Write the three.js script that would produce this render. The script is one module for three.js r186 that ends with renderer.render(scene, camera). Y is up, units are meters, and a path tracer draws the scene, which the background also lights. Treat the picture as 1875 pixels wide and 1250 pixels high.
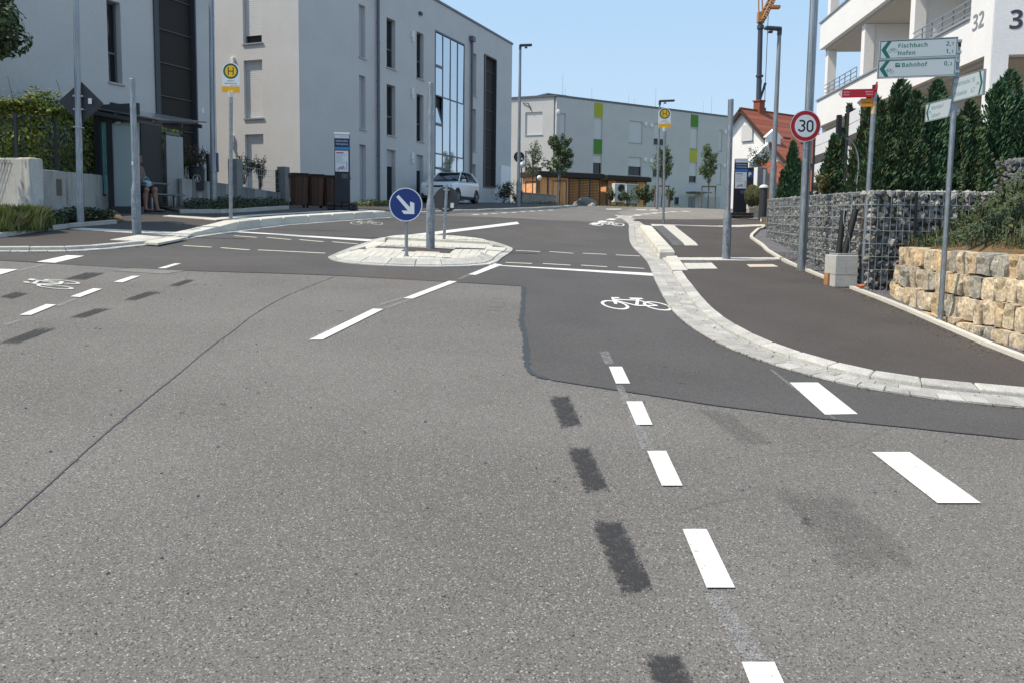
import * as THREE from 'three';
import { mergeGeometries } from 'three/addons/utils/BufferGeometryUtils.js';
import { RoundedBoxGeometry } from 'three/addons/geometries/RoundedBoxGeometry.js';
import { MarchingCubes } from 'three/addons/objects/MarchingCubes.js';

// ---------------------------------------------------------------- camera, sky, sun, exposure
const F = 1460, PX = 937.5, PY = 547, EYE = 1.7;
const scene = new THREE.Scene();
const camera = new THREE.PerspectiveCamera(2 * Math.atan(625 / F) * 180 / Math.PI, 1.5, 0.1, 3000);
camera.setViewOffset(1875, 1250, 0, 78, 1875, 1250);
camera.position.set(0, EYE, 0);
camera.rotation.order = 'YXZ';
camera.rotation.set(-Math.atan(0.0904), 0, 0.012);
camera.updateMatrixWorld();
const renderer = new THREE.WebGLRenderer({ antialias: true });
renderer.toneMapping = THREE.LinearToneMapping;
renderer.toneMappingExposure = 1.24;
renderer.shadowMap.enabled = true;

const rgb0 = (r, gr, b) => new THREE.Color().setRGB(r, gr, b);
const SUN_EL = 57 * Math.PI / 180;
const sunDir = new THREE.Vector3(-0.978 * Math.cos(SUN_EL), Math.sin(SUN_EL), 0.208 * Math.cos(SUN_EL));
const sun = new THREE.DirectionalLight(rgb0(1, 0.88, 0.72), 3.75);
sun.position.copy(sunDir).multiplyScalar(120);
sun.castShadow = true;
sun.shadow.radius = 1;
Object.assign(sun.shadow.camera, { left: -70, right: 70, top: 70, bottom: -70, near: 1, far: 300 });
sun.shadow.mapSize.set(4096, 4096);
scene.add(sun);
{ // clear summer sky, paler towards the horizon
  const w = 512, h = 256, a = new Float32Array(w * h * 4);
  const hor = [0.6, 0.715, 0.8], mid = [0.375, 0.555, 0.765], zen = [0.1, 0.22, 0.44];
  for (let j = 0; j < h; j++) for (let i = 0; i < w; i++) {
    const el = ((j + 0.5) / h - 0.5) * Math.PI, az = ((i + 0.5) / w - 0.5) * 2 * Math.PI;
    const dir = [Math.cos(el) * Math.cos(az), Math.sin(el), Math.cos(el) * Math.sin(az)];
    const e = Math.max(0, el) / (Math.PI / 2), o = (j * w + i) * 4;
    const t1 = Math.min(1, e / 0.2), t2 = Math.max(0, Math.min(1, (e - 0.2) / 0.8));
    const c = dir[0] * sunDir.x + dir[1] * sunDir.y + dir[2] * sunDir.z;
    const glow = 0.5 * Math.exp((c - 1) * 9);
    for (let k = 0; k < 3; k++) {
      let v = hor[k] + (mid[k] - hor[k]) * (t1 * (2 - t1));
      v += (zen[k] - mid[k]) * t2;
      v += glow * [1, 0.97, 0.9][k];
      if (el < 0) v = [0.2, 0.2, 0.19][k];
      a[o + k] = v;
    }
    a[o + 3] = 1;
  }
  const t = new THREE.DataTexture(a, w, h, THREE.RGBAFormat, THREE.FloatType);
  t.mapping = THREE.EquirectangularReflectionMapping; t.magFilter = THREE.LinearFilter; t.needsUpdate = true;
  scene.background = t; scene.environment = t;
}

// ---------------------------------------------------------------- helpers
const R = Math.PI / 180;
function rng(s) { return () => { s = (s + 0x6d2b79f5) | 0; let t = Math.imul(s ^ (s >>> 15), 1 | s); t = (t + Math.imul(t ^ (t >>> 7), 61 | t)) ^ t; return ((t ^ (t >>> 14)) >>> 0) / 4294967296; }; }
const V = (x, y, z) => new THREE.Vector3(x, y, z);
const used = {};
function numbered(n) { const k = used[n] = (used[n] ?? -1) + 1; return k ? n + '_' + String(k).padStart(3, '0') : n; }
function thing(name, label, category, p = [0, 0, 0], turn = 0, group) {
  const o = new THREE.Group(); o.name = numbered(name); scene.add(o); o.position.set(...p); o.rotation.y = turn;
  o.userData = { label, category }; if (group) o.userData.group = group; return o;
}
function structure(name, label) { const o = new THREE.Group(); o.name = numbered(name); o.userData = { kind: 'structure' }; if (label) o.userData.label = label; scene.add(o); return o; }
function dup(o, p, turn, label, group) {
  const c = o.clone(); c.name = numbered(o.name.replace(/_\d\d\d$/, '')); c.userData = { ...o.userData, label }; if (group) c.userData.group = group;
  scene.add(c); c.position.set(...p); c.rotation.y = turn; return c;
}
function part(name, geo, mat, parent, label) {
  const g = Array.isArray(geo) ? join(geo) : geo;
  const m = new THREE.Mesh(g, mat); m.name = name; m.castShadow = m.receiveShadow = true; parent.add(m);
  if (label) m.userData.label = label; return m;
}
function join(list) {
  return mergeGeometries(list.map((g) => { const n = g.index ? g.toNonIndexed() : g; for (const k of Object.keys(n.attributes)) if (!['position', 'normal', 'uv'].includes(k)) n.deleteAttribute(k); return n; }));
}
// box-projected uv in metres
function metric(g0, s = 1) {
  const g = g0.index ? g0.toNonIndexed() : g0, p = g.attributes.position, n = g.attributes.normal, uv = new Float32Array(p.count * 2);
  for (let i = 0; i < p.count; i += 3) {
    const nx = Math.abs(n.getX(i)) + Math.abs(n.getX(i + 1)) + Math.abs(n.getX(i + 2)), ny = Math.abs(n.getY(i)) + Math.abs(n.getY(i + 1)) + Math.abs(n.getY(i + 2)), nz = Math.abs(n.getZ(i)) + Math.abs(n.getZ(i + 1)) + Math.abs(n.getZ(i + 2));
    for (let k = i; k < i + 3; k++) {
      const x = p.getX(k), y = p.getY(k), z = p.getZ(k);
      const [u, v] = ny >= nx && ny >= nz ? [x, z] : nx >= nz ? [z, y] : [x, y];
      uv[k * 2] = u * s; uv[k * 2 + 1] = v * s;
    }
  }
  g.setAttribute('uv', new THREE.BufferAttribute(uv, 2)); return g;
}
const box = (w, h, d, x = 0, y = 0, z = 0) => metric(new THREE.BoxGeometry(w, h, d)).translate(x, y, z);
const rbox = (w, h, d, r, x = 0, y = 0, z = 0) => metric(new RoundedBoxGeometry(w, h, d, 1, r)).translate(x, y, z);
// box sitting between two corner values
const bb = (x0, x1, y0, y1, z0, z1) => box(x1 - x0, y1 - y0, z1 - z0, (x0 + x1) / 2, (y0 + y1) / 2, (z0 + z1) / 2);
const cyl = (r0, r1, h, x = 0, y = 0, z = 0, n = 16) => new THREE.CylinderGeometry(r1, r0, h, n).translate(x, y + h / 2, z);
function bar(a, b, r0, r1 = r0, n = 8) {
  const d = b.clone().sub(a), g = new THREE.CylinderGeometry(r1, r0, d.length(), n);
  return g.applyQuaternion(new THREE.Quaternion().setFromUnitVectors(V(0, 1, 0), d.clone().normalize())).translate((a.x + b.x) / 2, (a.y + b.y) / 2, (a.z + b.z) / 2);
}
function tube(pts, r, seg = 24, n = 8) { return new THREE.TubeGeometry(new THREE.CatmullRomCurve3(pts), seg, r, n); }

// ---- the lie of the land: the street climbs away and levels out, and falls to the right
const XK = [-400, -60, -12, 12, 60, 400], DK = [-400, -20, 15.8, 18, 23.8, 25, 26, 27, 29, 31, 33, 35, 37, 39, 41, 43, 45, 47, 50, 53, 57, 61, 65, 90, 160, 500];
function hd(d) {
  if (d < -20) return -1.5; if (d < 25) return 0.075 * d; let y = 1.875;
  if (d < 50) { const s = 0.075 - 0.0022 * (d - 25); return y + (0.075 + s) / 2 * (d - 25); } y += 0.0475 * 25;
  if (d < 65) { const s = 0.02 - 0.02 / 15 * (d - 50); return y + (0.02 + s) / 2 * (d - 50); } return y + 0.15;
}
const crossfall = (d) => d < 25 ? -0.035 : d < 45 ? -0.035 + 0.025 * (d - 25) / 20 : -0.01;
const Hk = (x, d) => hd(d) + crossfall(d) * Math.max(-12, Math.min(12, x));
function H(x, d) {
  let i = 0, j = 0; while (i < XK.length - 2 && x > XK[i + 1]) i++; while (j < DK.length - 2 && d > DK[j + 1]) j++;
  const u = (x - XK[i]) / (XK[i + 1] - XK[i]), v = (d - DK[j]) / (DK[j + 1] - DK[j]);
  const a = Hk(XK[i], DK[j]), b = Hk(XK[i + 1], DK[j]), c = Hk(XK[i], DK[j + 1]), e = Hk(XK[i + 1], DK[j + 1]);
  return u >= v ? a + (b - a) * u + (e - b) * v : a + (e - c) * u + (c - a) * v;
}
// the pavements rise to the boarding kerbs of the bus stop
let raised = false;
const lift = (d) => !raised ? 0 : d < 15.8 ? 0 : d < 18 ? 0.115 * (d - 15.8) / 2.2 : d < 23.8 ? 0.115 : d < 26 ? 0.115 * (26 - d) / 2.2 : 0;
const W = (x, d, off = 0) => V(x, H(x, d) + lift(d) + off, -d);        // plan position (right, ahead) -> world
// surveying: the ground point / the point at a distance along a line of sight
function sight(px, py) { return V((px - PX) / F, -(py - PY) / F, -1).applyQuaternion(camera.quaternion); }
function g(px, py, off = 0) {
  const r = sight(px, py); let lo = 1, hi = 0;
  for (let t = 1.5; t < 95; t += 0.25) { if (EYE + r.y * t < H(r.x * t, -r.z * t) + lift(-r.z * t) + off) { hi = t; lo = t - 0.25; break; } }
  if (!hi) { hi = lo = 60; }
  for (let k = 0; k < 22; k++) { const t = (lo + hi) / 2; if (EYE + r.y * t < H(r.x * t, -r.z * t) + lift(-r.z * t) + off) hi = t; else lo = t; }
  return [r.x * hi, -r.z * hi];
}
const gs = (list, off = 0) => list.map(([x, y]) => g(x, y, off));
function at(px, py, d) { const r = sight(px, py), t = d / -r.z; return V(r.x * t, EYE + r.y * t, -d); }

// ---- ground sheets and stones that follow the land
function clip(p, a, b, c) {
  const out = [];
  for (let i = 0; i < p.length; i++) {
    const P = p[i], Q = p[(i + 1) % p.length], f = a * P[0] + b * P[1] + c, h = a * Q[0] + b * Q[1] + c;
    if (f >= 0) out.push(P);
    if ((f > 0 && h < 0) || (f < 0 && h > 0)) { const t = f / (f - h); out.push([P[0] + (Q[0] - P[0]) * t, P[1] + (Q[1] - P[1]) * t]); }
  }
  return out;
}
function sheet(pts, off, holes = []) {
  const c = pts.map((p) => new THREE.Vector2(p[0], p[1])), hs = holes.map((h) => h.map((p) => new THREE.Vector2(p[0], p[1])));
  if (THREE.ShapeUtils.isClockWise(c)) c.reverse();
  hs.forEach((h) => { if (!THREE.ShapeUtils.isClockWise(h)) h.reverse(); });
  const all = [...c, ...hs.flat()], pos = [], uv = [];
  const emit = (poly) => {
    for (let k = 1; k < poly.length - 1; k++) {
      let T = [poly[0], poly[k], poly[k + 1]];
      const ar = (T[1][0] - T[0][0]) * (T[2][1] - T[0][1]) - (T[2][0] - T[0][0]) * (T[1][1] - T[0][1]);
      if (Math.abs(ar) < 1e-9) continue; if (ar < 0) T = [T[0], T[2], T[1]];
      for (const q of T) { pos.push(q[0], H(q[0], q[1]) + lift(q[1]) + off, -q[1]); uv.push(q[0], q[1]); }
    }
  };
  for (const f of THREE.ShapeUtils.triangulateShape(c, hs)) {
    const T = f.map((i) => [all[i].x, all[i].y]), x0 = Math.min(...T.map((p) => p[0])), x1 = Math.max(...T.map((p) => p[0])), d0 = Math.min(...T.map((p) => p[1])), d1 = Math.max(...T.map((p) => p[1]));
    for (let i = 0; i < XK.length - 1; i++) {
      if (XK[i + 1] <= x0 || XK[i] >= x1) continue;
      for (let j = 0; j < DK.length - 1; j++) {
        if (DK[j + 1] <= d0 || DK[j] >= d1) continue;
        let p = clip(clip(clip(clip(T, 1, 0, -XK[i]), -1, 0, XK[i + 1]), 0, 1, -DK[j]), 0, -1, DK[j + 1]);
        if (p.length < 3) continue;
        const a = 1 / (XK[i + 1] - XK[i]), b = 1 / (DK[j + 1] - DK[j]), e = -XK[i] * a + DK[j] * b;
        emit(clip(p, a, -b, e)); emit(clip(p, -a, b, -e));
      }
    }
  }
  const gm = new THREE.BufferGeometry();
  gm.setAttribute('position', new THREE.Float32BufferAttribute(pos, 3)); gm.setAttribute('uv', new THREE.Float32BufferAttribute(uv, 2)); gm.computeVertexNormals(); return gm;
}
// raised slab: sheet plus its edges
function slab(pts, off0, off1) {
  const top = sheet(pts, off1), pos = [], uv = [], n = pts.length;
  const cw = THREE.ShapeUtils.isClockWise(pts.map((p) => new THREE.Vector2(p[0], p[1]))) ? -1 : 1;
  for (let i = 0; i < n; i++) {
    let a = pts[i], b = pts[(i + 1) % n]; if (cw < 0) [a, b] = [b, a];
    const L = Math.hypot(b[0] - a[0], b[1] - a[1]), k = Math.max(1, Math.ceil(L / 1.5));
    for (let s = 0; s < k; s++) {
      const A = [a[0] + (b[0] - a[0]) * s / k, a[1] + (b[1] - a[1]) * s / k], B = [a[0] + (b[0] - a[0]) * (s + 1) / k, a[1] + (b[1] - a[1]) * (s + 1) / k];
      const q = [W(...A, off0), W(...B, off0), W(...B, off1), W(...A, off1)];
      for (const t of [0, 1, 2, 0, 2, 3]) { pos.push(q[t].x, q[t].y, q[t].z); uv.push((t === 1 || t === 2 ? s + 1 : s) * L / k, q[t].y); }
    }
  }
  const side = new THREE.BufferGeometry(); side.setAttribute('position', new THREE.Float32BufferAttribute(pos, 3)); side.setAttribute('uv', new THREE.Float32BufferAttribute(uv, 2)); side.computeVertexNormals();
  return mergeGeometries([top, side]);
}
// a bevelled stone on a four-cornered plan; tops may differ per corner
function stone(q, off0, off1, bev = 0.008, inset = bev) {
  if (!Array.isArray(off1)) off1 = [off1, off1, off1, off1];
  const cw = THREE.ShapeUtils.isClockWise(q.map((p) => new THREE.Vector2(p[0], p[1])));
  if (cw) { q = [...q].reverse(); off1 = [...off1].reverse(); }
  const cx = q.reduce((s, p) => s + p[0], 0) / 4, cy = q.reduce((s, p) => s + p[1], 0) / 4;
  const lo = q.map((p) => W(p[0], p[1], off0)), mi = q.map((p, i) => W(p[0], p[1], off1[i] - bev));
  const to = q.map((p, i) => { const dx = cx - p[0], dy = cy - p[1], l = Math.hypot(dx, dy), k = Math.min(0.45, inset * 1.4 / l); return W(p[0] + dx * k, p[1] + dy * k, off1[i]); });
  const pos = [], uv = [], quad = (a, b, c, d, f) => { for (const v of [a, b, c, a, c, d]) { pos.push(v.x, v.y, v.z); uv.push(...f(v)); } };
  for (let i = 0; i < 4; i++) { const j = (i + 1) % 4; quad(lo[i], lo[j], mi[j], mi[i], (v) => [v.x + v.z, v.y]); quad(mi[i], mi[j], to[j], to[i], (v) => [v.x, -v.z]); }
  quad(to[0], to[1], to[2], to[3], (v) => [v.x, -v.z]);
  const gm = new THREE.BufferGeometry(); gm.setAttribute('position', new THREE.Float32BufferAttribute(pos, 3)); gm.setAttribute('uv', new THREE.Float32BufferAttribute(uv, 2)); gm.computeVertexNormals(); return gm;
}
class Path {                                                   // smooth plan path measured by length
  constructor(pts, smooth = true) {
    const c = pts.map((p) => V(p[0], 0, p[1]));
    this.c = smooth ? new THREE.CatmullRomCurve3(c, false, 'centripetal') : new THREE.CurvePath();
    if (!smooth) for (let i = 0; i < c.length - 1; i++) this.c.add(new THREE.LineCurve3(c[i], c[i + 1]));
    this.c.arcLengthDivisions = 400; this.L = this.c.getLength();
  }
  p(s, o = 0) { const u = Math.min(1, Math.max(0, s / this.L)), a = this.c.getPointAt(u), t = this.c.getTangentAt(u), e = s - u * this.L; return [a.x + t.x * e - t.z * o, a.z + t.z * e + t.x * o]; }
}
function band(path, o0, o1, s0 = 0, s1 = path.L, step = 0.4) {
  const n = Math.max(1, Math.ceil((s1 - s0) / step)), a = [], b = [];
  for (let i = 0; i <= n; i++) { const s = s0 + (s1 - s0) * i / n; a.push(path.p(s, typeof o0 === 'function' ? o0(s) : o0)); b.push(path.p(s, typeof o1 === 'function' ? o1(s) : o1)); }
  return [...a, ...b.reverse()];
}
const line = (a, b, w) => { const dx = b[0] - a[0], dy = b[1] - a[1], l = Math.hypot(dx, dy), nx = -dy / l * w / 2, ny = dx / l * w / 2; return [[a[0] + nx, a[1] + ny], [b[0] + nx, b[1] + ny], [b[0] - nx, b[1] - ny], [a[0] - nx, a[1] - ny]]; };

// ---------------------------------------------------------------- textures and materials
function vn(x, y, per, seed) {
  const xi = Math.floor(x), yi = Math.floor(y), fx = x - xi, fy = y - yi, sx = fx * fx * (3 - 2 * fx), sy = fy * fy * (3 - 2 * fy);
  const h = (a, b) => { a = ((a % per) + per) % per; b = ((b % per) + per) % per; let t = Math.imul(a * 374761393 + b * 668265263 + seed * 1442695041, 1274126177); t ^= t >>> 13; t = Math.imul(t, 1274126177); return ((t ^ (t >>> 16)) >>> 0) / 4294967296; };
  const a = h(xi, yi), b = h(xi + 1, yi), c = h(xi, yi + 1), d = h(xi + 1, yi + 1);
  return a + (b - a) * sx + (c - a) * sy + (a - b - c + d) * sx * sy;
}
function fbm(u, v, f, oct, seed) { let s = 0, a = 0.5, t = 0; for (let o = 0; o < oct; o++) { s += a * vn(u * f, v * f, f, seed + o); t += a; a *= 0.5; f *= 2; } return s / t; }
function texture(n, fill, metres, srgb = true) {
  const a = new Uint8Array(n * n * 4); fill(a, n);
  const t = new THREE.DataTexture(a, n, n); t.wrapS = t.wrapT = THREE.RepeatWrapping; t.magFilter = THREE.LinearFilter; t.minFilter = THREE.LinearMipmapLinearFilter; t.generateMipmaps = true;
  if (srgb) t.colorSpace = THREE.SRGBColorSpace; t.repeat.set(1 / metres, 1 / metres); t.needsUpdate = true; return t;
}
const each = (fn) => (a, n) => { for (let j = 0; j < n; j++) for (let i = 0; i < n; i++) { const c = fn(i / n, j / n, i, j), o = (j * n + i) * 4; a[o] = c[0]; a[o + 1] = c[1]; a[o + 2] = c[2]; a[o + 3] = c[3] ?? 255; } };
// bituminous surface: chippings of mixed tone in a darker binder
function asphalt(n, metres, base, seed, chips, bright, lowAmp, punch = 1) {
  return texture(n, (a) => {
    const r = rng(seed), L = new Float32Array(n * n * 3);
    for (let j = 0; j < n; j++) for (let i = 0; i < n; i++) {
      const f = (fbm(i / n, j / n, 5, 4, seed) - 0.5) * lowAmp + (r() - 0.5) * 16, o = (j * n + i) * 3;
      for (let k = 0; k < 3; k++) L[o + k] = base[k] + f;
    }
    for (let c = 0; c < chips; c++) {
      const x = r() * n, y = r() * n, rad = 0.5 + r() * r() * 1.35, t = r(), tone = (t < 0.52 ? -44 * r() - 4 : t < 0.95 ? 48 * r() : bright * (0.6 + 0.6 * r())) * punch, warm = (r() - 0.42) * 16;
      for (let dy = -3; dy <= 3; dy++) for (let dx = -3; dx <= 3; dx++) {
        const q = (dx + x % 1) ** 2 + (dy + y % 1) ** 2; if (q > rad * rad) continue;
        const o = ((((y + dy) | 0) + n) % n * n + (((x + dx) | 0) + n) % n) * 3;
        L[o] = base[0] + tone + warm * 0.6; L[o + 1] = base[1] + tone + warm * 0.2; L[o + 2] = base[2] + tone - warm * 0.6;
      }
    }
    for (let i = 0; i < n * n; i++) { for (let k = 0; k < 3; k++) a[i * 4 + k] = Math.max(0, Math.min(255, L[i * 3 + k])); a[i * 4 + 3] = 255; }
  }, metres);
}
const std = (o) => new THREE.MeshStandardMaterial({ roughness: 0.85, ...o });
const rgb = (r, gg, b) => new THREE.Color().setRGB(r, gg, b);
const T = {
  road: asphalt(2048, 5.3, [108, 105, 101], 11, 660000, 60, 24, 1.2),
  fresh: asphalt(1024, 3.7, [80, 78, 77], 12, 150000, 34, 16, 0.5),
  walk: asphalt(1024, 3.4, [73, 68, 65], 13, 150000, 34, 18, 0.45),
  concrete: texture(512, each((u, v) => { const f = fbm(u, v, 4, 5, 3) - 0.5, p = fbm(u, v, 90, 2, 9) - 0.5, c = 166 + f * 44 + p * 22; return [c, c - 1, c - 5]; }), 1.7),
  pale: texture(512, each((u, v) => { const f = fbm(u, v, 5, 4, 23) - 0.5, p = fbm(u, v, 110, 2, 29) - 0.5, c = 205 + f * 22 + p * 22; return [c, c - 2, c - 8]; }), 1.1),
  granite: texture(512, each((u, v) => { const f = fbm(u, v, 6, 4, 33) - 0.5, p = fbm(u, v, 160, 2, 39) - 0.5, c = 150 + f * 34 + p * 60; return [c, c, c - 2]; }), 0.8),
  plaster: texture(512, each((u, v) => { const f = fbm(u, v, 3, 4, 43) - 0.5, p = fbm(u, v, 120, 2, 49) - 0.5, c = 214 + f * 9 + p * 14; return [c, c, c - 1]; }), 2.3),
  plasterBump: texture(512, each((u, v) => { const c = 128 + (fbm(u, v, 60, 3, 51) - 0.5) * 200; return [c, c, c]; }), 1.3, false),
  lime: texture(512, each((u, v) => { const f = fbm(u, v, 5, 5, 53), p = fbm(u, v, 40, 3, 59) - 0.5, k = Math.min(1, Math.max(0, (f - 0.4) * 4)); return [188 + 16 * k + p * 100, 180 + 10 * k + p * 96, 166 - 2 * k + p * 90]; }), 0.9),
  limeBump: texture(512, each((u, v) => { const c = 128 + (fbm(u, v, 12, 5, 61) - 0.5) * 240; return [c, c, c]; }), 0.7, false),
  zinc: texture(256, each((u, v) => { const c = 158 + (fbm(u, v, 14, 2, 71) - 0.5) * 70 + (fbm(u, v, 60, 2, 73) - 0.5) * 40; return [c - 6, c, c + 5]; }), 0.25),
  soil: texture(512, each((u, v) => { const f = fbm(u, v, 8, 5, 81), p = fbm(u, v, 80, 2, 83) - 0.5; return [78 + f * 40 + p * 60, 66 + f * 34 + p * 54, 52 + f * 26 + p * 44]; }), 1.5),
  grass: texture(512, each((u, v) => { const f = fbm(u, v, 6, 5, 91), p = fbm(u, v, 90, 2, 93) - 0.5; return [78 + f * 50 + p * 60, 88 + f * 40 + p * 60, 40 + f * 26 + p * 40]; }), 2),
  bark: texture(256, each((u, v) => { const c = 104 + (fbm(u * 1, v, 24, 3, 95) - 0.5) * 90; return [c, c * 0.9, c * 0.76]; }), 0.6),
  wood: texture(256, each((u, v) => { const c = (fbm(u, v, 8, 4, 97) - 0.5) * 50 + (vn(u * 4, v * 96, 96, 98) - 0.5) * 34; return [212 + c, 162 + c * 0.85, 116 + c * 0.7]; }), 1.1),
  speck: texture(512, each((u, v) => { const f = fbm(u, v * 3, 8, 3, 101), p = vn(u * 62, v * 230, 4096, 103); const e = Math.min(u * 0.8, (1 - u) * 0.8, v * 2, (1 - v) * 2) * 5.2, t = Math.min(1, e) * 0.8 + (f - 0.5) * 1.0 - p * 1.15 + 0.06; const c = t > 0.06 ? 205 : t > -0.12 ? 105 : 0; return [c, c, c]; }), 1, false),
  faint: texture(512, each((u, v) => { const f = fbm(u, v, 6, 4, 131), p = vn(u * 120, v * 120, 4096, 133); const e = Math.min(u, 1 - u, v, 1 - v) * 4.5, t = Math.min(1, e) * 0.7 + (f - 0.5) * 1.3 - p * 0.9 + 0.1; const c = t > 0.1 ? 40 : t > -0.1 ? 18 : 0; return [c, c, c]; }), 1, false),
  scuff: texture(512, each((u, v) => { const p = vn(u * 256, v * 256, 256, 113), f = fbm(u, v, 30, 2, 117), t = p + (f - 0.5) * 0.5; const c = t > 0.55 ? 150 : t > 0.4 ? 60 : 10; return [c, c, c]; }), 0.9, false),
  wear: texture(512, each((u, v) => { const p = fbm(u, v, 90, 2, 123), f = fbm(u, v, 7, 4, 127), q = fbm(u, v, 23, 3, 129), d = p + (q - 0.5) * 0.6 > 0.84 ? -50 : 0, c = 238 + (f - 0.5) * 34 + (p - 0.5) * 18 + d; return [c, c, c - 3]; }), 1.3),
};
T.limeBump.repeat.set(1 / 0.7, 1 / 0.7);
const M = {
  road: std({ map: T.road, roughness: 0.92 }),
  fresh: std({ map: T.fresh, roughness: 0.9 }),
  walk: std({ map: T.walk, roughness: 0.92 }),
  seal: std({ color: rgb(0.042, 0.046, 0.052), roughness: 0.6 }),
  paint: std({ map: T.wear, color: rgb(0.84, 0.84, 0.82), roughness: 0.7 }),
  soil: std({ map: T.soil, roughness: 1 }),
  meadow: std({ map: T.soil, color: rgb(1.3, 1.35, 1.3), roughness: 1 }),
  grass: std({ map: T.grass, roughness: 1 }),
  gravel: std({ map: T.granite, color: rgb(0.45, 0.45, 0.5), roughness: 1 }),
  pale: [1, 0.93, 1.05].map((k) => std({ map: T.pale, color: rgb(0.98 * k, 0.96 * k, 0.9 * k), roughness: 0.85 })),
  kerb: [1, 0.88, 1.08].map((k) => std({ map: T.granite, color: rgb(1.5 * k, 1.46 * k, 1.38 * k), roughness: 0.85 })),
  paver: [1, 0.85, 1.12, 0.94].map((k) => std({ map: T.granite, color: rgb(1.4 * k, 1.36 * k, 1.29 * k), roughness: 0.9 })),
  greyslab: [1, 0.9].map((k) => std({ map: T.granite, color: rgb(0.38 * k, 0.39 * k, 0.41 * k), roughness: 0.9 })),
  concrete: std({ map: T.concrete, roughness: 0.9 }),
  concreteDark: std({ map: T.concrete, color: rgb(0.62, 0.62, 0.63), roughness: 0.9 }),
  plaster: std({ map: T.plaster, color: rgb(0.82, 0.815, 0.81), bumpMap: T.plasterBump, bumpScale: 0.004, roughness: 0.95 }),
  plasterWhite: std({ map: T.plaster, color: rgb(1.25, 1.25, 1.25), bumpMap: T.plasterBump, bumpScale: 0.003, roughness: 0.95 }),
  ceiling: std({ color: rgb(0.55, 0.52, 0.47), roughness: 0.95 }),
  zinc: std({ map: T.zinc, metalness: 0.75, roughness: 0.48 }),
  zincDull: std({ map: T.zinc, color: rgb(0.8, 0.82, 0.85), metalness: 0.45, roughness: 0.6 }),
  steel: std({ color: rgb(0.42, 0.44, 0.46), metalness: 0.8, roughness: 0.4 }),
  dark: std({ color: rgb(0.028, 0.03, 0.036), roughness: 0.55 }),
  black: std({ color: rgb(0.014, 0.014, 0.016), roughness: 0.6 }),
  anthra: std({ color: rgb(0.05, 0.054, 0.062), roughness: 0.5 }),
  frame: std({ color: rgb(0.12, 0.13, 0.145), roughness: 0.45, metalness: 0.3 }),
  sill: std({ color: rgb(0.4, 0.41, 0.43), roughness: 0.45, metalness: 0.4 }),
  white: std({ color: rgb(0.78, 0.78, 0.77), roughness: 0.5 }),
  signback: std({ color: rgb(0.055, 0.056, 0.06), roughness: 0.6, metalness: 0.3 }),
  shutter: std({ color: rgb(0.6, 0.6, 0.6), roughness: 0.6 }),
  shutterGrey: std({ color: rgb(0.4, 0.41, 0.43), roughness: 0.6 }),
  glass: new THREE.MeshPhysicalMaterial({ color: rgb(0.012, 0.014, 0.017), roughness: 0.06, specularIntensity: 1 }),
  mirrorGlass: new THREE.MeshPhysicalMaterial({ color: rgb(0.62, 0.67, 0.72), metalness: 0.9, roughness: 0.04 }),
  frosted: new THREE.MeshPhysicalMaterial({ color: rgb(0.55, 0.66, 0.68), transmission: 0.55, roughness: 0.6, thickness: 0 }),
  cyanGlass: new THREE.MeshPhysicalMaterial({ color: rgb(0.5, 0.8, 0.82), transmission: 0.8, roughness: 0.15, thickness: 0 }),
  roofGlass: new THREE.MeshPhysicalMaterial({ color: rgb(0.45, 0.5, 0.52), transmission: 0.85, roughness: 0.25, thickness: 0 }),
  brownPanel: std({ color: rgb(0.024, 0.018, 0.014), roughness: 0.75 }),
  wood: [1, 0.85, 1.1].map((k) => std({ map: T.wood, color: rgb(k, 0.94 * k, 0.86 * k), roughness: 0.75 })),
  stake: std({ map: T.bark, color: rgb(1.1, 1.05, 1.0), roughness: 0.9 }),
  bark: std({ map: T.bark, roughness: 1 }),
  lime: [[0.95, 0.9, 0.82], [1.0, 0.85, 0.66], [0.62, 0.66, 0.72], [0.9, 0.81, 0.69], [1.04, 0.98, 0.9], [0.76, 0.74, 0.72]].map((c) => std({ map: T.lime, color: rgb(...c.map((k) => k * 0.95)), bumpMap: T.limeBump, bumpScale: 0.012, roughness: 1 })),
  cage: std({ color: rgb(0.4, 0.43, 0.45), metalness: 0.6, roughness: 0.5 }),
};
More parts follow.
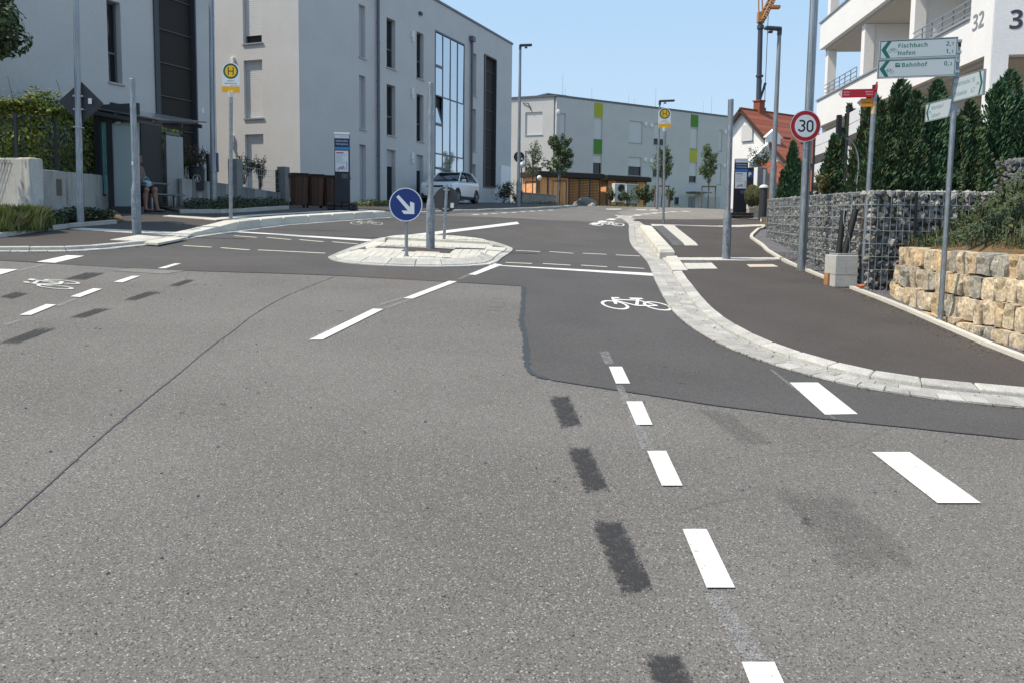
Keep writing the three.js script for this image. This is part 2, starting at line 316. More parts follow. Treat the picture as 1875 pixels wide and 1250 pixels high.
// ================================================================ GROUND, ROADS, PAVEMENTS
const pick = (a, r) => a[(r() * a.length) | 0];
{
  const o = structure('ground'); part('soil_sheet', sheet([[-400, -120], [400, -120], [400, 480], [-400, 480]], -0.03), M.meadow, o);
}
{ // worn carriageway: the junction and the street beyond
  const o = structure('road');
  part('worn_asphalt', sheet([[-70, -30], [70, -30], [70, 14], [26, 30], [26, 57], [9, 54], [2, 60], [-9, 60], [-16, 40], [-16, 16], [-70, 16]], 0.004), M.road, o);
  // darker new surfacing across the mouth of the street
  const near = gs([[0, 478], [300, 495], [600, 505], [958, 525]]);
  const edge = gs([[958, 525], [957, 560], [955, 590], [961, 620], [963, 650], [970, 680], [985, 690], [1010, 697], [1100, 711], [1200, 726], [1300, 742], [1400, 755], [1500, 767], [1700, 788], [1875, 806]]);
  const poly = [[-14, 11.9], ...near, ...edge.slice(1), [9, 4.3], [9, 27], ...gs([[1112, 408], [1000, 403], [900, 398], [760, 394]]), [-7, 24], [-14, 15]];
  part('new_asphalt', sheet(poly, 0.008), M.fresh, o);
  // bitumen poured along the joint and a sealed crack across the old surface
  const r = rng(5);
  const jag = (pts, w) => { const p = new Path(pts), a = [], b = []; for (let s = 0; s <= p.L; s += 0.045) { const k = w * (0.75 + 0.5 * r() + (r() < 0.09 ? 0.6 : 0)); a.push(p.p(s, k * (0.3 + 0.7 * r()))); b.push(p.p(s, -k * (0.3 + 0.5 * r()))); } return [...a, ...b.reverse()]; };
  part('joint_seal', sheet(jag(edge.slice(0, 8), 0.038), 0.0102), M.seal, o);
  part('joint_seal', sheet(jag(edge.slice(7), 0.016), 0.0102), M.seal, o);
  part('joint_seal', sheet(jag(near, 0.014), 0.0102), M.seal, o);
  const crack = gs([[618, 505], [520, 545], [460, 580], [430, 604], [380, 640], [330, 682], [270, 730], [180, 805], [100, 878], [0, 965], [-60, 1020]]);
  part('sealed_crack', sheet(jag(crack, 0.008), 0.0085), std({ color: rgb(0.09, 0.092, 0.096), roughness: 0.8 }), o);
  const faintSeal = std({ color: rgb(0.05, 0.048, 0.046), roughness: 0.9, alphaMap: T.scuff, transparent: true });
  for (const c of [[[1240, 945], [1300, 925], [1390, 912]], [[1330, 840], [1500, 826], [1560, 815], [1625, 787]], [[1700, 850], [1875, 868]], [[390, 690], [440, 700], [490, 716]]]) part('crack', sheet(jag(gs(c), 0.004), 0.0085), faintSeal, o);
  // dark scorched places where old marks were burnt off, and grey scrapes of removed lines
  const burnt = std({ color: rgb(0.036, 0.036, 0.039), alphaMap: T.speck, transparent: true, roughness: 0.9 });
  const faint = std({ color: rgb(0.05, 0.046, 0.043), alphaMap: T.faint, transparent: true, roughness: 0.9 });
  const scrape = std({ color: rgb(0.36, 0.36, 0.36), alphaMap: T.scuff, transparent: true, roughness: 0.9 });
  const unitUv = (geo, q) => { // 0..1 over the quad's own length and width
    const p = geo.attributes.position, uv = geo.attributes.uv, ax = [q[1][0] - q[0][0], q[1][1] - q[0][1]], ay = [q[3][0] - q[0][0], q[3][1] - q[0][1]], det = ax[0] * ay[1] - ax[1] * ay[0];
    for (let i = 0; i < p.count; i++) { const x = p.getX(i) - q[0][0], y = -p.getZ(i) - q[0][1]; uv.setXY(i, (x * ay[1] - y * ay[0]) / det, (ax[0] * y - ax[1] * x) / det); } return geo;
  };
  const grow = (q, k) => { const cx = (q[0][0] + q[1][0] + q[2][0] + q[3][0]) / 4, cy = (q[0][1] + q[1][1] + q[2][1] + q[3][1]) / 4; return q.map((p) => [cx + (p[0] - cx) * k, cy + (p[1] - cy) * k]); };
  for (const q of [[[1008, 732], [1042, 730], [1058, 776], [1026, 778]], [[1042, 828], [1080, 827], [1107, 891], [1069, 893]], [[1088, 967], [1140, 965], [1185, 1073], [1134, 1076]], [[1184, 1214], [1247, 1211], [1290, 1330], [1226, 1333]],
    [[0, 629], [70, 603], [96, 604], [32, 629]], [[130, 582], [178, 566], [201, 567], [152, 583]], [[228, 550], [272, 535], [289, 537], [246, 551]], [[310, 524], [343, 513], [356, 513], [325, 525]], [[120, 512], [160, 500], [190, 500], [152, 513]], [[0, 545], [30, 536], [50, 538], [20, 548]]]) {
    const G = grow(gs(q), 1.3); part('burnt_mark', unitUv(sheet(G, 0.0085), G), burnt, o);
  }
  for (const q of [[[1270, 745], [1330, 752], [1420, 812], [1360, 818]], [[1405, 890], [1540, 896], [1700, 1045], [1540, 1055]]]) { const G = gs(q); part('worn_patch', unitUv(sheet(G, 0.0085), G), faint, o); }
  for (const [a, b, w] of [[[1102, 645], [1113, 668], 0.05], [[1109, 645], [1120, 668], 0.05], [[1134, 707], [1150, 742], 0.06], [[1152, 745], [1182, 826], 0.05], [[1168, 782], [1192, 826], 0.05], [[1297, 1090], [1372, 1216], 0.035], [[1312, 1096], [1394, 1214], 0.05], [[1372, 1216], [1395, 1260], 0.035],
    [[1412, 678], [1455, 712], 0.03], [[1446, 704], [1528, 768], 0.025], [[695, 560], [740, 546], 0.06], [[706, 566], [750, 550], 0.06], [[565, 625], [615, 598], 0.05], [[840, 513], [865, 501], 0.07], [[10, 597], [35, 588], 0.05], [[105, 562], [140, 548], 0.06], [[30, 498], [80, 486], 0.08]]) part('line_scrape', sheet(line(g(...a), g(...b), w), 0.0106), scrape, o);
  { const r2 = rng(17), spot = [], grit = [], drip = [];
    const blot = (x, d, s) => { const n = 9, k = Array.from({ length: n }, () => 0.55 + 0.6 * r2()), e = 0.5 + r2(); return Array.from({ length: n }, (_, i) => [x + Math.cos(i / n * 6.283) * s * k[i] * e, d + Math.sin(i / n * 6.283) * s * k[i]]); };
    for (let i = 0; i < 60; i++) { const d = 2.6 + r2() * 10, x = -0.75 * d + r2() * 1.5 * d; spot.push(sheet(blot(x, d, 0.004 + r2() * r2() * 0.012), 0.0107)); }
    for (let i = 0; i < 16; i++) { const d = 3 + r2() * 15, x = (r2() < 0.5 ? 1.6 : -1.9) + (r2() - 0.5) * 0.5; drip.push(sheet(blot(x, d, 0.012 + r2() * 0.025), 0.0109)); }
    for (let i = 0; i < 420; i++) { const near = r2() < 0.4, p = near ? [2 + r2() * 2, 6.2 + r2() * 3.5] : [-5 + r2() * 8, 2.6 + r2() * 11], s = 0.004 + r2() * 0.006; grit.push(new THREE.IcosahedronGeometry(s, 0).translate(p[0], H(...p) + 0.006, -p[1])); }
    part('tar_spots', spot, M.seal, o).userData.kind = 'stuff'; part('oil_drips', drip, std({ color: rgb(0.06, 0.058, 0.056), alphaMap: T.scuff, transparent: true }), o).userData.kind = 'stuff'; part('loose_grit', grit, M.gravel, o).userData.kind = 'stuff'; }
  const dust = std({ color: rgb(0.25, 0.225, 0.2), alphaMap: T.faint, transparent: true, roughness: 1 });
  for (const q of [[[640, 491], [900, 494], [940, 512], [600, 512]], [[830, 428], [1010, 414], [1060, 440], [940, 452]], [[940, 415], [1090, 414], [1120, 440], [960, 452]], [[700, 492], [860, 496], [850, 540], [640, 530]], [[250, 470], [520, 468], [560, 490], [280, 492]], [[-30, 464], [180, 463], [220, 476], [-30, 478]]]) { const G = gs(q); part('dust_patch', unitUv(sheet(G, 0.0104), G), dust, o); }
  // utility cover and marker scribbles
  const cv = gs([[205, 497], [250, 492], [340, 497], [300, 503]]); part('patched_cover', sheet(cv, 0.0085), std({ map: T.road, color: rgb(1.25, 1.25, 1.22), roughness: 0.95 }), o);
  for (const [a, b] of [[[902, 548], [930, 549]], [[898, 555], [926, 556]], [[893, 563], [925, 564]], [[892, 569], [915, 571]]]) part('spray_mark', sheet(line(g(...a), g(...b), 0.025), 0.0085), std({ color: rgb(0.05, 0.045, 0.07), roughness: 0.9, alphaMap: T.scuff, transparent: true }), o);
}

// ---- painted markings
const PAINT = 0.0122;
{
  const row = (name, list, label) => { const o = structure(name, label); for (const q of list) part('dash', sheet(gs(q), PAINT), M.paint, o); return o; };
  row('cycle_lane_line', [[[1115, 673], [1139, 673], [1154, 704], [1128, 704]], [[1147, 737], [1176, 737], [1195, 780], [1165, 780]], [[1185, 828], [1220, 828], [1250, 892], [1212, 892]], [[1250, 972], [1294, 972], [1346, 1080], [1294, 1080]], [[1358, 1217], [1418, 1217], [1470, 1330], [1402, 1330]]], 'narrow white dashes leading to the street');
  row('crossing_dashes', [[[1446, 702], [1498, 702], [1571, 760], [1511, 761]], [[1597, 830], [1666, 830], [1797, 924], [1717, 924]]], 'broad white dashes');
  row('centre_line', [[[566, 624], [590, 624], [702, 568], [683, 567]], [[738, 548], [755, 549], [837, 517], [822, 516]], [[858, 504], [871, 505], [920, 486], [906, 484]]], 'white centre line dashes');
  row('left_lane_line', [[[35, 579], [56, 579], [102, 560], [84, 559]], [[128, 545], [146, 546], [186, 531], [170, 530]], [[207, 518], [224, 519], [256, 507], [241, 507]], [[288, 493], [302, 493], [331, 484], [319, 484]]], 'white dashes on the left');
  row('left_crossing_dashes', [[[66, 481], [100, 483], [154, 470], [122, 469]], [[-40, 505], [-5, 506], [32, 495], [-5, 494]]], 'broad white dashes on the left');
  row('stop_line', [[[884, 486], [916, 487], [1202, 502], [1200, 507]]]);
  row('stop_line', [[[428, 426], [437, 425], [685, 440], [672, 443]]]);
  const thin = structure('crossing_line', 'thin dashed lines across the lanes');
  const Y = std({ map: T.wear, color: rgb(0.72, 0.72, 0.6), roughness: 0.7 });
  for (const [a, b] of [[[335, 451], [387, 454]], [[404, 455], [456, 459]], [[472, 459], [595, 465]], [[428, 433], [470, 436]], [[488, 436], [532, 440]], [[548, 440], [592, 444]], [[608, 444], [655, 448]],
    [[926, 482], [974, 484]], [[994, 484], [1045, 487]], [[1064, 487], [1112, 490]], [[1132, 490], [1180, 493]], [[945, 460], [989, 462]], [[1006, 462], [1050, 465]], [[1067, 465], [1111, 467]], [[1128, 468], [1172, 470]]]) part('dash', sheet(line(g(...a), g(...b), 0.085), PAINT), Y, thin);
  row('taper_line', [[[700, 437], [720, 440], [951, 411], [947, 407]]]);
  const far = structure('dotted_lane_line', 'dotted white line far up the street');
  for (const [a, b] of [[[865, 394], [877, 393.4]], [[884, 393], [893, 392.4]], [[899, 392], [910, 391.4]], [[918, 391], [929, 390.4]], [[936, 390], [946, 389.4]], [[953, 389], [962, 388.4]], [[970, 388], [979, 387.4]], [[987, 387], [995, 386.4]], [[1004, 386], [1013, 385.4]]]) part('dash', sheet(line(g(...a), g(...b), 0.16), PAINT), M.paint, far);
  const far2 = structure('dotted_lane_line', 'dotted white line curving off to the right');
  { const p = new Path(gs([[1085, 412], [1112, 404.5], [1150, 397], [1190, 392], [1230, 388.6], [1262, 387.6]])); for (let s = 0; s < p.L - 0.6; s += 1.35) part('dash', sheet(band(p, 0.13, -0.13, s, s + 0.75), PAINT), M.paint, far2); }
  row('kerbside_line', [[[1110, 383], [1138, 383], [1138, 384.2], [1110, 384.2]], [[1165, 384.2], [1184, 384.4], [1184, 385.4], [1165, 385.2]], [[1190, 384.6], [1205, 384.8], [1205, 385.8], [1190, 385.6]]]);
  // painted bicycles
  const cycle = (name, label, c, ux, uy, pm = M.paint) => { // c origin at rear hub; ux along the wheelbase, uy up
    const o = structure(name, label), P = (x, y) => [c[0] + ux[0] * x + uy[0] * y, c[1] + ux[1] * x + uy[1] * y], list = [];
    const ring = (x, y, r, w) => { const a = [], b = []; for (let i = 0; i <= 28; i++) { const t = i / 28 * Math.PI * 2; a.push(P(x + r * Math.cos(t), y + r * Math.sin(t))); b.push(P(x + (r - w) * Math.cos(t), y + (r - w) * Math.sin(t))); } for (let i = 0; i < 28; i++) list.push(sheet([a[i], a[i + 1], b[i + 1], b[i]], PAINT)); };
    const st = (x0, y0, x1, y1, w = 0.07) => { const dx = x1 - x0, dy = y1 - y0, l = Math.hypot(dx, dy), nx = -dy / l * w / 2, ny = dx / l * w / 2; list.push(sheet([P(x0 + nx, y0 + ny), P(x1 + nx, y1 + ny), P(x1 - nx, y1 - ny), P(x0 - nx, y0 - ny)], PAINT + 0.0004 * (st.k = (st.k || 0) + 1))); };
    ring(0, 0, 0.3, 0.07); ring(1, 0, 0.3, 0.07);
    st(0.05, 0.05, 0.2, 0.52); st(0.18, 0.49, 0.36, 0.5, 0.09); st(0.16, 0.36, 0.76, 0.36); st(0.16, 0.3, 0.5, -0.02); st(0.5, -0.02, 0.77, 0.42); st(0.5, -0.02, 1, 0.0); st(1, 0, 0.72, 0.4); st(0.6, 0.47, 0.92, 0.47, 0.1);
    part('bicycle_mark', list, pm, o);
  };
  { const a = g(1126, 560), b = g(1204, 562), up = g(1170, 549), md = [(a[0] + b[0]) / 2, (a[1] + b[1]) / 2], L = Math.hypot(b[0] - a[0], b[1] - a[1]), k = Math.hypot(up[0] - md[0], up[1] - md[1]) / 0.5; cycle('bicycle_symbol', 'white bicycle painted in the near lane', a, [b[0] - a[0], b[1] - a[1]], [-(b[1] - a[1]) / L * k, (b[0] - a[0]) / L * k]); }
  { const a = g(100, 527), b = g(113, 517.5); cycle('bicycle_symbol', 'white bicycle painted at the left edge', a, [b[0] - a[0], b[1] - a[1]], [-0.9, 0.25], std({ map: T.wear, color: rgb(0.66, 0.66, 0.64) })); }
  { const a = g(652, 409.5), b = g(690, 410.2); cycle('bicycle_symbol', 'white bicycle painted by the bus platform', a, [b[0] - a[0], b[1] - a[1]], [-0.35, 1.5], std({ map: T.wear, color: rgb(0.42, 0.42, 0.41) })); }
  { const a = g(1093, 411.2), b = g(1132, 411.8); cycle('bicycle_symbol', 'white bicycle painted in the far lane', a, [b[0] - a[0], b[1] - a[1]], [0.15, 2.2]); }
}

// ---- slabs laid in a quad
const lerp2 = (a, b, t) => [a[0] + (b[0] - a[0]) * t, a[1] + (b[1] - a[1]) * t];
function slabs(q, nu, nv, off0, off1, parent, name, mats, seed = 1, gap = 0.006, bev = 0.004, rel = 0.003) {
  const r = rng(seed);
  for (let i = 0; i < nu; i++) for (let j = 0; j < nv; j++) {
    const P = (u, v) => lerp2(lerp2(q[0], q[1], u), lerp2(q[3], q[2], u), v);
    const U = Math.hypot(q[1][0] - q[0][0], q[1][1] - q[0][1]), VV = Math.hypot(q[3][0] - q[0][0], q[3][1] - q[0][1]), gu = gap / U / 2, gv = gap / VV / 2;
    const c = [P(i / nu + gu, j / nv + gv), P((i + 1) / nu - gu, j / nv + gv), P((i + 1) / nu - gu, (j + 1) / nv - gv), P(i / nu + gu, (j + 1) / nv - gv)];
    part(name, stone(c, off0, off1 + (r() - 0.5) * rel, bev), pick(mats, r), parent);
  }
}
function course(path, o0, o1, len, s0, s1, off0, off1, parent, name, mats, seed, gap = 0.008, bev = 0.008, limit = 1e9, rel = 0.006, jit = 0) {
  const r = rng(seed), rest = []; let n = 0;
  for (let s = s0; s < s1 - len * 0.4; n++) {
    const l = Math.min(s1 - s, len * (1 + (r() - 0.5) * jit)), a = s + gap / 2, b = s + l - gap / 2, dh = (r() - 0.5) * rel;
    const gm = stone([path.p(a, o0), path.p(b, o0), path.p(b, o1), path.p(a, o1)], off0, Array.isArray(off1) ? off1.map((v) => v + dh) : off1 + dh, bev);
    if (n < limit) part(name, gm, pick(mats, r), parent); else rest.push(gm);
    s += l;
  }
  if (rest.length) { const m = part(name + 's_farther_off', rest, mats[0], parent); m.userData.kind = 'stuff'; }
}
const tactile = (bumps) => std({ map: T.pale, color: rgb(1.02, 1, 0.95), roughness: 0.85, bumpMap: bumps, bumpScale: 0.02 });
T.ribs = texture(256, each((u) => { const t = (u * 8) % 1, c = t < 0.5 ? 255 : 30; return [c, c, c]; }), 0.32, false);
T.studs = texture(256, each((u, v) => { const a = (u * 6) % 1 - 0.5, b = (v * 6) % 1 - 0.5, c = a * a + b * b < 0.09 ? 255 : 30; return [c, c, c]; }), 0.32, false);
const ribbed = [tactile(T.ribs)], studded = [tactile(T.studs)];

// ---- left: pavement at the bus stop
const Lk = new Path(gs([[-160, 462], [-60, 462], [0, 461], [80, 460.5], [150, 459], [230, 452], [300, 443], [345, 435.5], [430, 424], [520, 413], [640, 404], [720, 398]], 0.0).concat([[-2.2, 27.2], [-0.3, 30.6], [1.6, 34.5], [3.2, 40]]));
let sPlat0 = 0, sPlat1 = 0;
{
  const near = (q) => { let b = 0, m = 1e9; for (let s = 0; s < Lk.L; s += 0.05) { const p = Lk.p(s), e = Math.hypot(p[0] - q[0], p[1] - q[1]); if (e < m) { m = e; b = s; } } return b; };
  sPlat0 = near(g(380, 430)); sPlat1 = near(g(735, 397)); const sFlush = near(g(345, 436));
  raised = true; const pav = structure('pavement', 'dark asphalt pavement on the left');
  const inner = band(Lk, 0.02, 0.02, 0, Lk.L, 0.5).slice(0, Math.ceil(Lk.L / 0.5) + 1);
  const back = [[-0.5, 46], [-3.2, 37.5], [-5.5, 32], [-6.5, 29.3], [-8.6, 26], [-11.5, 19.5], [-11.5, 16], [-24, 13.4], [-24, 12.3]];
  part('asphalt_surface', slab([...inner, ...back], -0.02, 0.055), M.walk, pav);
  raised = false; const kerb = structure('kerb', 'pale kerb along the left pavement');
  const r = 0;
  course(Lk, 0, 0.14, 0.5, 0, sFlush - 0.2, -0.06, 0.068, kerb, 'kerb_stone', M.kerb, 31);
  course(Lk, -0.17, -0.004, 0.25, 0, sPlat1 + 0.3, -0.08, 0.022, kerb, 'gutter_stone', M.kerb, 32, 0.008, 0.004);
  // ramp stone, then the raised boarding kerb
  const ramp = (s0, s1, h0, h1) => part('ramp_stone', stone([Lk.p(s0, 0), Lk.p(s1, 0), Lk.p(s1, 0.36), Lk.p(s0, 0.36)], -0.06, [h0, h1, h1, h0], 0.012), M.pale[0], kerb);
  ramp(sFlush - 0.19, sFlush + 0.5, 0.066, 0.1); ramp(sFlush + 0.51, sFlush + 1.2, 0.1, 0.15); ramp(sFlush + 1.21, sFlush + 1.9, 0.15, 0.2);
  course(Lk, 0, 0.4, 1, sFlush + 1.91, sPlat1 - 0.9, -0.06, 0.2, kerb, 'boarding_kerb_stone', M.pale, 33, 0.012, 0.03);
  ramp(sPlat1 - 0.9, sPlat1 - 0.02, 0.2, 0.13);
  course(Lk, 0, 0.15, 1, sPlat1, Lk.L, -0.06, 0.1, kerb, 'kerb_stone', M.kerb, 34);
  // platform slabs behind the boarding kerb
  const plat = structure('bus_platform', 'raised paved strip behind the boarding kerb');
  const bandQ = (o0, o1, s0, s1, n, mats, seed, h = 0.19) => course(Lk, o0, o1, (s1 - s0) / n, s0, s1, -0.02, h, plat, 'paving_slab', mats, seed, 0.008, 0.004, 1e9, 0.003);
  bandQ(0.41, 0.7, sFlush + 2.2, sPlat1 - 0.6, 24, M.greyslab, 41); bandQ(0.71, 1.01, sFlush + 2.2, sPlat1 - 0.6, 24, M.pale, 42);
  raised = true;
  const tac = structure('tactile_paving', 'white guide strip and field at the left crossing');
  slabs(gs([[128, 420], [343, 433], [356, 427], [150, 418]], 0.06), 16, 1, 0.03, 0.068, tac, 'tactile_slab', ribbed, 51);
  slabs(gs([[252, 430], [312, 435], [322, 432.4], [262, 428]], 0.06), 5, 1, 0.03, 0.066, tac, 'paving_slab', M.greyslab, 52);
  slabs(gs([[200, 439.5], [280, 443], [312, 435.6], [252, 430.8]], 0.06), 5, 3, 0.03, 0.067, tac, 'tactile_slab', studded, 53);
  slabs(gs([[264, 444.5], [288, 446.5], [341, 436], [314, 434]], 0.06), 1, 5, 0.03, 0.07, tac, 'paving_slab', M.pale, 54);
  slabs(gs([[297, 395.5], [413, 404], [424, 401], [310, 394]], 0.07), 16, 1, 0.0, 0.07, tac, 'tactile_slab', ribbed, 55);
  slabs(gs([[413, 404], [500, 400], [520, 396], [424, 400.6]], 0.07), 4, 2, 0.0, 0.07, tac, 'tactile_slab', studded, 56);
}

raised = false;
// ---- right: pavement, gutter of setts, kerb, platform
const Rk = new Path([[3.9, 31], ...gs([[1150, 410], [1152, 425], [1157, 450], [1185, 480], [1203, 520], [1232, 570], [1268, 602], [1330, 637], [1420, 671], [1550, 706], [1700, 731], [1875, 749]]), [5.6, 5.9], [9, 5.7]]);
{
  const near = (q) => { let b = 0, m = 1e9; for (let s = 0; s < Rk.L; s += 0.05) { const p = Rk.p(s), e = Math.hypot(p[0] - q[0], p[1] - q[1]); if (e < m) { m = e; b = s; } } return b; };
  const sP0 = near(g(1152, 413)), sP1 = near(g(1172, 467)), sTop = Rk.L;
  const pav = structure('pavement', 'dark asphalt pavement on the right');
  raised = false; { const ap = structure('forecourt', 'pale worn apron beyond the right pavement'); part('apron_surface', sheet([...gs([[1150, 402], [1405, 402]]), [11.5, 33], [12, 40], [9, 50], [6.5, 42], [4.4, 34]], 0.012), std({ map: T.road, color: rgb(1.45, 1.42, 1.36), roughness: 0.95 }), ap); }
  raised = true; const inner = []; for (let s = near(g(1152, 405)); s < Rk.L; s += 0.4) inner.push(Rk.p(s, 0.5));
  const edge = gs([[1400, 405.5], [1400, 412], [1371, 435], [1402, 460], [1465, 493], [1560, 530], [1640, 562], [1720, 597], [1800, 632], [1875, 661]], 0.05);
  part('asphalt_surface', slab([...inner, [9, 6.4], [5.2, 6.6], ...edge.slice().reverse(), ...gs([[1396, 402.5], [1160, 402.5]], 0.05)], -0.02, 0.055), M.walk, pav);
  raised = false; const gut = structure('gutter', 'pale gutter of paving setts curving round the right corner');
  // two rows of setts and a flush kerb row, laid from the corner up the street
  const rev = new Path(Array.from({ length: 90 }, (_, i) => Rk.p(Rk.L - Rk.L * i / 89)));
  course(rev, 0, -0.155, 0.2, 0.2, rev.L - 0.2, -0.05, 0.028, gut, 'sett', M.paver, 61, 0.009, 0.004, 150, 0.003, 0.15);
  course(rev, -0.165, -0.325, 0.2, 0.3, rev.L - 0.2, -0.05, 0.02, gut, 'sett', M.paver, 62, 0.009, 0.004, 150, 0.003, 0.15);
  const k = structure('kerb', 'flush pale kerb on the right');
  course(rev, -0.345, -0.5, 0.5, 0.2, rev.L - sP1 - 0.2, -0.06, [0.05, 0.05, 0.066, 0.066], k, 'kerb_stone', M.kerb, 63, 0.01, 0.01);
  part('mortar_bed', sheet(band(rev, 0.01, -0.51, 0.1, rev.L - 0.1), 0.013), M.concrete, gut);
  // raised boarding kerb with its slabs
  const plat = structure('bus_platform', 'raised white kerb and striped paving on the right');
  const kq = gs([[1172, 410.5], [1194, 413.5], [1236.5, 458], [1209, 458]], 0.2), fq = gs([[1167, 420], [1207, 468]], 0.0);
  for (let i = 0; i < 8; i++) {
    const a = i / 8 + 0.004, b = (i + 1) / 8 - 0.004, P = (u, v) => lerp2(lerp2(kq[0], kq[3], u), lerp2(kq[1], kq[2], u), v);
    part('boarding_kerb_stone', stone([P(a, 0), P(b, 0), P(b, 1), P(a, 1)], -0.06, 0.2, 0.05), pick(M.pale, rng(70 + i)), plat);
    const q0 = lerp2(fq[0], fq[1], a), q1 = lerp2(fq[0], fq[1], b);
    part('kerb_foot', stone([q0, q1, P(b, -0.02), P(a, -0.02)], -0.06, 0.07, 0.02), M.pale[0], plat);
  }
  raised = true;
  slabs(gs([[1197, 413.6], [1214, 413.4], [1254, 449.5], [1233, 449.5]], 0.065), 1, 14, 0.0, 0.065, plat, 'paving_slab', M.greyslab, 72);
  slabs(gs([[1214.5, 413.4], [1235, 413.4], [1279, 449.5], [1254.6, 449.5]], 0.065), 1, 14, 0.0, 0.068, plat, 'tactile_slab', ribbed, 73);
  const tac = structure('tactile_paving', 'white guide strips and field on the right pavement');
  slabs(gs([[1192, 410.6], [1401, 410.6], [1401, 414.2], [1194, 414.2]], 0.065), 20, 1, 0.0, 0.07, tac, 'tactile_slab', ribbed, 74);
  slabs(gs([[1240, 472], [1428, 472], [1434, 476.6], [1246, 476.6]], 0.06), 17, 1, 0.03, 0.067, tac, 'tactile_slab', ribbed, 75);
  slabs(gs([[1247, 477.1], [1300, 477.1], [1304, 481.8], [1251, 481.8]], 0.06), 4, 1, 0.03, 0.066, tac, 'paving_slab', M.greyslab, 76);
  slabs(gs([[1251.5, 482.4], [1304, 482.2], [1314.5, 492.4], [1259, 493.2]], 0.06), 4, 2, 0.03, 0.068, tac, 'tactile_slab', ribbed, 77);
  slabs(gs([[1219, 468.5], [1239, 468.5], [1260, 496], [1231, 496]], 0.06), 1, 4, 0.0, 0.075, tac, 'paving_slab', M.pale, 78);
  part('cover_plate', stone(gs([[1368, 484.4], [1415.6, 484], [1426, 488.4], [1374, 489]], 0.06), 0.02, 0.062, 0.004), std({ map: T.pale, color: rgb(0.95, 0.84, 0.76), roughness: 0.9 }), tac);
  // edging along the back of the pavement
  const ed = structure('edging', 'pale edging strip behind the right pavement');
  const up = new Path(gs([[1400, 399], [1391, 404.5], [1401, 412.5]], 0.05), false), lo = new Path(gs([[1401, 412.6], [1371, 435], [1402, 460], [1465, 493], [1530, 520]], 0.05), false), lw = new Path(gs([[1556, 529], [1640, 562], [1720, 597], [1800, 632], [1875, 661], [1990, 708]], 0.05));
  for (const [p, s] of [[up, 81], [lo, 82], [lw, 83]]) course(p, -0.005, 0.075, 1, 0, p.L, -0.05, 0.1, ed, 'edging_stone', M.pale, s, 0.006, 0.008);
  raised = true; const bed = structure('gravel_bed', 'dark gravel between edging and walls');
  part('gravel_base', sheet([...gs([[1401, 414], [1373, 436], [1402, 461], [1465, 494], [1560, 530.5], [1640, 563], [1720, 598], [1875, 662], [1990, 708]], 0.05), [7, 5.5], [7, 20]], 0.045), M.gravel, bed);
  const r = rng(91), list = [], pth = new Path(gs([[1400, 460], [1465, 493], [1560, 530], [1640, 562], [1720, 597], [1800, 632], [1875, 661]], 0.05));
  for (let i = 0; i < 5200; i++) { const p = pth.p(r() * pth.L, 0.08 + r() * 0.6), s = 0.01 + r() * 0.017; list.push(new THREE.IcosahedronGeometry(s, 0).scale(1, 0.6, 1.2).rotateY(r() * 6).translate(p[0], W(...p).y + 0.045 + s * 0.25, -p[1])); }
  const st = part('gravel', list, std({ color: rgb(0.13, 0.13, 0.145), roughness: 1 }), bed); st.userData.kind = 'stuff';
  part('leaf_litter', [0, 1, 2, 3, 4].map((i) => new THREE.IcosahedronGeometry(0.035, 0).scale(1.3, 0.6, 0.8).rotateY(i).translate(...at(1574 + i * 2, 523 + (i % 2), 12.1).toArray())), std({ color: rgb(0.55, 0.16, 0.07) }), bed);
}

raised = false;
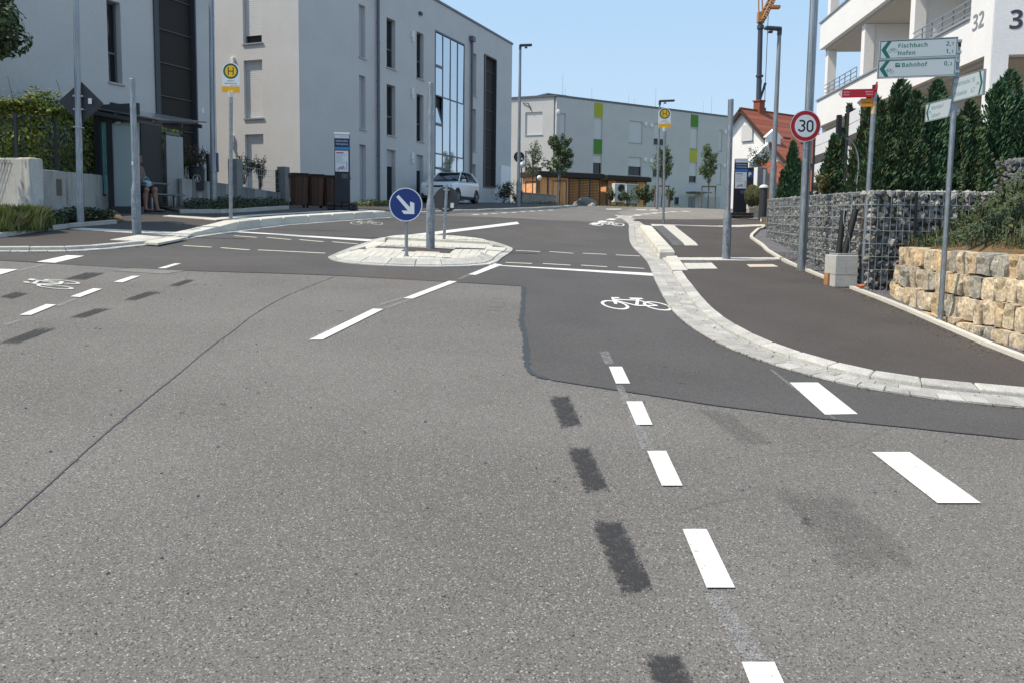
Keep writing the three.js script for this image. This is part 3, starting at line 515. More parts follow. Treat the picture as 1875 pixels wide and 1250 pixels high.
// ---- refuge island
{
  const o = structure('traffic_island', 'pale kerbed refuge in the middle of the junction');
  const outer = gs([[600, 473], [614, 480], [667, 486.5], [754, 490.5], [830, 490.5], [896, 486.5], [920, 473.5], [939, 457], [924, 451], [900, 443.6], [860, 439], [817, 436], [754, 434.6], [700, 437], [667, 447], [630, 460]]);
  const ring = new Path([...outer, outer[0]]);
  const cx = outer.reduce((s, p) => s + p[0], 0) / outer.length, cy = outer.reduce((s, p) => s + p[1], 0) / outer.length;
  const inn = (q, w) => { const dx = cx - q[0], dy = cy - q[1], l = Math.hypot(dx, dy), f = w / l * (1 + 0.15 * Math.abs(dx) / l); return [q[0] + dx * f, q[1] + dy * f]; };
  const r = rng(95), N = 30;
  part('mortar_bed', slab(Array.from({ length: 60 }, (_, i) => ring.p(ring.L * i / 60)), -0.02, 0.014), M.concrete, o);
  for (let i = 0; i < N; i++) {
    const a = ring.L * i / N + 0.005, b = ring.L * (i + 1) / N - 0.005, m = ring.p((a + b) / 2);
    const [mx, md] = m, low = (md > 14.4 && md < 16.6);
    const q = [ring.p(a), ring.p(b)];
    part('gutter_stone', stone([q[0], q[1], inn(q[1], 0.12), inn(q[0], 0.12)], -0.02, 0.026, 0.004), pick(M.kerb, r), o);
    const h = low ? 0.06 : 0.1;
    part('sloping_kerb_stone', stone([inn(q[0], 0.13), inn(q[1], 0.13), inn(q[1], 0.42), inn(q[0], 0.42)], -0.02, [0.04, 0.04, h, h], 0.008), low ? M.pale[0] : pick(M.kerb, r), o);
  }
  const core = Array.from({ length: 60 }, (_, i) => inn(ring.p(ring.L * i / 60), 0.42));
  part('paved_base', slab(core, -0.02, 0.052), M.pale[1], o);
  const nearPart = clip(core, 0, -1, 14.35), farPart = clip(core, 0, 1, -16.7);
  // setts on the two raised ends
  const setts = (poly, h, seed) => {
    part('paved_base', slab(poly, 0.0, h - 0.007), M.pale[1], o);
    const rr = rng(seed), x0 = Math.min(...poly.map((p) => p[0])), x1 = Math.max(...poly.map((p) => p[0])), d0 = Math.min(...poly.map((p) => p[1])), d1 = Math.max(...poly.map((p) => p[1]));
    for (let x = x0; x < x1; x += 0.128) for (let d = d0; d < d1; d += 0.128) {
      const q = [[x, d], [x + 0.12, d], [x + 0.12, d + 0.12], [x, d + 0.12]];
      const inside = (p) => { let c = false; for (let i = 0, j = poly.length - 1; i < poly.length; j = i++) if ((poly[i][1] > p[1]) !== (poly[j][1] > p[1]) && p[0] < (poly[j][0] - poly[i][0]) * (p[1] - poly[i][1]) / (poly[j][1] - poly[i][1]) + poly[i][0]) c = !c; return c; };
      if (q.every(inside)) part('sett', stone(q.map((p) => [p[0] + (rr() - 0.5) * 0.008, p[1] + (rr() - 0.5) * 0.008]), 0.0, h + (rr() - 0.5) * 0.006, 0.006), pick(M.pale, rr), o);
    }
  };
  setts(nearPart, 0.095, 96); setts(farPart, 0.11, 97);
  // low crossing level: dark square with the column, guide fields and grey bars
  part('asphalt_surface', slab(gs([[727, 467.5], [745, 452], [832, 455.5], [818, 468]], 0.06), 0.0, 0.0585), M.walk, o);
  part('cover_plate', stone(gs([[750, 464.6], [763, 460], [806, 462], [797, 467]], 0.06), 0.03, 0.064, 0.003), std({ map: T.pale, color: rgb(0.82, 0.7, 0.62), roughness: 0.9 }), o);
  slabs(gs([[653, 466], [725, 467], [741, 456.5], [684, 454.5]], 0.06), 4, 3, 0.02, 0.066, o, 'tactile_slab', studded, 98);
  slabs(gs([[822, 468], [884, 470], [894, 458], [834, 456.5]], 0.06), 4, 3, 0.02, 0.066, o, 'tactile_slab', ribbed, 99);
  slabs(gs([[686, 453.6], [738, 456], [742, 453], [692, 450.6]], 0.06), 3, 1, 0.02, 0.066, o, 'paving_slab', M.greyslab, 100);
  slabs(gs([[832, 455.6], [886, 458], [888, 454.6], [836, 452.4]], 0.06), 3, 1, 0.02, 0.066, o, 'paving_slab', M.greyslab, 101);
  slabs(gs([[704, 449.5], [888, 455.6], [890, 452], [708, 446.4]], 0.06), 12, 1, 0.02, 0.068, o, 'tactile_slab', ribbed, 102);
}

// ---- green beds and aprons
raised = true;
{
  const bed = structure('planting_bed', 'soil bed along the left wall');
  part('soil', slab([...gs([[-120, 452], [0, 431], [120, 414], [200, 408], [226, 405]], 0.08), [-9.4, 19], [-10.4, 19.4], [-24, 17], [-24, 13.5]], 0, 0.09), M.soil, bed);
  const e = new Path(gs([[-120, 453], [0, 432], [120, 415], [200, 408.6], [228, 405]], 0.08)); const ed = structure('edging', 'pale edging strip before the left bed');
  course(e, -0.04, 0.05, 1, 0, e.L, -0.03, 0.13, ed, 'edging_stone', M.kerb, 111, 0.006, 0.008);
  const bed2 = structure('planting_bed', 'soil bed before the panelled garden wall'); const q = [...gs([[328, 386.5], [420, 386.4], [535, 378.5]], 0.1), [-7.6, 27.4], [-9.4, 25], [-9.9, 21.8]];
  part('soil', slab(q, 0, 0.1), M.soil, bed2);
  const e2 = new Path(gs([[328, 387.4], [420, 387.2], [540, 379]], 0.1), false); const ed2 = structure('edging', 'pale edging strip before the garden wall bed'); course(e2, -0.04, 0.05, 1, 0, e2.L, -0.03, 0.15, ed2, 'edging_stone', M.kerb, 112);
  raised = false;
  const lawn = structure('verge', 'grass verge at the far bend'); part('turf', slab([[1.8, 57.5], [9, 52.8], [14, 55.3], [28, 55], [30, 80], [0, 80], [-2, 66]], 0, 0.07), M.grass, lawn);
  const apron = structure('forecourt', 'paved forecourt by the long facade'); part('asphalt_surface', slab([[-4.9, 25.2], [-2.6, 27.4], [-0.7, 30.6], [1.3, 34.6], [2.9, 40], [1.5, 48], [-0.5, 48.5], [-7.6, 28]], 0, 0.062), M.walk, apron);
}
// ================================================================ BUILDINGS
raised = false;
const turnOf = (az) => Math.atan2(Math.cos(az * R), Math.sin(az * R));     // local +x runs along a facade of this bearing
// wall with real openings; outer face at z = 0, thickness behind it
function wallGeo(x0, x1, y0, y1, t, holes, mx) {
  const s = new THREE.Shape([new THREE.Vector2(x0, y0), new THREE.Vector2(x1, y0), new THREE.Vector2(x1, y1), new THREE.Vector2(x0, y1)]);
  for (const [a, b, c, d] of holes) s.holes.push(new THREE.Path([new THREE.Vector2(a, c), new THREE.Vector2(a, d), new THREE.Vector2(b, d), new THREE.Vector2(b, c)]));
  const gm = metric(new THREE.ExtrudeGeometry(s, { depth: t, bevelEnabled: false }).translate(0, 0, -t));
  return mx ? gm.applyMatrix4(mx) : gm;
}
function ringGeo(x0, x1, y0, y1, w, d, z) {
  return join([bb(x0, x0 + w, y0, y1, z - d, z), bb(x1 - w, x1, y0, y1, z - d, z), bb(x0 + w, x1 - w, y0, y0 + w, z - d, z), bb(x0 + w, x1 - w, y1 - w, y1, z - d, z)]);
}
const tf = (gm, mx) => mx ? gm.applyMatrix4(mx) : gm;
function win(B, [x0, x1, y0, y1], o = {}) {
  const { D = 0.2, w = 0.06, shut = 0, mull = [], rail = [], sill = true, mx, name = 'window', shutMat = M.shutter, slats = false, paneMat = M.glass, frameMat = M.frame, apron = 0 } = o;
  const bars = [ringGeo(x0, x1, y0, y1, w, 0.07, -D + 0.04), ...mull.map((x) => bb(x - w / 2, x + w / 2, y0 + w, y1 - w, -D - 0.03, -D + 0.04)), ...rail.map((y) => bb(x0 + w, x1 - w, y - w / 2, y + w / 2, -D - 0.031, -D + 0.041))];
  const f = part(name, tf(join(bars), mx), frameMat, B);
  part('pane', tf(bb(x0 + w, x1 - w, y0 + w, y1 - w, -D - 0.015, -D), mx), paneMat, f);
  if (sill) part('sill', tf(bb(x0 - 0.03, x1 + 0.06, y0 - 0.035, y0 + 0.005, -D + 0.04, 0.055), mx), M.sill, f);
  if (shut) {
    const yb = y1 - (y1 - y0) * shut;
    if (slats) { const l = []; for (let y = yb; y < y1 - 0.01; y += 0.075) l.push(bb(x0 + 0.01, x1 - 0.01, y, Math.min(y1, y + 0.066), -D + 0.045, -D + 0.075)); l.push(bb(x0 + 0.02, x1 - 0.02, yb, y1, -D + 0.042, -D + 0.06)); part('shutter', tf(join(l), mx), shutMat, f); }
    else { const l = [bb(x0 + 0.01, x1 - 0.01, yb, y1, -D + 0.042, -D + 0.065)]; part('shutter', tf(join(l), mx), shutMat, f); }
  }
  return f;
}
const rotY = (a, x = 0, y = 0, z = 0) => new THREE.Matrix4().makeRotationY(a).setPosition(x, y, z);
function screenPanel(B, x0, x1, y0, y1, pitch, topY) { // dark cassettes in a deep frame
  const f = part('screen_frame', join([bb(x0, x0 + 0.16, y0, y1, -0.25, 0.05), bb(x1 - 0.05, x1, y0, y1, -0.25, 0.05), bb(x0 + 0.16, x1 - 0.05, y0, y0 + 0.07, -0.25, 0.052), bb(x0 + 0.16, x1 - 0.05, y1 - 0.07, y1, -0.25, 0.052)]), M.anthra, B);
  const back = bb(x0 + 0.16, x1 - 0.05, y0 + 0.07, y1 - 0.07, -0.25, -0.2); part('backing', back, M.black, f);
  for (let y = y0 + 0.07; y < y1 - 0.08; y += pitch) {
    const t = Math.min(y + pitch - 0.03, y1 - 0.08);
    part('panel', bb(x0 + 0.18, x1 - 0.07, y + 0.01, t, -0.19, -0.13), M.brownPanel, f);
    part('ledge', bb(x0 + 0.17, x1 - 0.06, t, t + 0.02, -0.19, -0.09), M.frame, f);
  }
}
const fixture = (B, x, y, mx) => { const l = part('wall_lamp', tf(join([rbox(0.13, 0.3, 0.1, 0.02, x, y, 0.05), rbox(0.09, 0.14, 0.13, 0.02, x, y - 0.24, 0.065)]), mx), M.white, B); return l; };
const dome = (B, x, y, mx) => part('wall_lamp', tf(new THREE.SphereGeometry(0.2, 10, 8).scale(0.8, 1.1, 0.5).translate(x, y, 0.05), mx), M.white, B);

// ---- long apartment block with the glazed stair
{
  const yB = 2.2, B = thing('apartment_block', 'long pale grey block with tall glazed stairwell and sunlit gable', 'building', [-7.5, yB, -28.3], turnOf(22));
  const Y = (y) => y - yB, q = (a, b, c, d) => [a, b, Y(c), Y(d)];
  const ws = [];
  for (const [a, b] of [[3.78, 4.24], [5.85, 6.56], [8.4, 9.05]]) for (const [c, d] of [[8.22, 10.24], [5.45, 7.54], [2.55, 4.86]]) ws.push(q(a, b, c, d));
  for (const [c, d] of [[8.36, 10.5], [5.56, 7.7], [2.95, 4.89]]) ws.push(q(14.32, 14.74, c, d));
  const stair = q(10.14, 13.3, 2.95, 10.7), scr = q(15.7, 17.3, 3.78, 10.72);
  part('facade', wallGeo(0, 19.6, -1.2, Y(12), 0.3, [...ws, stair, scr]), M.plaster, B);
  ws.forEach((w, i) => { const low = w[2] < 0.9; win(B, w, { D: 0.21, sill: !low, shut: i === 11 || i === 0 || i === 1 || i === 2 || i > 8 ? 0.999 : low ? 0.3 : 0, shutMat: M.shutterGrey, rail: low ? [] : [w[2] + 0.8] }); });
  { // glazed stairwell
    const xs = [10.14, 10.94, 11.74, 12.52, 13.3], t1 = Y(7.75), t2 = Y(5.07), bars = [ringGeo(stair[0], stair[1], stair[2], stair[3], 0.07, 0.1, 0.02)];
    for (const x of xs.slice(1, 4)) bars.push(bb(x - 0.025, x + 0.025, stair[2] + 0.07, stair[3] - 0.07, -0.06, 0.021));
    for (const y of [t1, t2]) bars.push(bb(stair[0] + 0.09, stair[1] - 0.09, y - 0.03, y + 0.03, -0.061, 0.022));
    for (const y of [Y(9.1), Y(6.43)]) bars.push(bb(stair[0] + 0.09, 10.9, y - 0.06, y + 0.06, -0.062, 0.024));
    for (const y of [Y(4.4)]) bars.push(bb(stair[0] + 0.09, 11.7, y - 0.05, y + 0.05, -0.062, 0.024));
    const f = part('stair_glazing', bars, M.frame, B);
    const r = rng(3);
    for (let i = 0; i < 4; i++) {
      const ys = i ? [stair[2] + 0.09, t2, t1, stair[3] - 0.09] : [stair[2] + 0.09, t2, Y(6.43), t1, Y(9.1), stair[3] - 0.09];
      for (let j = 0; j < ys.length - 1; j++) {
        const open = i === 0 && j === 2, gm = new THREE.BoxGeometry(xs[i + 1] - xs[i] - 0.045, ys[j + 1] - ys[j] - 0.05, 0.02).rotateX((r() - 0.5) * 0.012).rotateY((r() - 0.5) * 0.012);
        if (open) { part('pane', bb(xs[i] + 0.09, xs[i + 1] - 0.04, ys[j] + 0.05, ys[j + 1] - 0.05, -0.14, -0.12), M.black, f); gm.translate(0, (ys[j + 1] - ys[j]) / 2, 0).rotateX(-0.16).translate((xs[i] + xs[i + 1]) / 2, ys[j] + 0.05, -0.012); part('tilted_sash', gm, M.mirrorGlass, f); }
        else part('pane', gm.translate((xs[i] + xs[i + 1]) / 2, (ys[j] + ys[j + 1]) / 2, -0.012), M.mirrorGlass, f);
      }
    }
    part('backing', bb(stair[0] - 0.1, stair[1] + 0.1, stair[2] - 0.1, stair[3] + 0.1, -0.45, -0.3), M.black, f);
  }
  screenPanel(B, 15.7, 17.3, Y(3.78), Y(10.72), 1.02);
  part('meter_panel', bb(18.05, 19.5, Y(3.75), Y(5.1), 0.001, 0.05), M.plasterWhite, B);
  // gable to the left, sunlit
  const g0 = rotY(-Math.PI / 2, 0, 0, -11), gw = [];
  for (const [c, d] of [[8.08, 10.2], [5.45, 7.5], [2.6, 4.89]]) { gw.push(q(11 - 2.4, 11 - 1.58, c, d)); gw.push(q(11 - 8.2, 11 - 7.0, c, d)); }
  part('gable_wall', wallGeo(0, 11 - 0.301, -1.2, Y(12), 0.3, gw, g0), M.plaster, B);
  gw.forEach((w, i) => win(B, w, { D: 0.2, mx: g0, w: 0.05, sill: w[2] > 1, shut: i < 2 ? 0.86 : 0.98, slats: true }));
  fixture(B, 11 - 2.85, Y(7.5), g0); fixture(B, 11 - 2.95, Y(4.75), g0);
  part('rear_wall', bb(0.302, 19.6, -1.2, Y(12), -11, -10.7), M.plaster, B);
  part('end_wall', bb(19.3, 19.598, -1.2, Y(12), -10.698, -0.302), M.plaster, B);
  part('roof', bb(0.32, 19.3, Y(11.5), Y(11.8), -10.69, -0.31), M.gravel, B);
  part('coping', [bb(-0.04, 19.64, Y(12) + 0.002, Y(12.1), -0.34, 0.05), bb(-0.04, 19.64, Y(12) + 0.002, Y(12.1), -11.04, -10.66), bb(-0.05, 0.34, Y(12) + 0.003, Y(12.101), -10.66, -0.34), bb(19.26, 19.65, Y(12) + 0.003, Y(12.101), -10.66, -0.34)], M.frame, B);
  for (const [x, y] of [[5.05, 12], [14.0, 11.05]]) {
    const p = part('downpipe', [cyl(0.06, 0.06, y - 2.4, x, Y(2.4), 0.1), ...[4, 6.5, 9].map((h) => cyl(0.072, 0.072, 0.05, x, Y(h), 0.1)), ...[4.5, 7.5, 9.8].map((h) => bb(x - 0.02, x + 0.02, Y(h), Y(h) + 0.03, 0, 0.1))], M.frame, B);
    if (y < 12) part('hopper', rbox(0.34, 0.26, 0.22, 0.02, x, Y(11.1), 0.12), M.frame, p);
  }
  for (const y of [10, 7.55, 4.75]) fixture(B, 7.95, Y(y));
  part('roof_vent', [rbox(0.22, 0.14, 0.1, 0.02, 8.68, Y(11.06), 0.06)], M.anthra, B);
}
// ---- its neighbour on the left, cut by the frame
{
  const yB = 2.1, B = thing('apartment_block', 'grey shaded block at the left edge with one slim window', 'building', [-9.2 - 7.6 * Math.sin(22.8 * R), yB, -(25 - 7.6 * Math.cos(22.8 * R))], turnOf(22.8));
  const Y = (y) => y - yB, E = 7.6, q = (a, b, c, d) => [E + a, E + b, Y(c), Y(d)];
  const ws = [q(-3.87, -3.44, 5.37, 7.5), q(-3.87, -3.44, 2.7, 4.85), q(-3.87, -3.44, 8.2, 10.2)], scr = q(-2.35, -0.8, 3.4, 10.3);
  part('facade', wallGeo(0, E, -1.5, Y(11.2), 0.3, [...ws, scr]), M.plaster, B);
  ws.forEach((w) => win(B, w, { D: 0.22, rail: [w[2] + 0.8] }));
  screenPanel(B, scr[0], scr[1], scr[2], scr[3], 0.93);
  part('end_wall', bb(E - 0.3, E - 0.001, -1.5, Y(11.2), -11, -0.302), M.plaster, B);
  part('rear_wall', bb(0, E - 0.302, -1.5, Y(11.2), -11, -10.7), M.plaster, B);
  part('end_wall', bb(0.001, 0.3, -1.5, Y(11.2), -10.698, -0.302), M.plaster, B);
  part('roof', bb(0.3, E - 0.3, Y(10.8), Y(11), -10.7, -0.3), M.gravel, B);
  part('coping', [bb(-0.04, E + 0.04, Y(11.2) + 0.002, Y(11.3), -0.34, 0.05), bb(E - 0.34, E + 0.05, Y(11.2) + 0.003, Y(11.301), -11, -0.34)], M.frame, B);
  part('house_plate', bb(E - 0.62, E - 0.52, Y(5), Y(5.14), 0.001, 0.02), M.white, B); part('intercom', bb(E - 0.16, E - 0.12, Y(4.85), Y(5.1), 0.001, 0.03), M.anthra, B);
}
// ---- far block with coloured panels
{
  const yB = 3.3, B = thing('apartment_block', 'flat roofed grey block with green and yellow panels closing the street', 'building', [3.4, yB, -65], 0);
  const Y = (y) => y - yB, mf = rotY(turnOf(57)), az2 = -66, mg = rotY(Math.atan2(Math.cos(az2 * R), Math.sin(az2 * R)) + Math.PI, 9 * Math.sin(az2 * R), 0, -9 * Math.cos(az2 * R));
  const q = (a, b, c, d) => [a, b, Y(c), Y(d)], fac = [
    [q(0.4, 0.9, 9.06, 10.84), 1], [q(3.84, 4.75, 9.04, 10.8), 1], [q(3.84, 4.75, 6.18, 7.74), 0.42], [q(7.7, 9.22, 9, 10.84), 1], [q(7.7, 9.2, 6.2, 7.78), 0.5],
    [q(10.54, 12.04, 8.99, 10.84), 0.7], [q(10.54, 12.04, 6.2, 7.78), 0.6], [q(14.98, 15.92, 8.94, 10.82), 0.98], [q(14.98, 15.92, 5.9, 7.74), 0.68], [q(18.65, 19.16, 8.97, 10.86), 1], [q(18.62, 19.14, 5.89, 7.74), 1], [q(0.4, 0.9, 6.2, 7.8), 1]];
  const col = [[q(3.84, 4.75, 10.86, 12), [0.36, 0.4, 0.02]], [q(3.84, 4.75, 7.8, 9), [0.07, 0.22, 0.02]], [q(14.98, 15.92, 10.88, 11.98), [0.07, 0.22, 0.02]], [q(14.98, 15.92, 7.8, 8.9), [0.45, 0.45, 0.04]]];
  const door = q(14.95, 15.85, 3.35, 4.62), low = q(13.25, 13.85, 3.85, 4.5);
  part('facade', wallGeo(0, 20, -1.5, Y(12.1), 0.3, [...fac.map((f) => f[0]), door, low], mf), M.plaster, B);
  for (const [w, s] of fac) win(B, w, { D: 0.16, shut: s, mx: mf, mull: w[1] - w[0] > 1.2 ? [(w[0] + w[1]) / 2] : [], shutMat: M.shutter });
  for (const [w, c] of col) part('coloured_panel', tf(bb(w[0], w[1], w[2], w[3], 0.001, 0.02), mf), std({ color: rgb(...c), roughness: 0.6 }), B);
  win(B, door, { D: 0.2, mx: mf, name: 'door', sill: false }); win(B, low, { D: 0.15, mx: mf });
  part('canopy', tf(bb(14.7, 16.9, Y(4.95), Y(5.03), 0.0, 1.1), mf), M.frame, B);
  for (const [a, b, t] of [[12.9, 14.85, 4.7], [16, 18.2, 4.6]]) { const l = [bb(a, b, Y(t), Y(t) + 0.05, 0.88, 0.95)]; for (let x = a; x < b; x += 0.13) l.push(bb(x, x + 0.03, Y(3.3), Y(t) + 0.02, 0.9, 0.93)); part('railing', tf(join(l), mf), M.steel, B); }
  dome(B, 9.55, Y(10.65), mf); dome(B, 10.2, Y(10.6), mf); dome(B, 9.6, Y(7.6), mf); dome(B, 10.25, Y(7.55), mf); dome(B, 19.5, Y(10.7), mf); dome(B, 19.5, Y(7.6), mf); dome(B, 0.15, Y(10.9), mf);
  const gw = [[q(9 - 2.72, 9 - 1.22, 9.13, 10.98), 1], [q(9 - 2.72, 9 - 1.22, 6.2, 7.87), 0.8], [q(9 - 6.4, 9 - 4.4, 9.13, 10.98), 1], [q(9 - 6.4, 9 - 4.4, 6.2, 7.87), 1]];
  part('gable_wall', wallGeo(0, 8.75, -1.5, Y(12.1), 0.3, gw.map((w) => w[0]), mg), M.plaster, B);
  for (const [w, s] of gw) win(B, w, { D: 0.16, shut: s, mx: mg });
  part('gutter_spout', tf(join([bar(V(9 - 2.95, Y(11.75), 0.05), V(9 - 2.45, Y(11.7), 0.15), 0.04), bar(V(9 - 2.45, Y(11.7), 0.12), V(9 - 2.2, Y(11.1), 0.05), 0.04)]), mg), M.frame, B);
  // roof plate following the uneven plan
  const c = [[0, 0], [20 * Math.sin(57 * R), 20 * Math.cos(57 * R)], [20 * Math.sin(57 * R) - 7, 20 * Math.cos(57 * R) + 9], [9 * Math.sin(az2 * R), 9 * Math.cos(az2 * R)]];
  const sh = (k) => new THREE.Shape(c.map(([x, d]) => { const cx = 5.5, cd = 7; return new THREE.Vector2(cx + (x - cx) * k, cd + (d - cd) * k); }));
  part('roof', metric(new THREE.ExtrudeGeometry(sh(1.012), { depth: 0.16, bevelEnabled: false }).rotateX(-Math.PI / 2).translate(0, Y(12.1) + 0.002, 0)), M.frame, B);
  part('rear_wall', metric(new THREE.ExtrudeGeometry(sh(0.93), { depth: Y(12.1), bevelEnabled: false }).rotateX(-Math.PI / 2)), M.plaster, B);
  part('skylight', tf(rbox(2.2, 0.45, 1.6, 0.1, 1.4, Y(12.45), -2.6), mf), M.anthra, B);
  { const r = rng(77), l = []; for (let i = 0; i < 60; i++) { const x = 0.3 + r() * 18.5, z = -0.5 - r() * 1.2, h = r() < 0.15 ? 0.7 + r() * 0.6 : 0.1 + r() * 0.28; l.push(bar(V(x, Y(12.2), z), V(x + (r() - 0.5) * 0.15, Y(12.2) + h, z), 0.012, 0.006, 4)); } const m = part('roof_greenery', tf(join(l), mf), std({ color: rgb(0.16, 0.15, 0.07), roughness: 1 }), B); m.userData.kind = 'stuff'; }
  part('lightning_rod', [1.0, 11.2, 18.2].map((x) => tf(bar(V(x, Y(12.2), -0.6), V(x, Y(14.1), -0.6), 0.015, 0.01, 6), mf)), M.steel, B);
}
// ---- white balcony house on the right
{
  const yB = 1.9, B = thing('balcony_house', 'white house with stacked balconies and number 32 at the right', 'building', [10.46, yB, -17.9], turnOf(5));
  const Y = (y) => y - yB; // outer balcony face at z = 0, house lies towards +z
  const top = 12.2, mw = M.plasterWhite;
  for (const [n, a, b] of [['balcony_parapet', 5.62, 6.62], ['balcony_parapet', 8.55, 9.52], ['balcony_parapet', 11.45, 12.4]]) {
    part(n, [bb(0.301, 13.3, Y(a), Y(b), 0, 0.18), bb(13.1, 13.3, Y(a), Y(b), 0.18, 2.2)], mw, B);
    part('coping', bb(b < 7 ? 1.1 : 0.3, 13.34, Y(b) + 0.002, Y(b) + 0.05, -0.05, 0.21), M.sill, B);
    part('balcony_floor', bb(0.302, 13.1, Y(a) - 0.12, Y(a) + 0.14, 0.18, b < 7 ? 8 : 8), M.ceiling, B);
  }
  for (const [x, y0, y1] of [[5.0, 6.76, 8.42], [9.0, 6.76, 8.42], [12.95, 6.76, 8.42], [5.0, 9.69, 11.32], [9.0, 9.69, 11.32], [12.95, 9.69, 11.32], [5.0, 0, 5.5], [9.0, 0, 5.5], [12.95, 0, 5.5]]) part('column', bb(x - 0.16, x + 0.16, y0 ? Y(y0) : 0, Y(y1), 0.19, 0.5), mw, B);
  part('end_wall', bb(0.302, 1.1, Y(6.62) + 0.003, Y(8.42), 0.0, 0.18), mw, B);
  part('house_wall', [bb(0.8, 9.6, Y(5.77), Y(8.42), 2.1, 8), bb(0.8, 9.6, Y(8.7), Y(11.32), 2.1, 8), bb(2.6, 9.6, 0, Y(5.49), 2.1, 8)], mw, B);
  for (const x of [5.0, 9.0]) part('dividing_wall', [bb(x - 0.1, x + 0.2, Y(5.77), Y(8.42), 0.51, 2.09), bb(x - 0.1, x + 0.2, Y(8.7), Y(11.32), 0.51, 2.09), bb(x - 0.1, x + 0.2, 0, Y(5.49), 0.51, 2.09)], mw, B);
  // front with the number, turned slightly away from the sun
  const mf = rotY(-(102 - 5) * R);                                   // runs right from the corner
  const fa = new THREE.Matrix4().makeRotationY(turnOf(102) - turnOf(5));
  part('front_wall', wallGeo(0, 7.5, -0.5, Y(top), 0.3, [[0.34, 5.2, 0.6, Y(5.57)]], fa), mw, B);
  part('corner_pier', bb(0.012, 0.3, -0.5, Y(top), -0.012, 0.3), mw, B);
  // house numbers
  const { FontLoader } = await import('three/addons/loaders/FontLoader.js');
  const font = await new FontLoader().loadAsync('fonts/droid/droid_sans_bold.typeface.json');
  const { TextGeometry } = await import('three/addons/geometries/TextGeometry.js');
  const num = (size) => { const t = new TextGeometry('32', { font, size, depth: 0.006, curveSegments: 5 }); return t; };
  part('house_number', num(0.4).scale(0.95, 1, 1).translate(0.3, Y(6.12), 0.002).applyMatrix4(fa), M.anthra, B);
  part('house_number', num(0.36).rotateY(Math.PI).translate(0.98, Y(6.3), -0.002), std({ color: rgb(0.25, 0.26, 0.28) }), B);
  // railings over the low balcony
  for (const [a, b] of [[1.12, 4.7], [9.3, 12.8]]) {
    const l = []; for (const y of [6.82, 6.98, 7.12]) l.push(bb(a, b, Y(y), Y(y) + 0.025, 0.1, 0.125)); for (let x = a; x <= b; x += 0.6) l.push(bb(x, x + 0.03, Y(6.66), Y(7.14), 0.126, 0.15)); part('railing', l, M.steel, B);
  }
  part('roof', bb(-0.2, 13.6, Y(12.6), Y(12.8), -0.3, 8.4), M.sill, B);
}
// ---- house with the tiled roof, far right
{
  const Bx = 23.7, Bd = 85, yB = 3.5, az = 55, B = thing('tiled_house', 'white gabled house with red tiled roof behind the far lamp', 'building', [Bx, yB, -Bd], turnOf(az));
  const Y = (y) => y - yB, L = 11, hw = 5.9, ry = Y(14.3), ey = Y(8.45);           // gable at x = 0; ridge along +x, roof slope to +z
  const gs2 = new THREE.Shape([new THREE.Vector2(-hw + 0.5, -2), new THREE.Vector2(hw - 0.5, -2), new THREE.Vector2(hw - 0.5, ey + 0.4), new THREE.Vector2(0, ry - 0.12), new THREE.Vector2(-hw + 0.5, ey + 0.4)]);
  part('gable_wall', metric(new THREE.ExtrudeGeometry(gs2, { depth: L - 1, bevelEnabled: false })).rotateY(Math.PI / 2).translate(0.5, 0, 0), M.plasterWhite, B);
  const tile = [1, 0.86, 1.12].map((k) => std({ color: rgb(0.3 * k, 0.085 * k, 0.045 * k), roughness: 0.85 })), r = rng(8);
  const slope = Math.hypot(hw, ry - ey), n = 20, ang = Math.atan2(ry - ey, hw);
  const roof = part('roof', [bb(0, L, -0.22, -0.06, 0, slope).rotateX(ang).translate(0, ry, 0), bb(0, L, -0.22, -0.06, -slope, 0).rotateX(-ang).translate(0, ry, 0)], M.frame, B);
  for (let i = 0; i < n; i++) part('tile_course', box(L, 0.05, slope / n + 0.04, L / 2, 0.02, (i + 0.5) * slope / n).rotateX(ang + 0.0).translate(0, ry + 0.0, 0).translate(0, 0.02 * (i % 2), 0), pick(tile, r), roof);
  part('ridge', bb(-0.05, L, ry - 0.02, ry + 0.12, -0.14, 0.14), tile[1], B);
  part('bargeboard', [bb(-0.08, -0.005, -0.3, 0.06, 0, slope).rotateX(ang).translate(0, ry, 0), bb(-0.08, -0.005, -0.3, 0.06, -slope, 0).rotateX(-ang).translate(0, ry, 0)], std({ color: rgb(0.06, 0.03, 0.02) }), B);
  part('purlin', [rbox(0.6, 0.25, 0.25, 0.02, 0.3, ry - 3.8, 3.3)], std({ color: rgb(0.03, 0.018, 0.014) }), B);
  part('chimney', [bb(2.6, 3.4, ry - 0.5, ry + 1.0, -0.4, 0.4), bb(2.5, 3.5, ry + 1.0, ry + 1.12, -0.5, 0.5)], tile[1], B);
  win(B, [-0.9, 0.5, ry - 3.4, ry - 1.7], { D: -0.12, mx: rotY(-Math.PI / 2, 0.5, 0, 0.9), frameMat: M.white, shut: 1, sill: true });
  part('snow_guard', [bb(3, 4.2, 0.06, 0.16, 4.4, 4.46).rotateX(ang).translate(0, ry, 0), bb(5.4, 6.6, 0.06, 0.16, 5, 5.06).rotateX(ang).translate(0, ry, 0)], M.anthra, B);
}
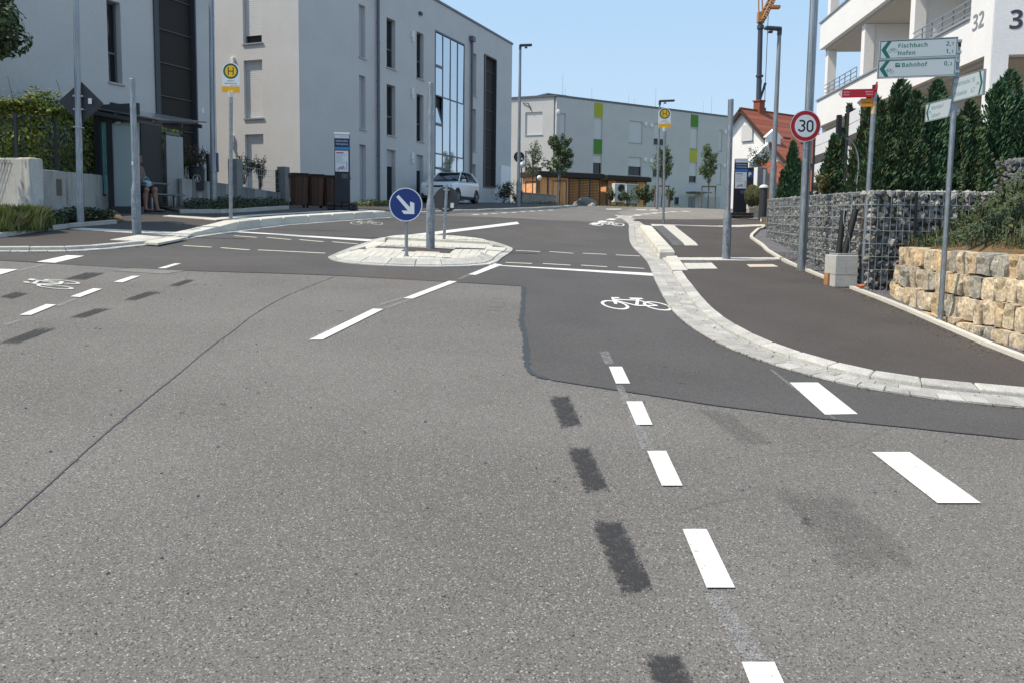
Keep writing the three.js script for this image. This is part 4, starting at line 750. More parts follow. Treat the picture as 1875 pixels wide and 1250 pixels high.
{ // lower roof and white porch in front of it
  const B = thing('tiled_annex', 'low annex with red tiled roof and a white pediment in front', 'building', [24.2, 3.5, -80], turnOf(62));
  const ang = 0.72, tile = [1, 0.9, 1.14].map((k) => std({ color: rgb(0.36 * k, 0.1 * k, 0.05 * k), roughness: 0.85 })), r = rng(9);
  const roof = part('roof', bb(0, 7.5, -0.2, -0.05, 0, 4.6).rotateX(ang).translate(0, 5.0, 0), M.frame, B);
  for (let i = 0; i < 11; i++) part('tile_course', box(7.5, 0.05, 0.46, 3.75, 0.03 + 0.02 * (i % 2), (i + 0.5) * 0.42).rotateX(ang).translate(0, 5, 0), pick(tile, r), roof);
  part('wall', bb(0.3, 7.2, -2, 2.1, 0, 3.2), std({ color: rgb(0.12, 0.05, 0.03) }), B);
  const s = new THREE.Shape([new THREE.Vector2(-3.4, 0), new THREE.Vector2(3.2, 0), new THREE.Vector2(0.9, 1.9), new THREE.Vector2(0.8, 2.6), new THREE.Vector2(1.2, 2.6), new THREE.Vector2(0, 3.5), new THREE.Vector2(-1.2, 2.6), new THREE.Vector2(-0.8, 2.6), new THREE.Vector2(-0.9, 1.9)]);
  part('pediment', metric(new THREE.ExtrudeGeometry(s, { depth: 0.4, bevelEnabled: false })).translate(3.0, 4.9, -1.2), M.plasterWhite, B);
  part('wall', bb(-0.5, 6.3, -2, 4.9, -1.6, -0.6), M.plasterWhite, B);
}
// ================================================================ STREET FURNITURE
const flat = (shape) => { // front print: 0..1 uv over the shape's box
  const gm = new THREE.ShapeGeometry(shape, 24); gm.computeBoundingBox(); const b = gm.boundingBox, p = gm.attributes.position, uv = gm.attributes.uv;
  for (let i = 0; i < p.count; i++) uv.setXY(i, (p.getX(i) - b.min.x) / (b.max.x - b.min.x), (p.getY(i) - b.min.y) / (b.max.y - b.min.y)); return gm;
};
function roundRect(w, h, r) { const s = new THREE.Shape(), x = -w / 2, y = -h / 2; s.moveTo(x + r, y); s.lineTo(x + w - r, y); s.absarc(x + w - r, y + r, r, -Math.PI / 2, 0); s.lineTo(x + w, y + h - r); s.absarc(x + w - r, y + h - r, r, 0, Math.PI / 2); s.lineTo(x + r, y + h); s.absarc(x + r, y + h - r, r, Math.PI / 2, Math.PI); s.lineTo(x, y + r); s.absarc(x + r, y + r, r, Math.PI, 1.5 * Math.PI); return s; }
function disc(r) { const s = new THREE.Shape(); s.absarc(0, 0, r, 0, Math.PI * 2); return s; }
function canvasMat(w, h, draw, o = {}) { const c = document.createElement('canvas'); c.width = w; c.height = h; draw(c.getContext('2d'), w, h); const t = new THREE.CanvasTexture(c); t.colorSpace = THREE.SRGBColorSpace; return std({ map: t, roughness: 0.5, ...o }); }
// plate with a printed front and a grey back, front towards +z
function plate(parent, name, shape, thick, printMat, backMat, mx) {
  const m = part(name, tf(metric(new THREE.ExtrudeGeometry(shape, { depth: thick, bevelEnabled: false, curveSegments: 24 })), mx), backMat, parent);
  part('print', tf(flat(shape).translate(0, 0, thick + 0.0015), mx), printMat, m); return m;
}
const mv = (x, y, z, ry = 0, rz = 0) => new THREE.Matrix4().makeRotationY(ry).multiply(new THREE.Matrix4().makeRotationZ(rz)).setPosition(x, y, z);
raised = true;
const base = (px, py, off = 0.058) => { const p = g(px, py, off); return W(p[0], p[1], off - 0.004).toArray(); };
const lean = (o, px0, py0, px1, py1, h) => { // tilt so that the top stands over the second sighted point
  const d = -o.position.z, t = at(px1, py1, d), v = t.sub(o.position); o.quaternion.setFromUnitVectors(V(0, 1, 0), v.normalize()); return o;
};
// short stout posts, still without their signal heads
{
  const mk = (label, p, h) => {
    const o = thing('signal_post', label, 'post', p, 0, 'signal posts without heads');
    part('post_foot', new THREE.LatheGeometry([[0.084, -0.05], [0.084, 0.78], [0.078, 0.85], [0.062, 0.93], [0.056, 0.97]].map((q) => new THREE.Vector2(...q)), 20), M.zincDull, o);
    part('post_tube', new THREE.LatheGeometry([[0.056, 0.97], [0.055, h - 0.01], [0.05, h], [0.0, h]].map((q) => new THREE.Vector2(...q)), 20), M.zinc, o);
    part('foot_hatch', box(0.07, 0.3, 0.012, 0.0, 0.45, 0.083), M.zincDull, o); return o;
  };
  mk('short galvanised post on the left pavement before the bus shelter', base(250, 428), 2.95);
  const s = part('sticker', box(0.03, 0.07, 0.004, -0.02, 1.35, 0.056), M.white, scene.children[scene.children.length - 1]);
  raised = false; mk('short galvanised post on the island behind the blue arrow sign', base(788, 455, 0.06), 3.12); raised = true;
  lean(mk('short galvanised post on the right pavement by the crossing', base(1330, 475), 3.13), 0, 0, 1339, 175);
}
const sticker = canvasMat(32, 48, (c) => { c.fillStyle = '#e8eaee'; c.fillRect(0, 0, 32, 48); c.fillStyle = '#a02030'; c.fillRect(5, 18, 14, 9); c.fillStyle = '#20242c'; c.fillRect(20, 4, 8, 26); });
// tall masts
{
  const a = thing('lamp_mast', 'tall galvanised mast with a diamond sign seen from behind', 'lamp post', base(147, 410, 0.1));
  part('mast', new THREE.LatheGeometry([[0.066, -0.1], [0.062, 2], [0.05, 9], [0, 9]].map((q) => new THREE.Vector2(...q)), 20), M.zinc, a);
  const yd = at(149, 187, -a.position.z).y - a.position.y;
  const sg = part('sign_back', metric(new THREE.ExtrudeGeometry(roundRect(0.6, 0.6, 0.03), { depth: 0.012, bevelEnabled: false })).rotateZ(Math.PI / 4).rotateY(0.18).translate(0.02, yd, -0.09), M.signback, a);
  part('clamp', [box(0.2, 0.03, 0.1, 0, yd + 0.12, -0.04), box(0.2, 0.03, 0.1, 0, yd - 0.14, -0.04), box(0.15, 0.02, 0.15, 0, yd - 0.5, 0)], M.steel, a);
  part('sticker', box(0.07, 0.11, 0.004, 0.22, yd + 0.03, -0.035).rotateY(0), sticker, a); part('arm', bar(V(0, 8.7, 0), V(1.4, 9.2, 0), 0.03), M.zinc, a);
  lean(a, 0, 0, 138, 0);
  const b = thing('lamp_mast', 'tall galvanised mast beside the dispenser box and garden wall', 'lamp post', base(390.5, 378, 0.1));
  part('mast', new THREE.LatheGeometry([[0.085, -0.1], [0.085, 1.0], [0.07, 1.15], [0.055, 9], [0, 9]].map((q) => new THREE.Vector2(...q)), 20), M.zinc, b); part('conduit', bar(V(0.07, 1, 0.03), V(0.09, 8.5, 0.03), 0.014), M.steel, b); part('arm', bar(V(0, 8.7, 0), V(1.4, 9.2, 0), 0.03), M.zinc, b);
  lean(b, 0, 0, 386, 0);
  const c = thing('lamp_mast', 'tall galvanised mast carrying the round speed sign', 'lamp post', base(1467, 495, 0.06));
  part('mast', new THREE.LatheGeometry([[0.07, -0.1], [0.066, 2], [0.05, 9], [0, 9]].map((q) => new THREE.Vector2(...q)), 20), M.zinc, c); part('conduit', bar(V(0.085, 0.1, -0.03), V(0.08, 8, -0.03), 0.02), M.steel, c); part('arm', bar(V(0, 8.7, 0), V(-1.4, 9.2, 0), 0.03), M.zinc, c); for (const y of [2.18, 2.62]) part('clamp', cyl(0.075, 0.075, 0.03, 0, y, 0), M.steel, c);
  lean(c, 0, 0, 1490, 0);
  const sp = at(1475, 231, -c.position.z - 0.09), s = thing('speed_sign', 'round white sign with red rim reading 30', 'traffic sign', sp.toArray(), 0.05);
  plate(s, 'sign_plate', disc(0.278), 0.012, canvasMat(512, 512, (x) => { x.fillStyle = '#e9eaec'; x.fillRect(0, 0, 512, 512); x.fillStyle = '#b3161f'; x.beginPath(); x.arc(256, 256, 246, 0, 7); x.fill(); x.fillStyle = '#e9eaec'; x.beginPath(); x.arc(256, 256, 182, 0, 7); x.fill(); x.fillStyle = '#17191d'; x.strokeStyle = '#17191d'; x.lineWidth = 29; x.lineCap = 'butt'; x.lineJoin = 'round';
    x.beginPath(); x.moveTo(150, 176); x.lineTo(190, 172); x.bezierCurveTo(252, 168, 252, 246, 196, 250); x.lineTo(186, 250); x.stroke(); x.beginPath(); x.moveTo(192, 250); x.bezierCurveTo(258, 254, 254, 340, 190, 340); x.bezierCurveTo(162, 340, 148, 326, 140, 308); x.stroke(); x.beginPath(); x.moveTo(286, 226); x.bezierCurveTo(286, 154, 376, 154, 376, 226); x.lineTo(376, 288); x.bezierCurveTo(376, 358, 286, 358, 286, 288); x.closePath(); x.stroke(); }), M.signback);
  for (const [x, y] of [[-0.04, 0.262], [0.04, 0.262], [-0.04, -0.262], [0.04, -0.262]]) part('rivet', cyl(0.006, 0.006, 0.006).rotateX(Math.PI / 2).translate(x, y, 0.014), M.steel, s);
}
// stop signs of the bus line
const stopFace = canvasMat(256, 416, (x) => {
  x.fillStyle = '#d9e0e4'; x.fillRect(0, 0, 256, 416); x.fillStyle = '#e0a916'; x.fillRect(0, 334, 256, 82);
  x.fillStyle = '#1d5236'; x.beginPath(); x.arc(128, 122, 108, 0, 7); x.fill(); x.fillStyle = '#e9b81b'; x.beginPath(); x.arc(128, 122, 82, 0, 7); x.fill();
  x.fillStyle = '#1c3a26'; x.fillRect(86, 66, 15, 112); x.fillRect(155, 66, 15, 112); x.fillRect(100, 114, 56, 14);
  x.fillStyle = '#232a33'; x.textAlign = 'center'; x.font = 'bold 24px sans-serif'; x.fillText('Kluftern', 128, 266); x.font = 'bold 24px sans-serif'; x.fillText('Bahnhofstraße', 128, 302, 210); x.fillStyle = '#3a4b8a'; for (let i = 0; i < 5; i++) x.fillRect(128 + i * 24, 320, 14, 9);
});
const stopShape = (() => { const s = new THREE.Shape(), w = 0.2, y0 = 0, y1 = 0.46; s.moveTo(-w + 0.03, y0); s.lineTo(w - 0.03, y0); s.absarc(w - 0.03, y0 + 0.03, 0.03, -Math.PI / 2, 0); s.lineTo(w, y1); s.absellipse(0, y1, w, 0.19, 0, Math.PI); s.lineTo(-w, y0 + 0.03); s.absarc(-w + 0.03, y0 + 0.03, 0.03, Math.PI, 1.5 * Math.PI); return s; })();
function stopSign(label, p, h, turn) {
  const o = thing('bus_stop_sign', label, 'bus stop sign', p, turn, 'bus stop signs');
  part('post', [cyl(0.04, 0.04, h - 0.02, 0, -0.03, 0), cyl(0.055, 0.05, 0.05, 0, 0, 0)], M.zinc, o);
  part('bracket', cyl(0.04, 0.07, 0.12, 0, h - 0.1, 0), M.white, o);
  plate(o, 'sign_plate', stopShape, 0.03, stopFace, M.white, new THREE.Matrix4().makeTranslation(0, h + 0.01, -0.012)); return o;
}
{
  const p = base(422, 404, 0.06), a = stopSign('yellow and green stop sign in front of the sunlit gable', p, at(422, 170, -p[2]).y - p[1], 0.12); a.scale.set(1, 1, 1); lean(a, 0, 0, 422.5, 150);
  const q = base(1215, 408, 0.06), b = stopSign('yellow and green stop sign at the right platform', q, at(1215, 235, -q[2]).y - q[1], 0.05); lean(b, 0, 0, 1217, 230);
}
// island signs
raised = false;
{
  const p = base(743, 470, 0.095), o = thing('arrow_sign', 'round blue sign with a white arrow on the island', 'traffic sign', p, -0.05), h = at(743, 375, -p[2]).y - p[1];
  part('post', [cyl(0.03, 0.03, h - 0.05, 0, -0.1, -0.045), cyl(0.045, 0.04, 0.05, 0, -0.01, -0.045)], M.zinc, o);
  plate(o, 'sign_plate', disc(0.283), 0.012, canvasMat(512, 512, (x) => { x.fillStyle = '#c9ced8'; x.fillRect(0, 0, 512, 512); x.fillStyle = '#072c70'; x.beginPath(); x.arc(256, 256, 240, 0, 7); x.fill(); x.fillStyle = '#d4d9e0'; x.beginPath(); x.moveTo(110, 142); x.lineTo(146, 110); x.lineTo(322, 296); x.lineTo(322, 208); x.lineTo(388, 232); x.lineTo(388, 398); x.lineTo(228, 398); x.lineTo(190, 346); x.lineTo(286, 346); x.closePath(); x.fill(); }), M.signback, new THREE.Matrix4().makeTranslation(0, h, 0));
  part('clamp', [box(0.1, 0.03, 0.05, 0, h + 0.2, -0.03), box(0.1, 0.03, 0.05, 0, h - 0.2, -0.03)], M.steel, o);
  for (const [x, y] of [[-0.04, 0.265], [0.04, 0.265], [-0.04, -0.265], [0.04, -0.265]]) part('rivet', cyl(0.007, 0.007, 0.006).rotateX(Math.PI / 2).translate(x, h + y, 0.014), M.steel, o);
  const p2 = base(813, 438, 0.11), b = thing('sign_from_behind', 'round sign seen from behind on the far end of the island', 'traffic sign', p2), h2 = at(816, 365, -p2[2]).y - p2[1], top = at(817, 338, -p2[2]).y - p2[1];
  part('post', [rbox(0.06, top + 0.1, 0.05, 0.006, 0, top / 2 - 0.05, 0), box(0.012, top, 0.004, 0, top / 2, 0.027)], M.zinc, b);
  part('sign_plate', metric(new THREE.ExtrudeGeometry(disc(0.262), { depth: 0.012, bevelEnabled: false, curveSegments: 28 })).translate(0.01, h2, -0.06), M.signback, b);
  part('clamp', [box(0.13, 0.035, 0.06, 0, h2 + 0.2, -0.02), box(0.13, 0.035, 0.06, 0, h2 - 0.2, -0.02)], M.zinc, b);
  part('sticker', box(0.07, 0.1, 0.003, 0.13, h2 - 0.12, -0.045), sticker, b); lean(b, 0, 0, 818, 338);
}
raised = true;
// sign posts on the right
const bikeIcon = (x, cx, cy, s) => { x.lineWidth = s * 0.13; x.beginPath(); x.arc(cx - s, cy, s * 0.62, 0, 7); x.stroke(); x.beginPath(); x.arc(cx + s, cy, s * 0.62, 0, 7); x.stroke(); x.beginPath(); x.moveTo(cx - s, cy); x.lineTo(cx - s * 0.5, cy - s * 0.9); x.lineTo(cx + s * 0.5, cy - s * 0.9); x.lineTo(cx, cy); x.lineTo(cx - s * 0.5, cy - s * 0.9); x.moveTo(cx + s, cy); x.lineTo(cx + s * 0.4, cy - s * 1.2); x.lineTo(cx + s * 0.75, cy - s * 1.25); x.moveTo(cx - s * 0.75, cy - s * 1.1); x.lineTo(cx - s * 0.3, cy - s * 1.1); x.stroke(); };
{
  const o = thing('cycle_signpost', 'galvanised post carrying four white cycle route boards', 'signpost', base(1722, 592, 0.05)), d = -o.position.z, top = at(1755, 78, d).y - o.position.y;
  part('post', [cyl(0.031, 0.031, top + 0.1, 0, -0.1, 0, 20), cyl(0.055, 0.05, 0.06, 0, 0, 0)], M.zinc, o); part('cap', cyl(0.035, 0.035, 0.06, 0, top - 0.05, 0, 20), M.black, o);
  lean(o, 0, 0, 1755, 78);
  const G = '#0d5b50', board = (label, px, w, h, turn, dir, draw, tipX) => {
    const s = thing('route_board', label, 'route sign', at(px[0], px[1], px[2] ?? d).toArray(), turn, 'cycle route boards');
    const k = 1024 / w; const m = canvasMat(1024, Math.round(h * k), (x, W0, H0) => { x.fillStyle = '#aeb9bf'; x.fillRect(0, 0, W0, H0); x.strokeStyle = G; x.lineWidth = 8; x.strokeRect(9, 9, W0 - 18, H0 - 18); x.fillStyle = G; x.beginPath(); const q = (a) => dir < 0 ? a : W0 - a; x.moveTo(q(18), H0 / 2); x.lineTo(q(100), 14); x.lineTo(q(156), 14); x.lineTo(q(84), H0 / 2); x.lineTo(q(148), H0 - 14); x.lineTo(q(94), H0 - 14); x.closePath(); x.fill(); x.strokeStyle = G; x.fillStyle = G; draw(x, W0, H0); });
    plate(s, 'board', roundRect(w, h, 0.008), 0.018, m, M.white, new THREE.Matrix4().makeTranslation(0, 0, -0.009)); part('frame', ringGeo(-w / 2 - 0.006, w / 2 + 0.006, -h / 2 - 0.006, h / 2 + 0.006, 0.006, 0.03, 0.015), M.sill, s); for (const e of [0.3, -0.3]) part('clamp', box(0.05, 0.03, 0.05, -dir * (w / 2 + 0.02), h * e, 0), M.steel, s); return s;
  };
  const big = (x, t, y, s = 84) => { x.font = 'bold ' + s + 'px sans-serif'; x.textAlign = 'left'; x.fillText(t, 240, y); }, numr = (x, a, b, y) => { x.textAlign = 'right'; x.font = 'bold 84px sans-serif'; x.fillText(a + ',', 945, y); x.font = 'bold 60px sans-serif'; x.fillText(b, 982, y); };
  board('upper white route board pointing left to Fischbach and Hofen', [1681.5, 89], 0.83, 0.212, -0.28, -1, (x, W0, H0) => { bikeIcon(x, 176, 152, 36); big(x, 'Fischbach', 112); big(x, 'Hofen', 218); numr(x, '2', '7', 112); numr(x, '1', '1', 218); });
  board('second white route board pointing left to Bahnhof', [1678, 124.5], 0.83, 0.205, -0.28, -1, (x, W0, H0) => { bikeIcon(x, 150, 172, 38); x.fillRect(230, 48, 66, 60); x.fillStyle = '#aeb9bf'; x.fillRect(240, 70, 46, 8); x.fillRect(262, 56, 24, 10); x.fillStyle = G; x.font = 'bold 84px sans-serif'; x.textAlign = 'left'; x.fillText('Bahnhof', 312, 110); numr(x, '0', '2', 110); });
  board('sunlit white route board pointing right to Friedrichshafen', [1774, 158, d - 0.3], 0.56, 0.27, -Math.PI / 2 + 0.06, 1, (x, W0, H0) => { bikeIcon(x, 850, 260, 38); x.textAlign = 'left'; x.font = '128px sans-serif'; x.fillText('Friedrichshafen', 40, 190, 560); x.fillText('Efrizweiler', 40, 400, 480); x.fillText('10', 640, 190, 110); x.fillText('6,7', 640, 400, 120); });
  board('sunlit white route board pointing left to Markdorf and Lipbach', [1723, 201, d + 0.33], 0.6, 0.215, -Math.PI / 2 + 0.06, -1, (x, W0, H0) => { bikeIcon(x, 150, 200, 36); x.textAlign = 'left'; x.font = '112px sans-serif'; x.fillText('Markdorf', 200, 150, 440); x.fillText('Lipbach', 200, 310, 340); x.textAlign = 'right'; x.fillText('4,6', 990, 150, 130); x.fillText('1,2', 990, 310, 130); });
  const s = thing('hiking_signpost', 'galvanised post carrying red and yellow walking route boards', 'signpost', base(1579, 528, 0.05)), ds = -s.position.z, ts = at(1603, 157, ds).y - s.position.y;
  part('post', [cyl(0.037, 0.037, ts + 0.1, 0, -0.1, 0, 20)], M.zinc, s); part('cap', cyl(0.04, 0.04, 0.06, 0, ts - 0.05, 0, 20), M.black, s);
  part('tape', [cyl(0.0385, 0.0385, 0.12, 0, ts - 0.43, 0, 20), cyl(0.0385, 0.0385, 0.05, 0, ts - 0.29, 0, 20)], std({ color: rgb(0.62, 0.42, 0.24), roughness: 0.8 }), s);
  lean(s, 0, 0, 1603, 157);
  const arrow = (w, h, tip) => { const a = new THREE.Shape(); a.moveTo(w / 2, -h / 2); a.lineTo(w / 2, h / 2); a.lineTo(-w / 2 + tip, h / 2); a.lineTo(-w / 2, 0); a.lineTo(-w / 2 + tip, -h / 2); return a; };
  const sg = (label, px, w, h, tip, turn, mat, dd = 0) => { const b = thing('walking_board', label, 'route sign', at(px[0], px[1], ds + dd).toArray(), turn, 'walking route boards'); plate(b, 'board', arrow(w, h, tip), 0.016, mat, std({ color: rgb(0.4, 0.02, 0.03), roughness: 0.5 }), new THREE.Matrix4().makeTranslation(0, 0, -0.008)); return b; };
  const red = '#a3122a';
  sg('red arrow board pointing left on the walking signpost', [1569, 171], 0.53, 0.125, 0.055, -0.2, canvasMat(512, 120, (x) => { x.fillStyle = red; x.fillRect(0, 0, 512, 120); x.fillStyle = '#d9c9cc'; x.fillRect(0, 0, 52, 120); x.fillStyle = '#e8d8da'; x.font = '28px sans-serif'; x.fillText('0,2 km', 72, 50); x.fillText('4,6 km', 72, 88); x.textAlign = 'right'; x.fillText('Bahnhof', 484, 50); x.fillText('Lipbach', 484, 88); }));
  sg('small yellow arrow board below the red one', [1584, 188], 0.225, 0.125, 0.06, -0.2, canvasMat(256, 142, (x) => { x.fillStyle = '#cf8a05'; x.fillRect(0, 0, 256, 142); x.fillStyle = '#b9a9a0'; x.fillRect(0, 0, 66, 142); x.fillStyle = '#4a3206'; x.fillRect(96, 66, 120, 10); }));
  sg('red board seen end on at the top of the walking signpost', [1604, 162], 0.5, 0.12, 0.055, Math.PI / 2 + 0.25, canvasMat(512, 120, (x) => { x.fillStyle = '#c2182f'; x.fillRect(0, 0, 512, 120); x.fillStyle = '#f0d4d6'; x.fillRect(0, 0, 52, 120); for (let i = 0; i < 3; i++) x.fillRect(120, 24 + i * 30, 140, 14); }), 0.02).rotation.y = -Math.PI / 2 - 0.35;
}
// street lamps with arms
raised = false;
function streetLamp(label, p, px, topY, side, r = 0.06, arm = 0.8) {
  const o = thing('street_lamp', label, 'street lamp', p, 0, 'street lamps'), d = -p[2], h = at(px, topY, d).y - p[1];
  part('mast', new THREE.LatheGeometry([[r * 1.25, -0.1], [r * 1.25, 1], [r, 1.1], [r * 0.7, h], [0, h]].map((q) => new THREE.Vector2(...q)), 16), M.zincDull, o);
  part('bracket', [rbox(0.11, 0.2, 0.11, 0.02, 0, h - 0.06, 0)], M.anthra, o);
  part('lamp_head', [rbox(arm, 0.09, 0.2, 0.03, side * (arm * 0.5 - 0.04), 0, 0).rotateZ(side * 0.05).translate(0, h + 0.02, 0), rbox(0.12, 0.06, 0.1, 0.02, side * 0.25, h - 0.07, 0)], M.anthra, o);
  return o;
}
streetLamp('street lamp with a round sign seen from behind, by the long block', base(949, 378, 0.06), 950, 84, 1, 0.075, 0.55);
{ const p = scene.children[scene.children.length - 1].position, c = at(950.5, 287, -p.z - 0.12), o = thing('sign_from_behind', 'round dark sign seen from behind on the lamp by the long block', 'traffic sign', c.toArray()); part('sign_plate', metric(new THREE.ExtrudeGeometry(disc(0.235), { depth: 0.012, bevelEnabled: false })).translate(0, 0, -0.17), M.black, o); part('clamp', box(0.2, 0.03, 0.06, 0, 0.05, -0.13), M.steel, o); part('sticker', box(0.07, 0.1, 0.004, 0.12, -0.08, -0.155), sticker, o); }
streetLamp('slim street lamp behind the right stop sign, before the coloured block', W(...g(1203, 382.5, 0.05), 0).toArray(), 1208, 186, 1, 0.06, 0.75);
{ const p = at(1414, 372, 22.5); lean(streetLamp('street lamp behind the gabion wall with its arm to the left', p.toArray(), 1424, 54, -1, 0.072, 0.45), 0, 0, 1428, 54); }

// advertising totems on ballast blocks
{
  const face = (a, b, blue) => canvasMat(256, 1024, (x) => {
    x.fillStyle = '#0c1220'; x.fillRect(0, 0, 256, 1024); x.fillStyle = '#c3ccd6'; x.fillRect(0, 0, 256, 56); x.fillStyle = '#93a2b4'; x.fillRect(96, 18, 140, 8); x.fillStyle = '#12294e'; x.fillRect(0, 56, 256, 132); x.fillStyle = '#a9b6cc'; x.font = 'bold 38px sans-serif'; x.fillText(a, 22, 108, 210); x.font = 'bold 34px sans-serif'; x.fillText(b, 22, 154, 210);
    x.fillStyle = blue; x.fillRect(0, 190, 256, 36); x.fillStyle = '#12294e'; x.fillRect(0, 226, 256, 14); x.fillStyle = '#c5ced8'; x.fillRect(8, 242, 232, 316); const r = rng(4); x.fillStyle = '#9c2a3c'; x.fillRect(26, 266, 130, 18); x.fillStyle = '#7b8798'; for (let i = 0; i < 9; i++) x.fillRect(26, 300 + i * 16, 90 + r() * 90, 5); for (let i = 0; i < 26; i++) { x.fillStyle = ['#6b6f7a', '#8a8f9a', '#a08c70'][(r() * 3) | 0]; x.fillRect(34 + r() * 130, 460 + r() * 70, 8 + r() * 34, 4 + r() * 12); } x.fillStyle = '#2f6ea8'; x.fillRect(206, 410, 12, 130); x.fillStyle = '#2c3748'; x.fillRect(120, 590, 110, 72); x.fillStyle = '#4d5c74'; for (let i = 0; i < 4; i++) x.fillRect(128, 600 + i * 15, 94, 6);
  });
  const mk = (label, p, w, h, turn, mat) => {
    const o = thing('info_totem', label, 'information totem', p, turn, 'information totems'); const t = 0.12;
    part('totem_body', rbox(w, h, t, 0.012, 0, h / 2 + 0.22, 0), std({ color: rgb(0.008, 0.012, 0.026), roughness: 0.35 }), o);
    part('print', new THREE.PlaneGeometry(w - 0.02, h - 0.02).translate(0, h / 2 + 0.22, t / 2 + 0.003), mat, o);
    part('top_cap', rbox(w + 0.01, 0.05, t + 0.01, 0.01, 0, h + 0.24, 0), M.white, o);
    for (let k = 0; k < 4; k++) part('ballast_block', [rbox(w * 0.46, 0.1, 0.5, 0.02, -w * 0.72 + k * w * 0.49, 0.055, 0), rbox(w * 0.46, 0.1, 0.5, 0.02, -w * 0.72 + k * w * 0.49, 0.165, 0)], M.black, o);
    return o;
  };
  raised = true;
  { const p = base(627, 385, 0.06); mk('dark blue totem between the brown bins and the long facade', p, 0.44, 1.98, 0.1, face('Halteverbot', 'Parkregelung', '#2f80b8')); }
  raised = false;
  { const p = base(1354, 399.5, 0.03); mk('dark blue totem on the right before the tiled house', p, 0.52, 2.1, -0.05, face('Halteverbot', 'Parkregelung', '#2a6fc0')); }
}
// brown wheelie bins
{
  raised = true;
  const br = [1, 1.25].map((k) => std({ color: rgb(0.085 * k, 0.045 * k, 0.028 * k), roughness: 0.6 })), lid = std({ color: rgb(0.03, 0.02, 0.016), roughness: 0.55 });
  const o = thing('wheelie_bin', 'brown wheelie bin nearest the garden wall, first of the row', 'bin', W(-6.62, 24.75, 0.052).toArray(), 0.42, 'row of brown bins');
  const sh = new THREE.CylinderGeometry(0.36, 0.29, 0.92, 4, 1).rotateY(Math.PI / 4).scale(1, 1, 1.15); part('bin_body', metric(sh.translate(0, 0.53, 0)), br[0], o);
  part('rib', [-0.12, 0, 0.12].flatMap((x) => [bar(V(x * 0.82, 0.1, 0.25), V(x, 0.96, 0.302), 0.016)]), br[1], o);
  part('rim', rbox(0.56, 0.06, 0.64, 0.02, 0, 0.97, 0), lid, o); part('lid', [rbox(0.54, 0.05, 0.62, 0.02, 0, 1.025, -0.01).rotateX(0.03), rbox(0.3, 0.03, 0.06, 0.012, 0, 1.02, 0.33)], lid, o);
  for (const x of [-0.2, 0.2]) part('wheel', cyl(0.1, 0.1, 0.05).rotateZ(Math.PI / 2).translate(x + 0.025, 0.1, -0.3), M.black, o); part('handle', bar(V(-0.2, 0.98, -0.38), V(0.2, 0.98, -0.38), 0.015), lid, o);
  dup(o, W(-6.22, 25.15, 0.052).toArray(), 0.36, 'brown wheelie bin, second in the row beside the totem', 'row of brown bins');
  dup(o, W(-5.86, 25.55, 0.052).toArray(), 0.45, 'brown wheelie bin, third in the row', 'row of brown bins');
  dup(o, W(-5.56, 25.95, 0.052).toArray(), 0.3, 'brown wheelie bin nearest the dark totem, last of the row', 'row of brown bins');
}
// garden wall of upright concrete panels with two pillars, mesh above
{
  const a = [-8.95, 21.6], b = [-7.62, 26.6], L = Math.hypot(b[0] - a[0], b[1] - a[1]), ux = (b[0] - a[0]) / L, ud = (b[1] - a[1]) / L, y0 = 1.9;
  const o = thing('garden_wall', 'low wall of upright concrete panels with two taller pillars', 'wall', [a[0], y0, -a[1]], Math.atan2(ud, ux)), r = rng(21);
  const n = 24, w = L / n; for (let i = 0; i < n; i++) { const s = i * w; if (i === 11 || i === 23) continue; const top = i < 11 ? 2.88 - i * 0.004 : 2.8 - (i - 12) * 0.008; part('panel', rbox(w - 0.012, top - y0 + 0.6, 0.1, 0.008, s + w / 2, (top - y0 - 0.6) / 2, (r() - 0.5) * 0.012), r() < 0.5 ? M.concrete : M.concreteDark, o); }
  part('pillar', rbox(0.3, 1.9, 0.3, 0.012, 11.5 * w, 0.75, 0.02), M.concreteDark, o); part('pillar', rbox(0.3, 1.9, 0.3, 0.012, 23.5 * w + 0.1, 0.72, 0.02), M.concreteDark, o);
  const l = []; for (let x = 12.2 * w; x < 23 * w; x += 0.1) l.push(bb(x, x + 0.007, 0.85, 1.52, -0.03, -0.023)); for (let y = 0.9; y < 1.55; y += 0.2) l.push(bb(12 * w, 23.2 * w, y, y + 0.01, -0.02, -0.012)); const m = part('mesh_panel', l, M.steel, o); m.userData.kind = 'stuff';
  part('fence_post', bb(18 * w, 18 * w + 0.06, 0.4, 1.6, -0.1, -0.04), M.black, o); part('fence_post', bb(22.6 * w, 22.6 * w + 0.08, 0.6, 1.55, -0.1, -0.04), M.black, o); part('fence_post', bb(6 * w, 6 * w + 0.07, 0.6, 1.75, -0.12, -0.05), M.black, o);
}
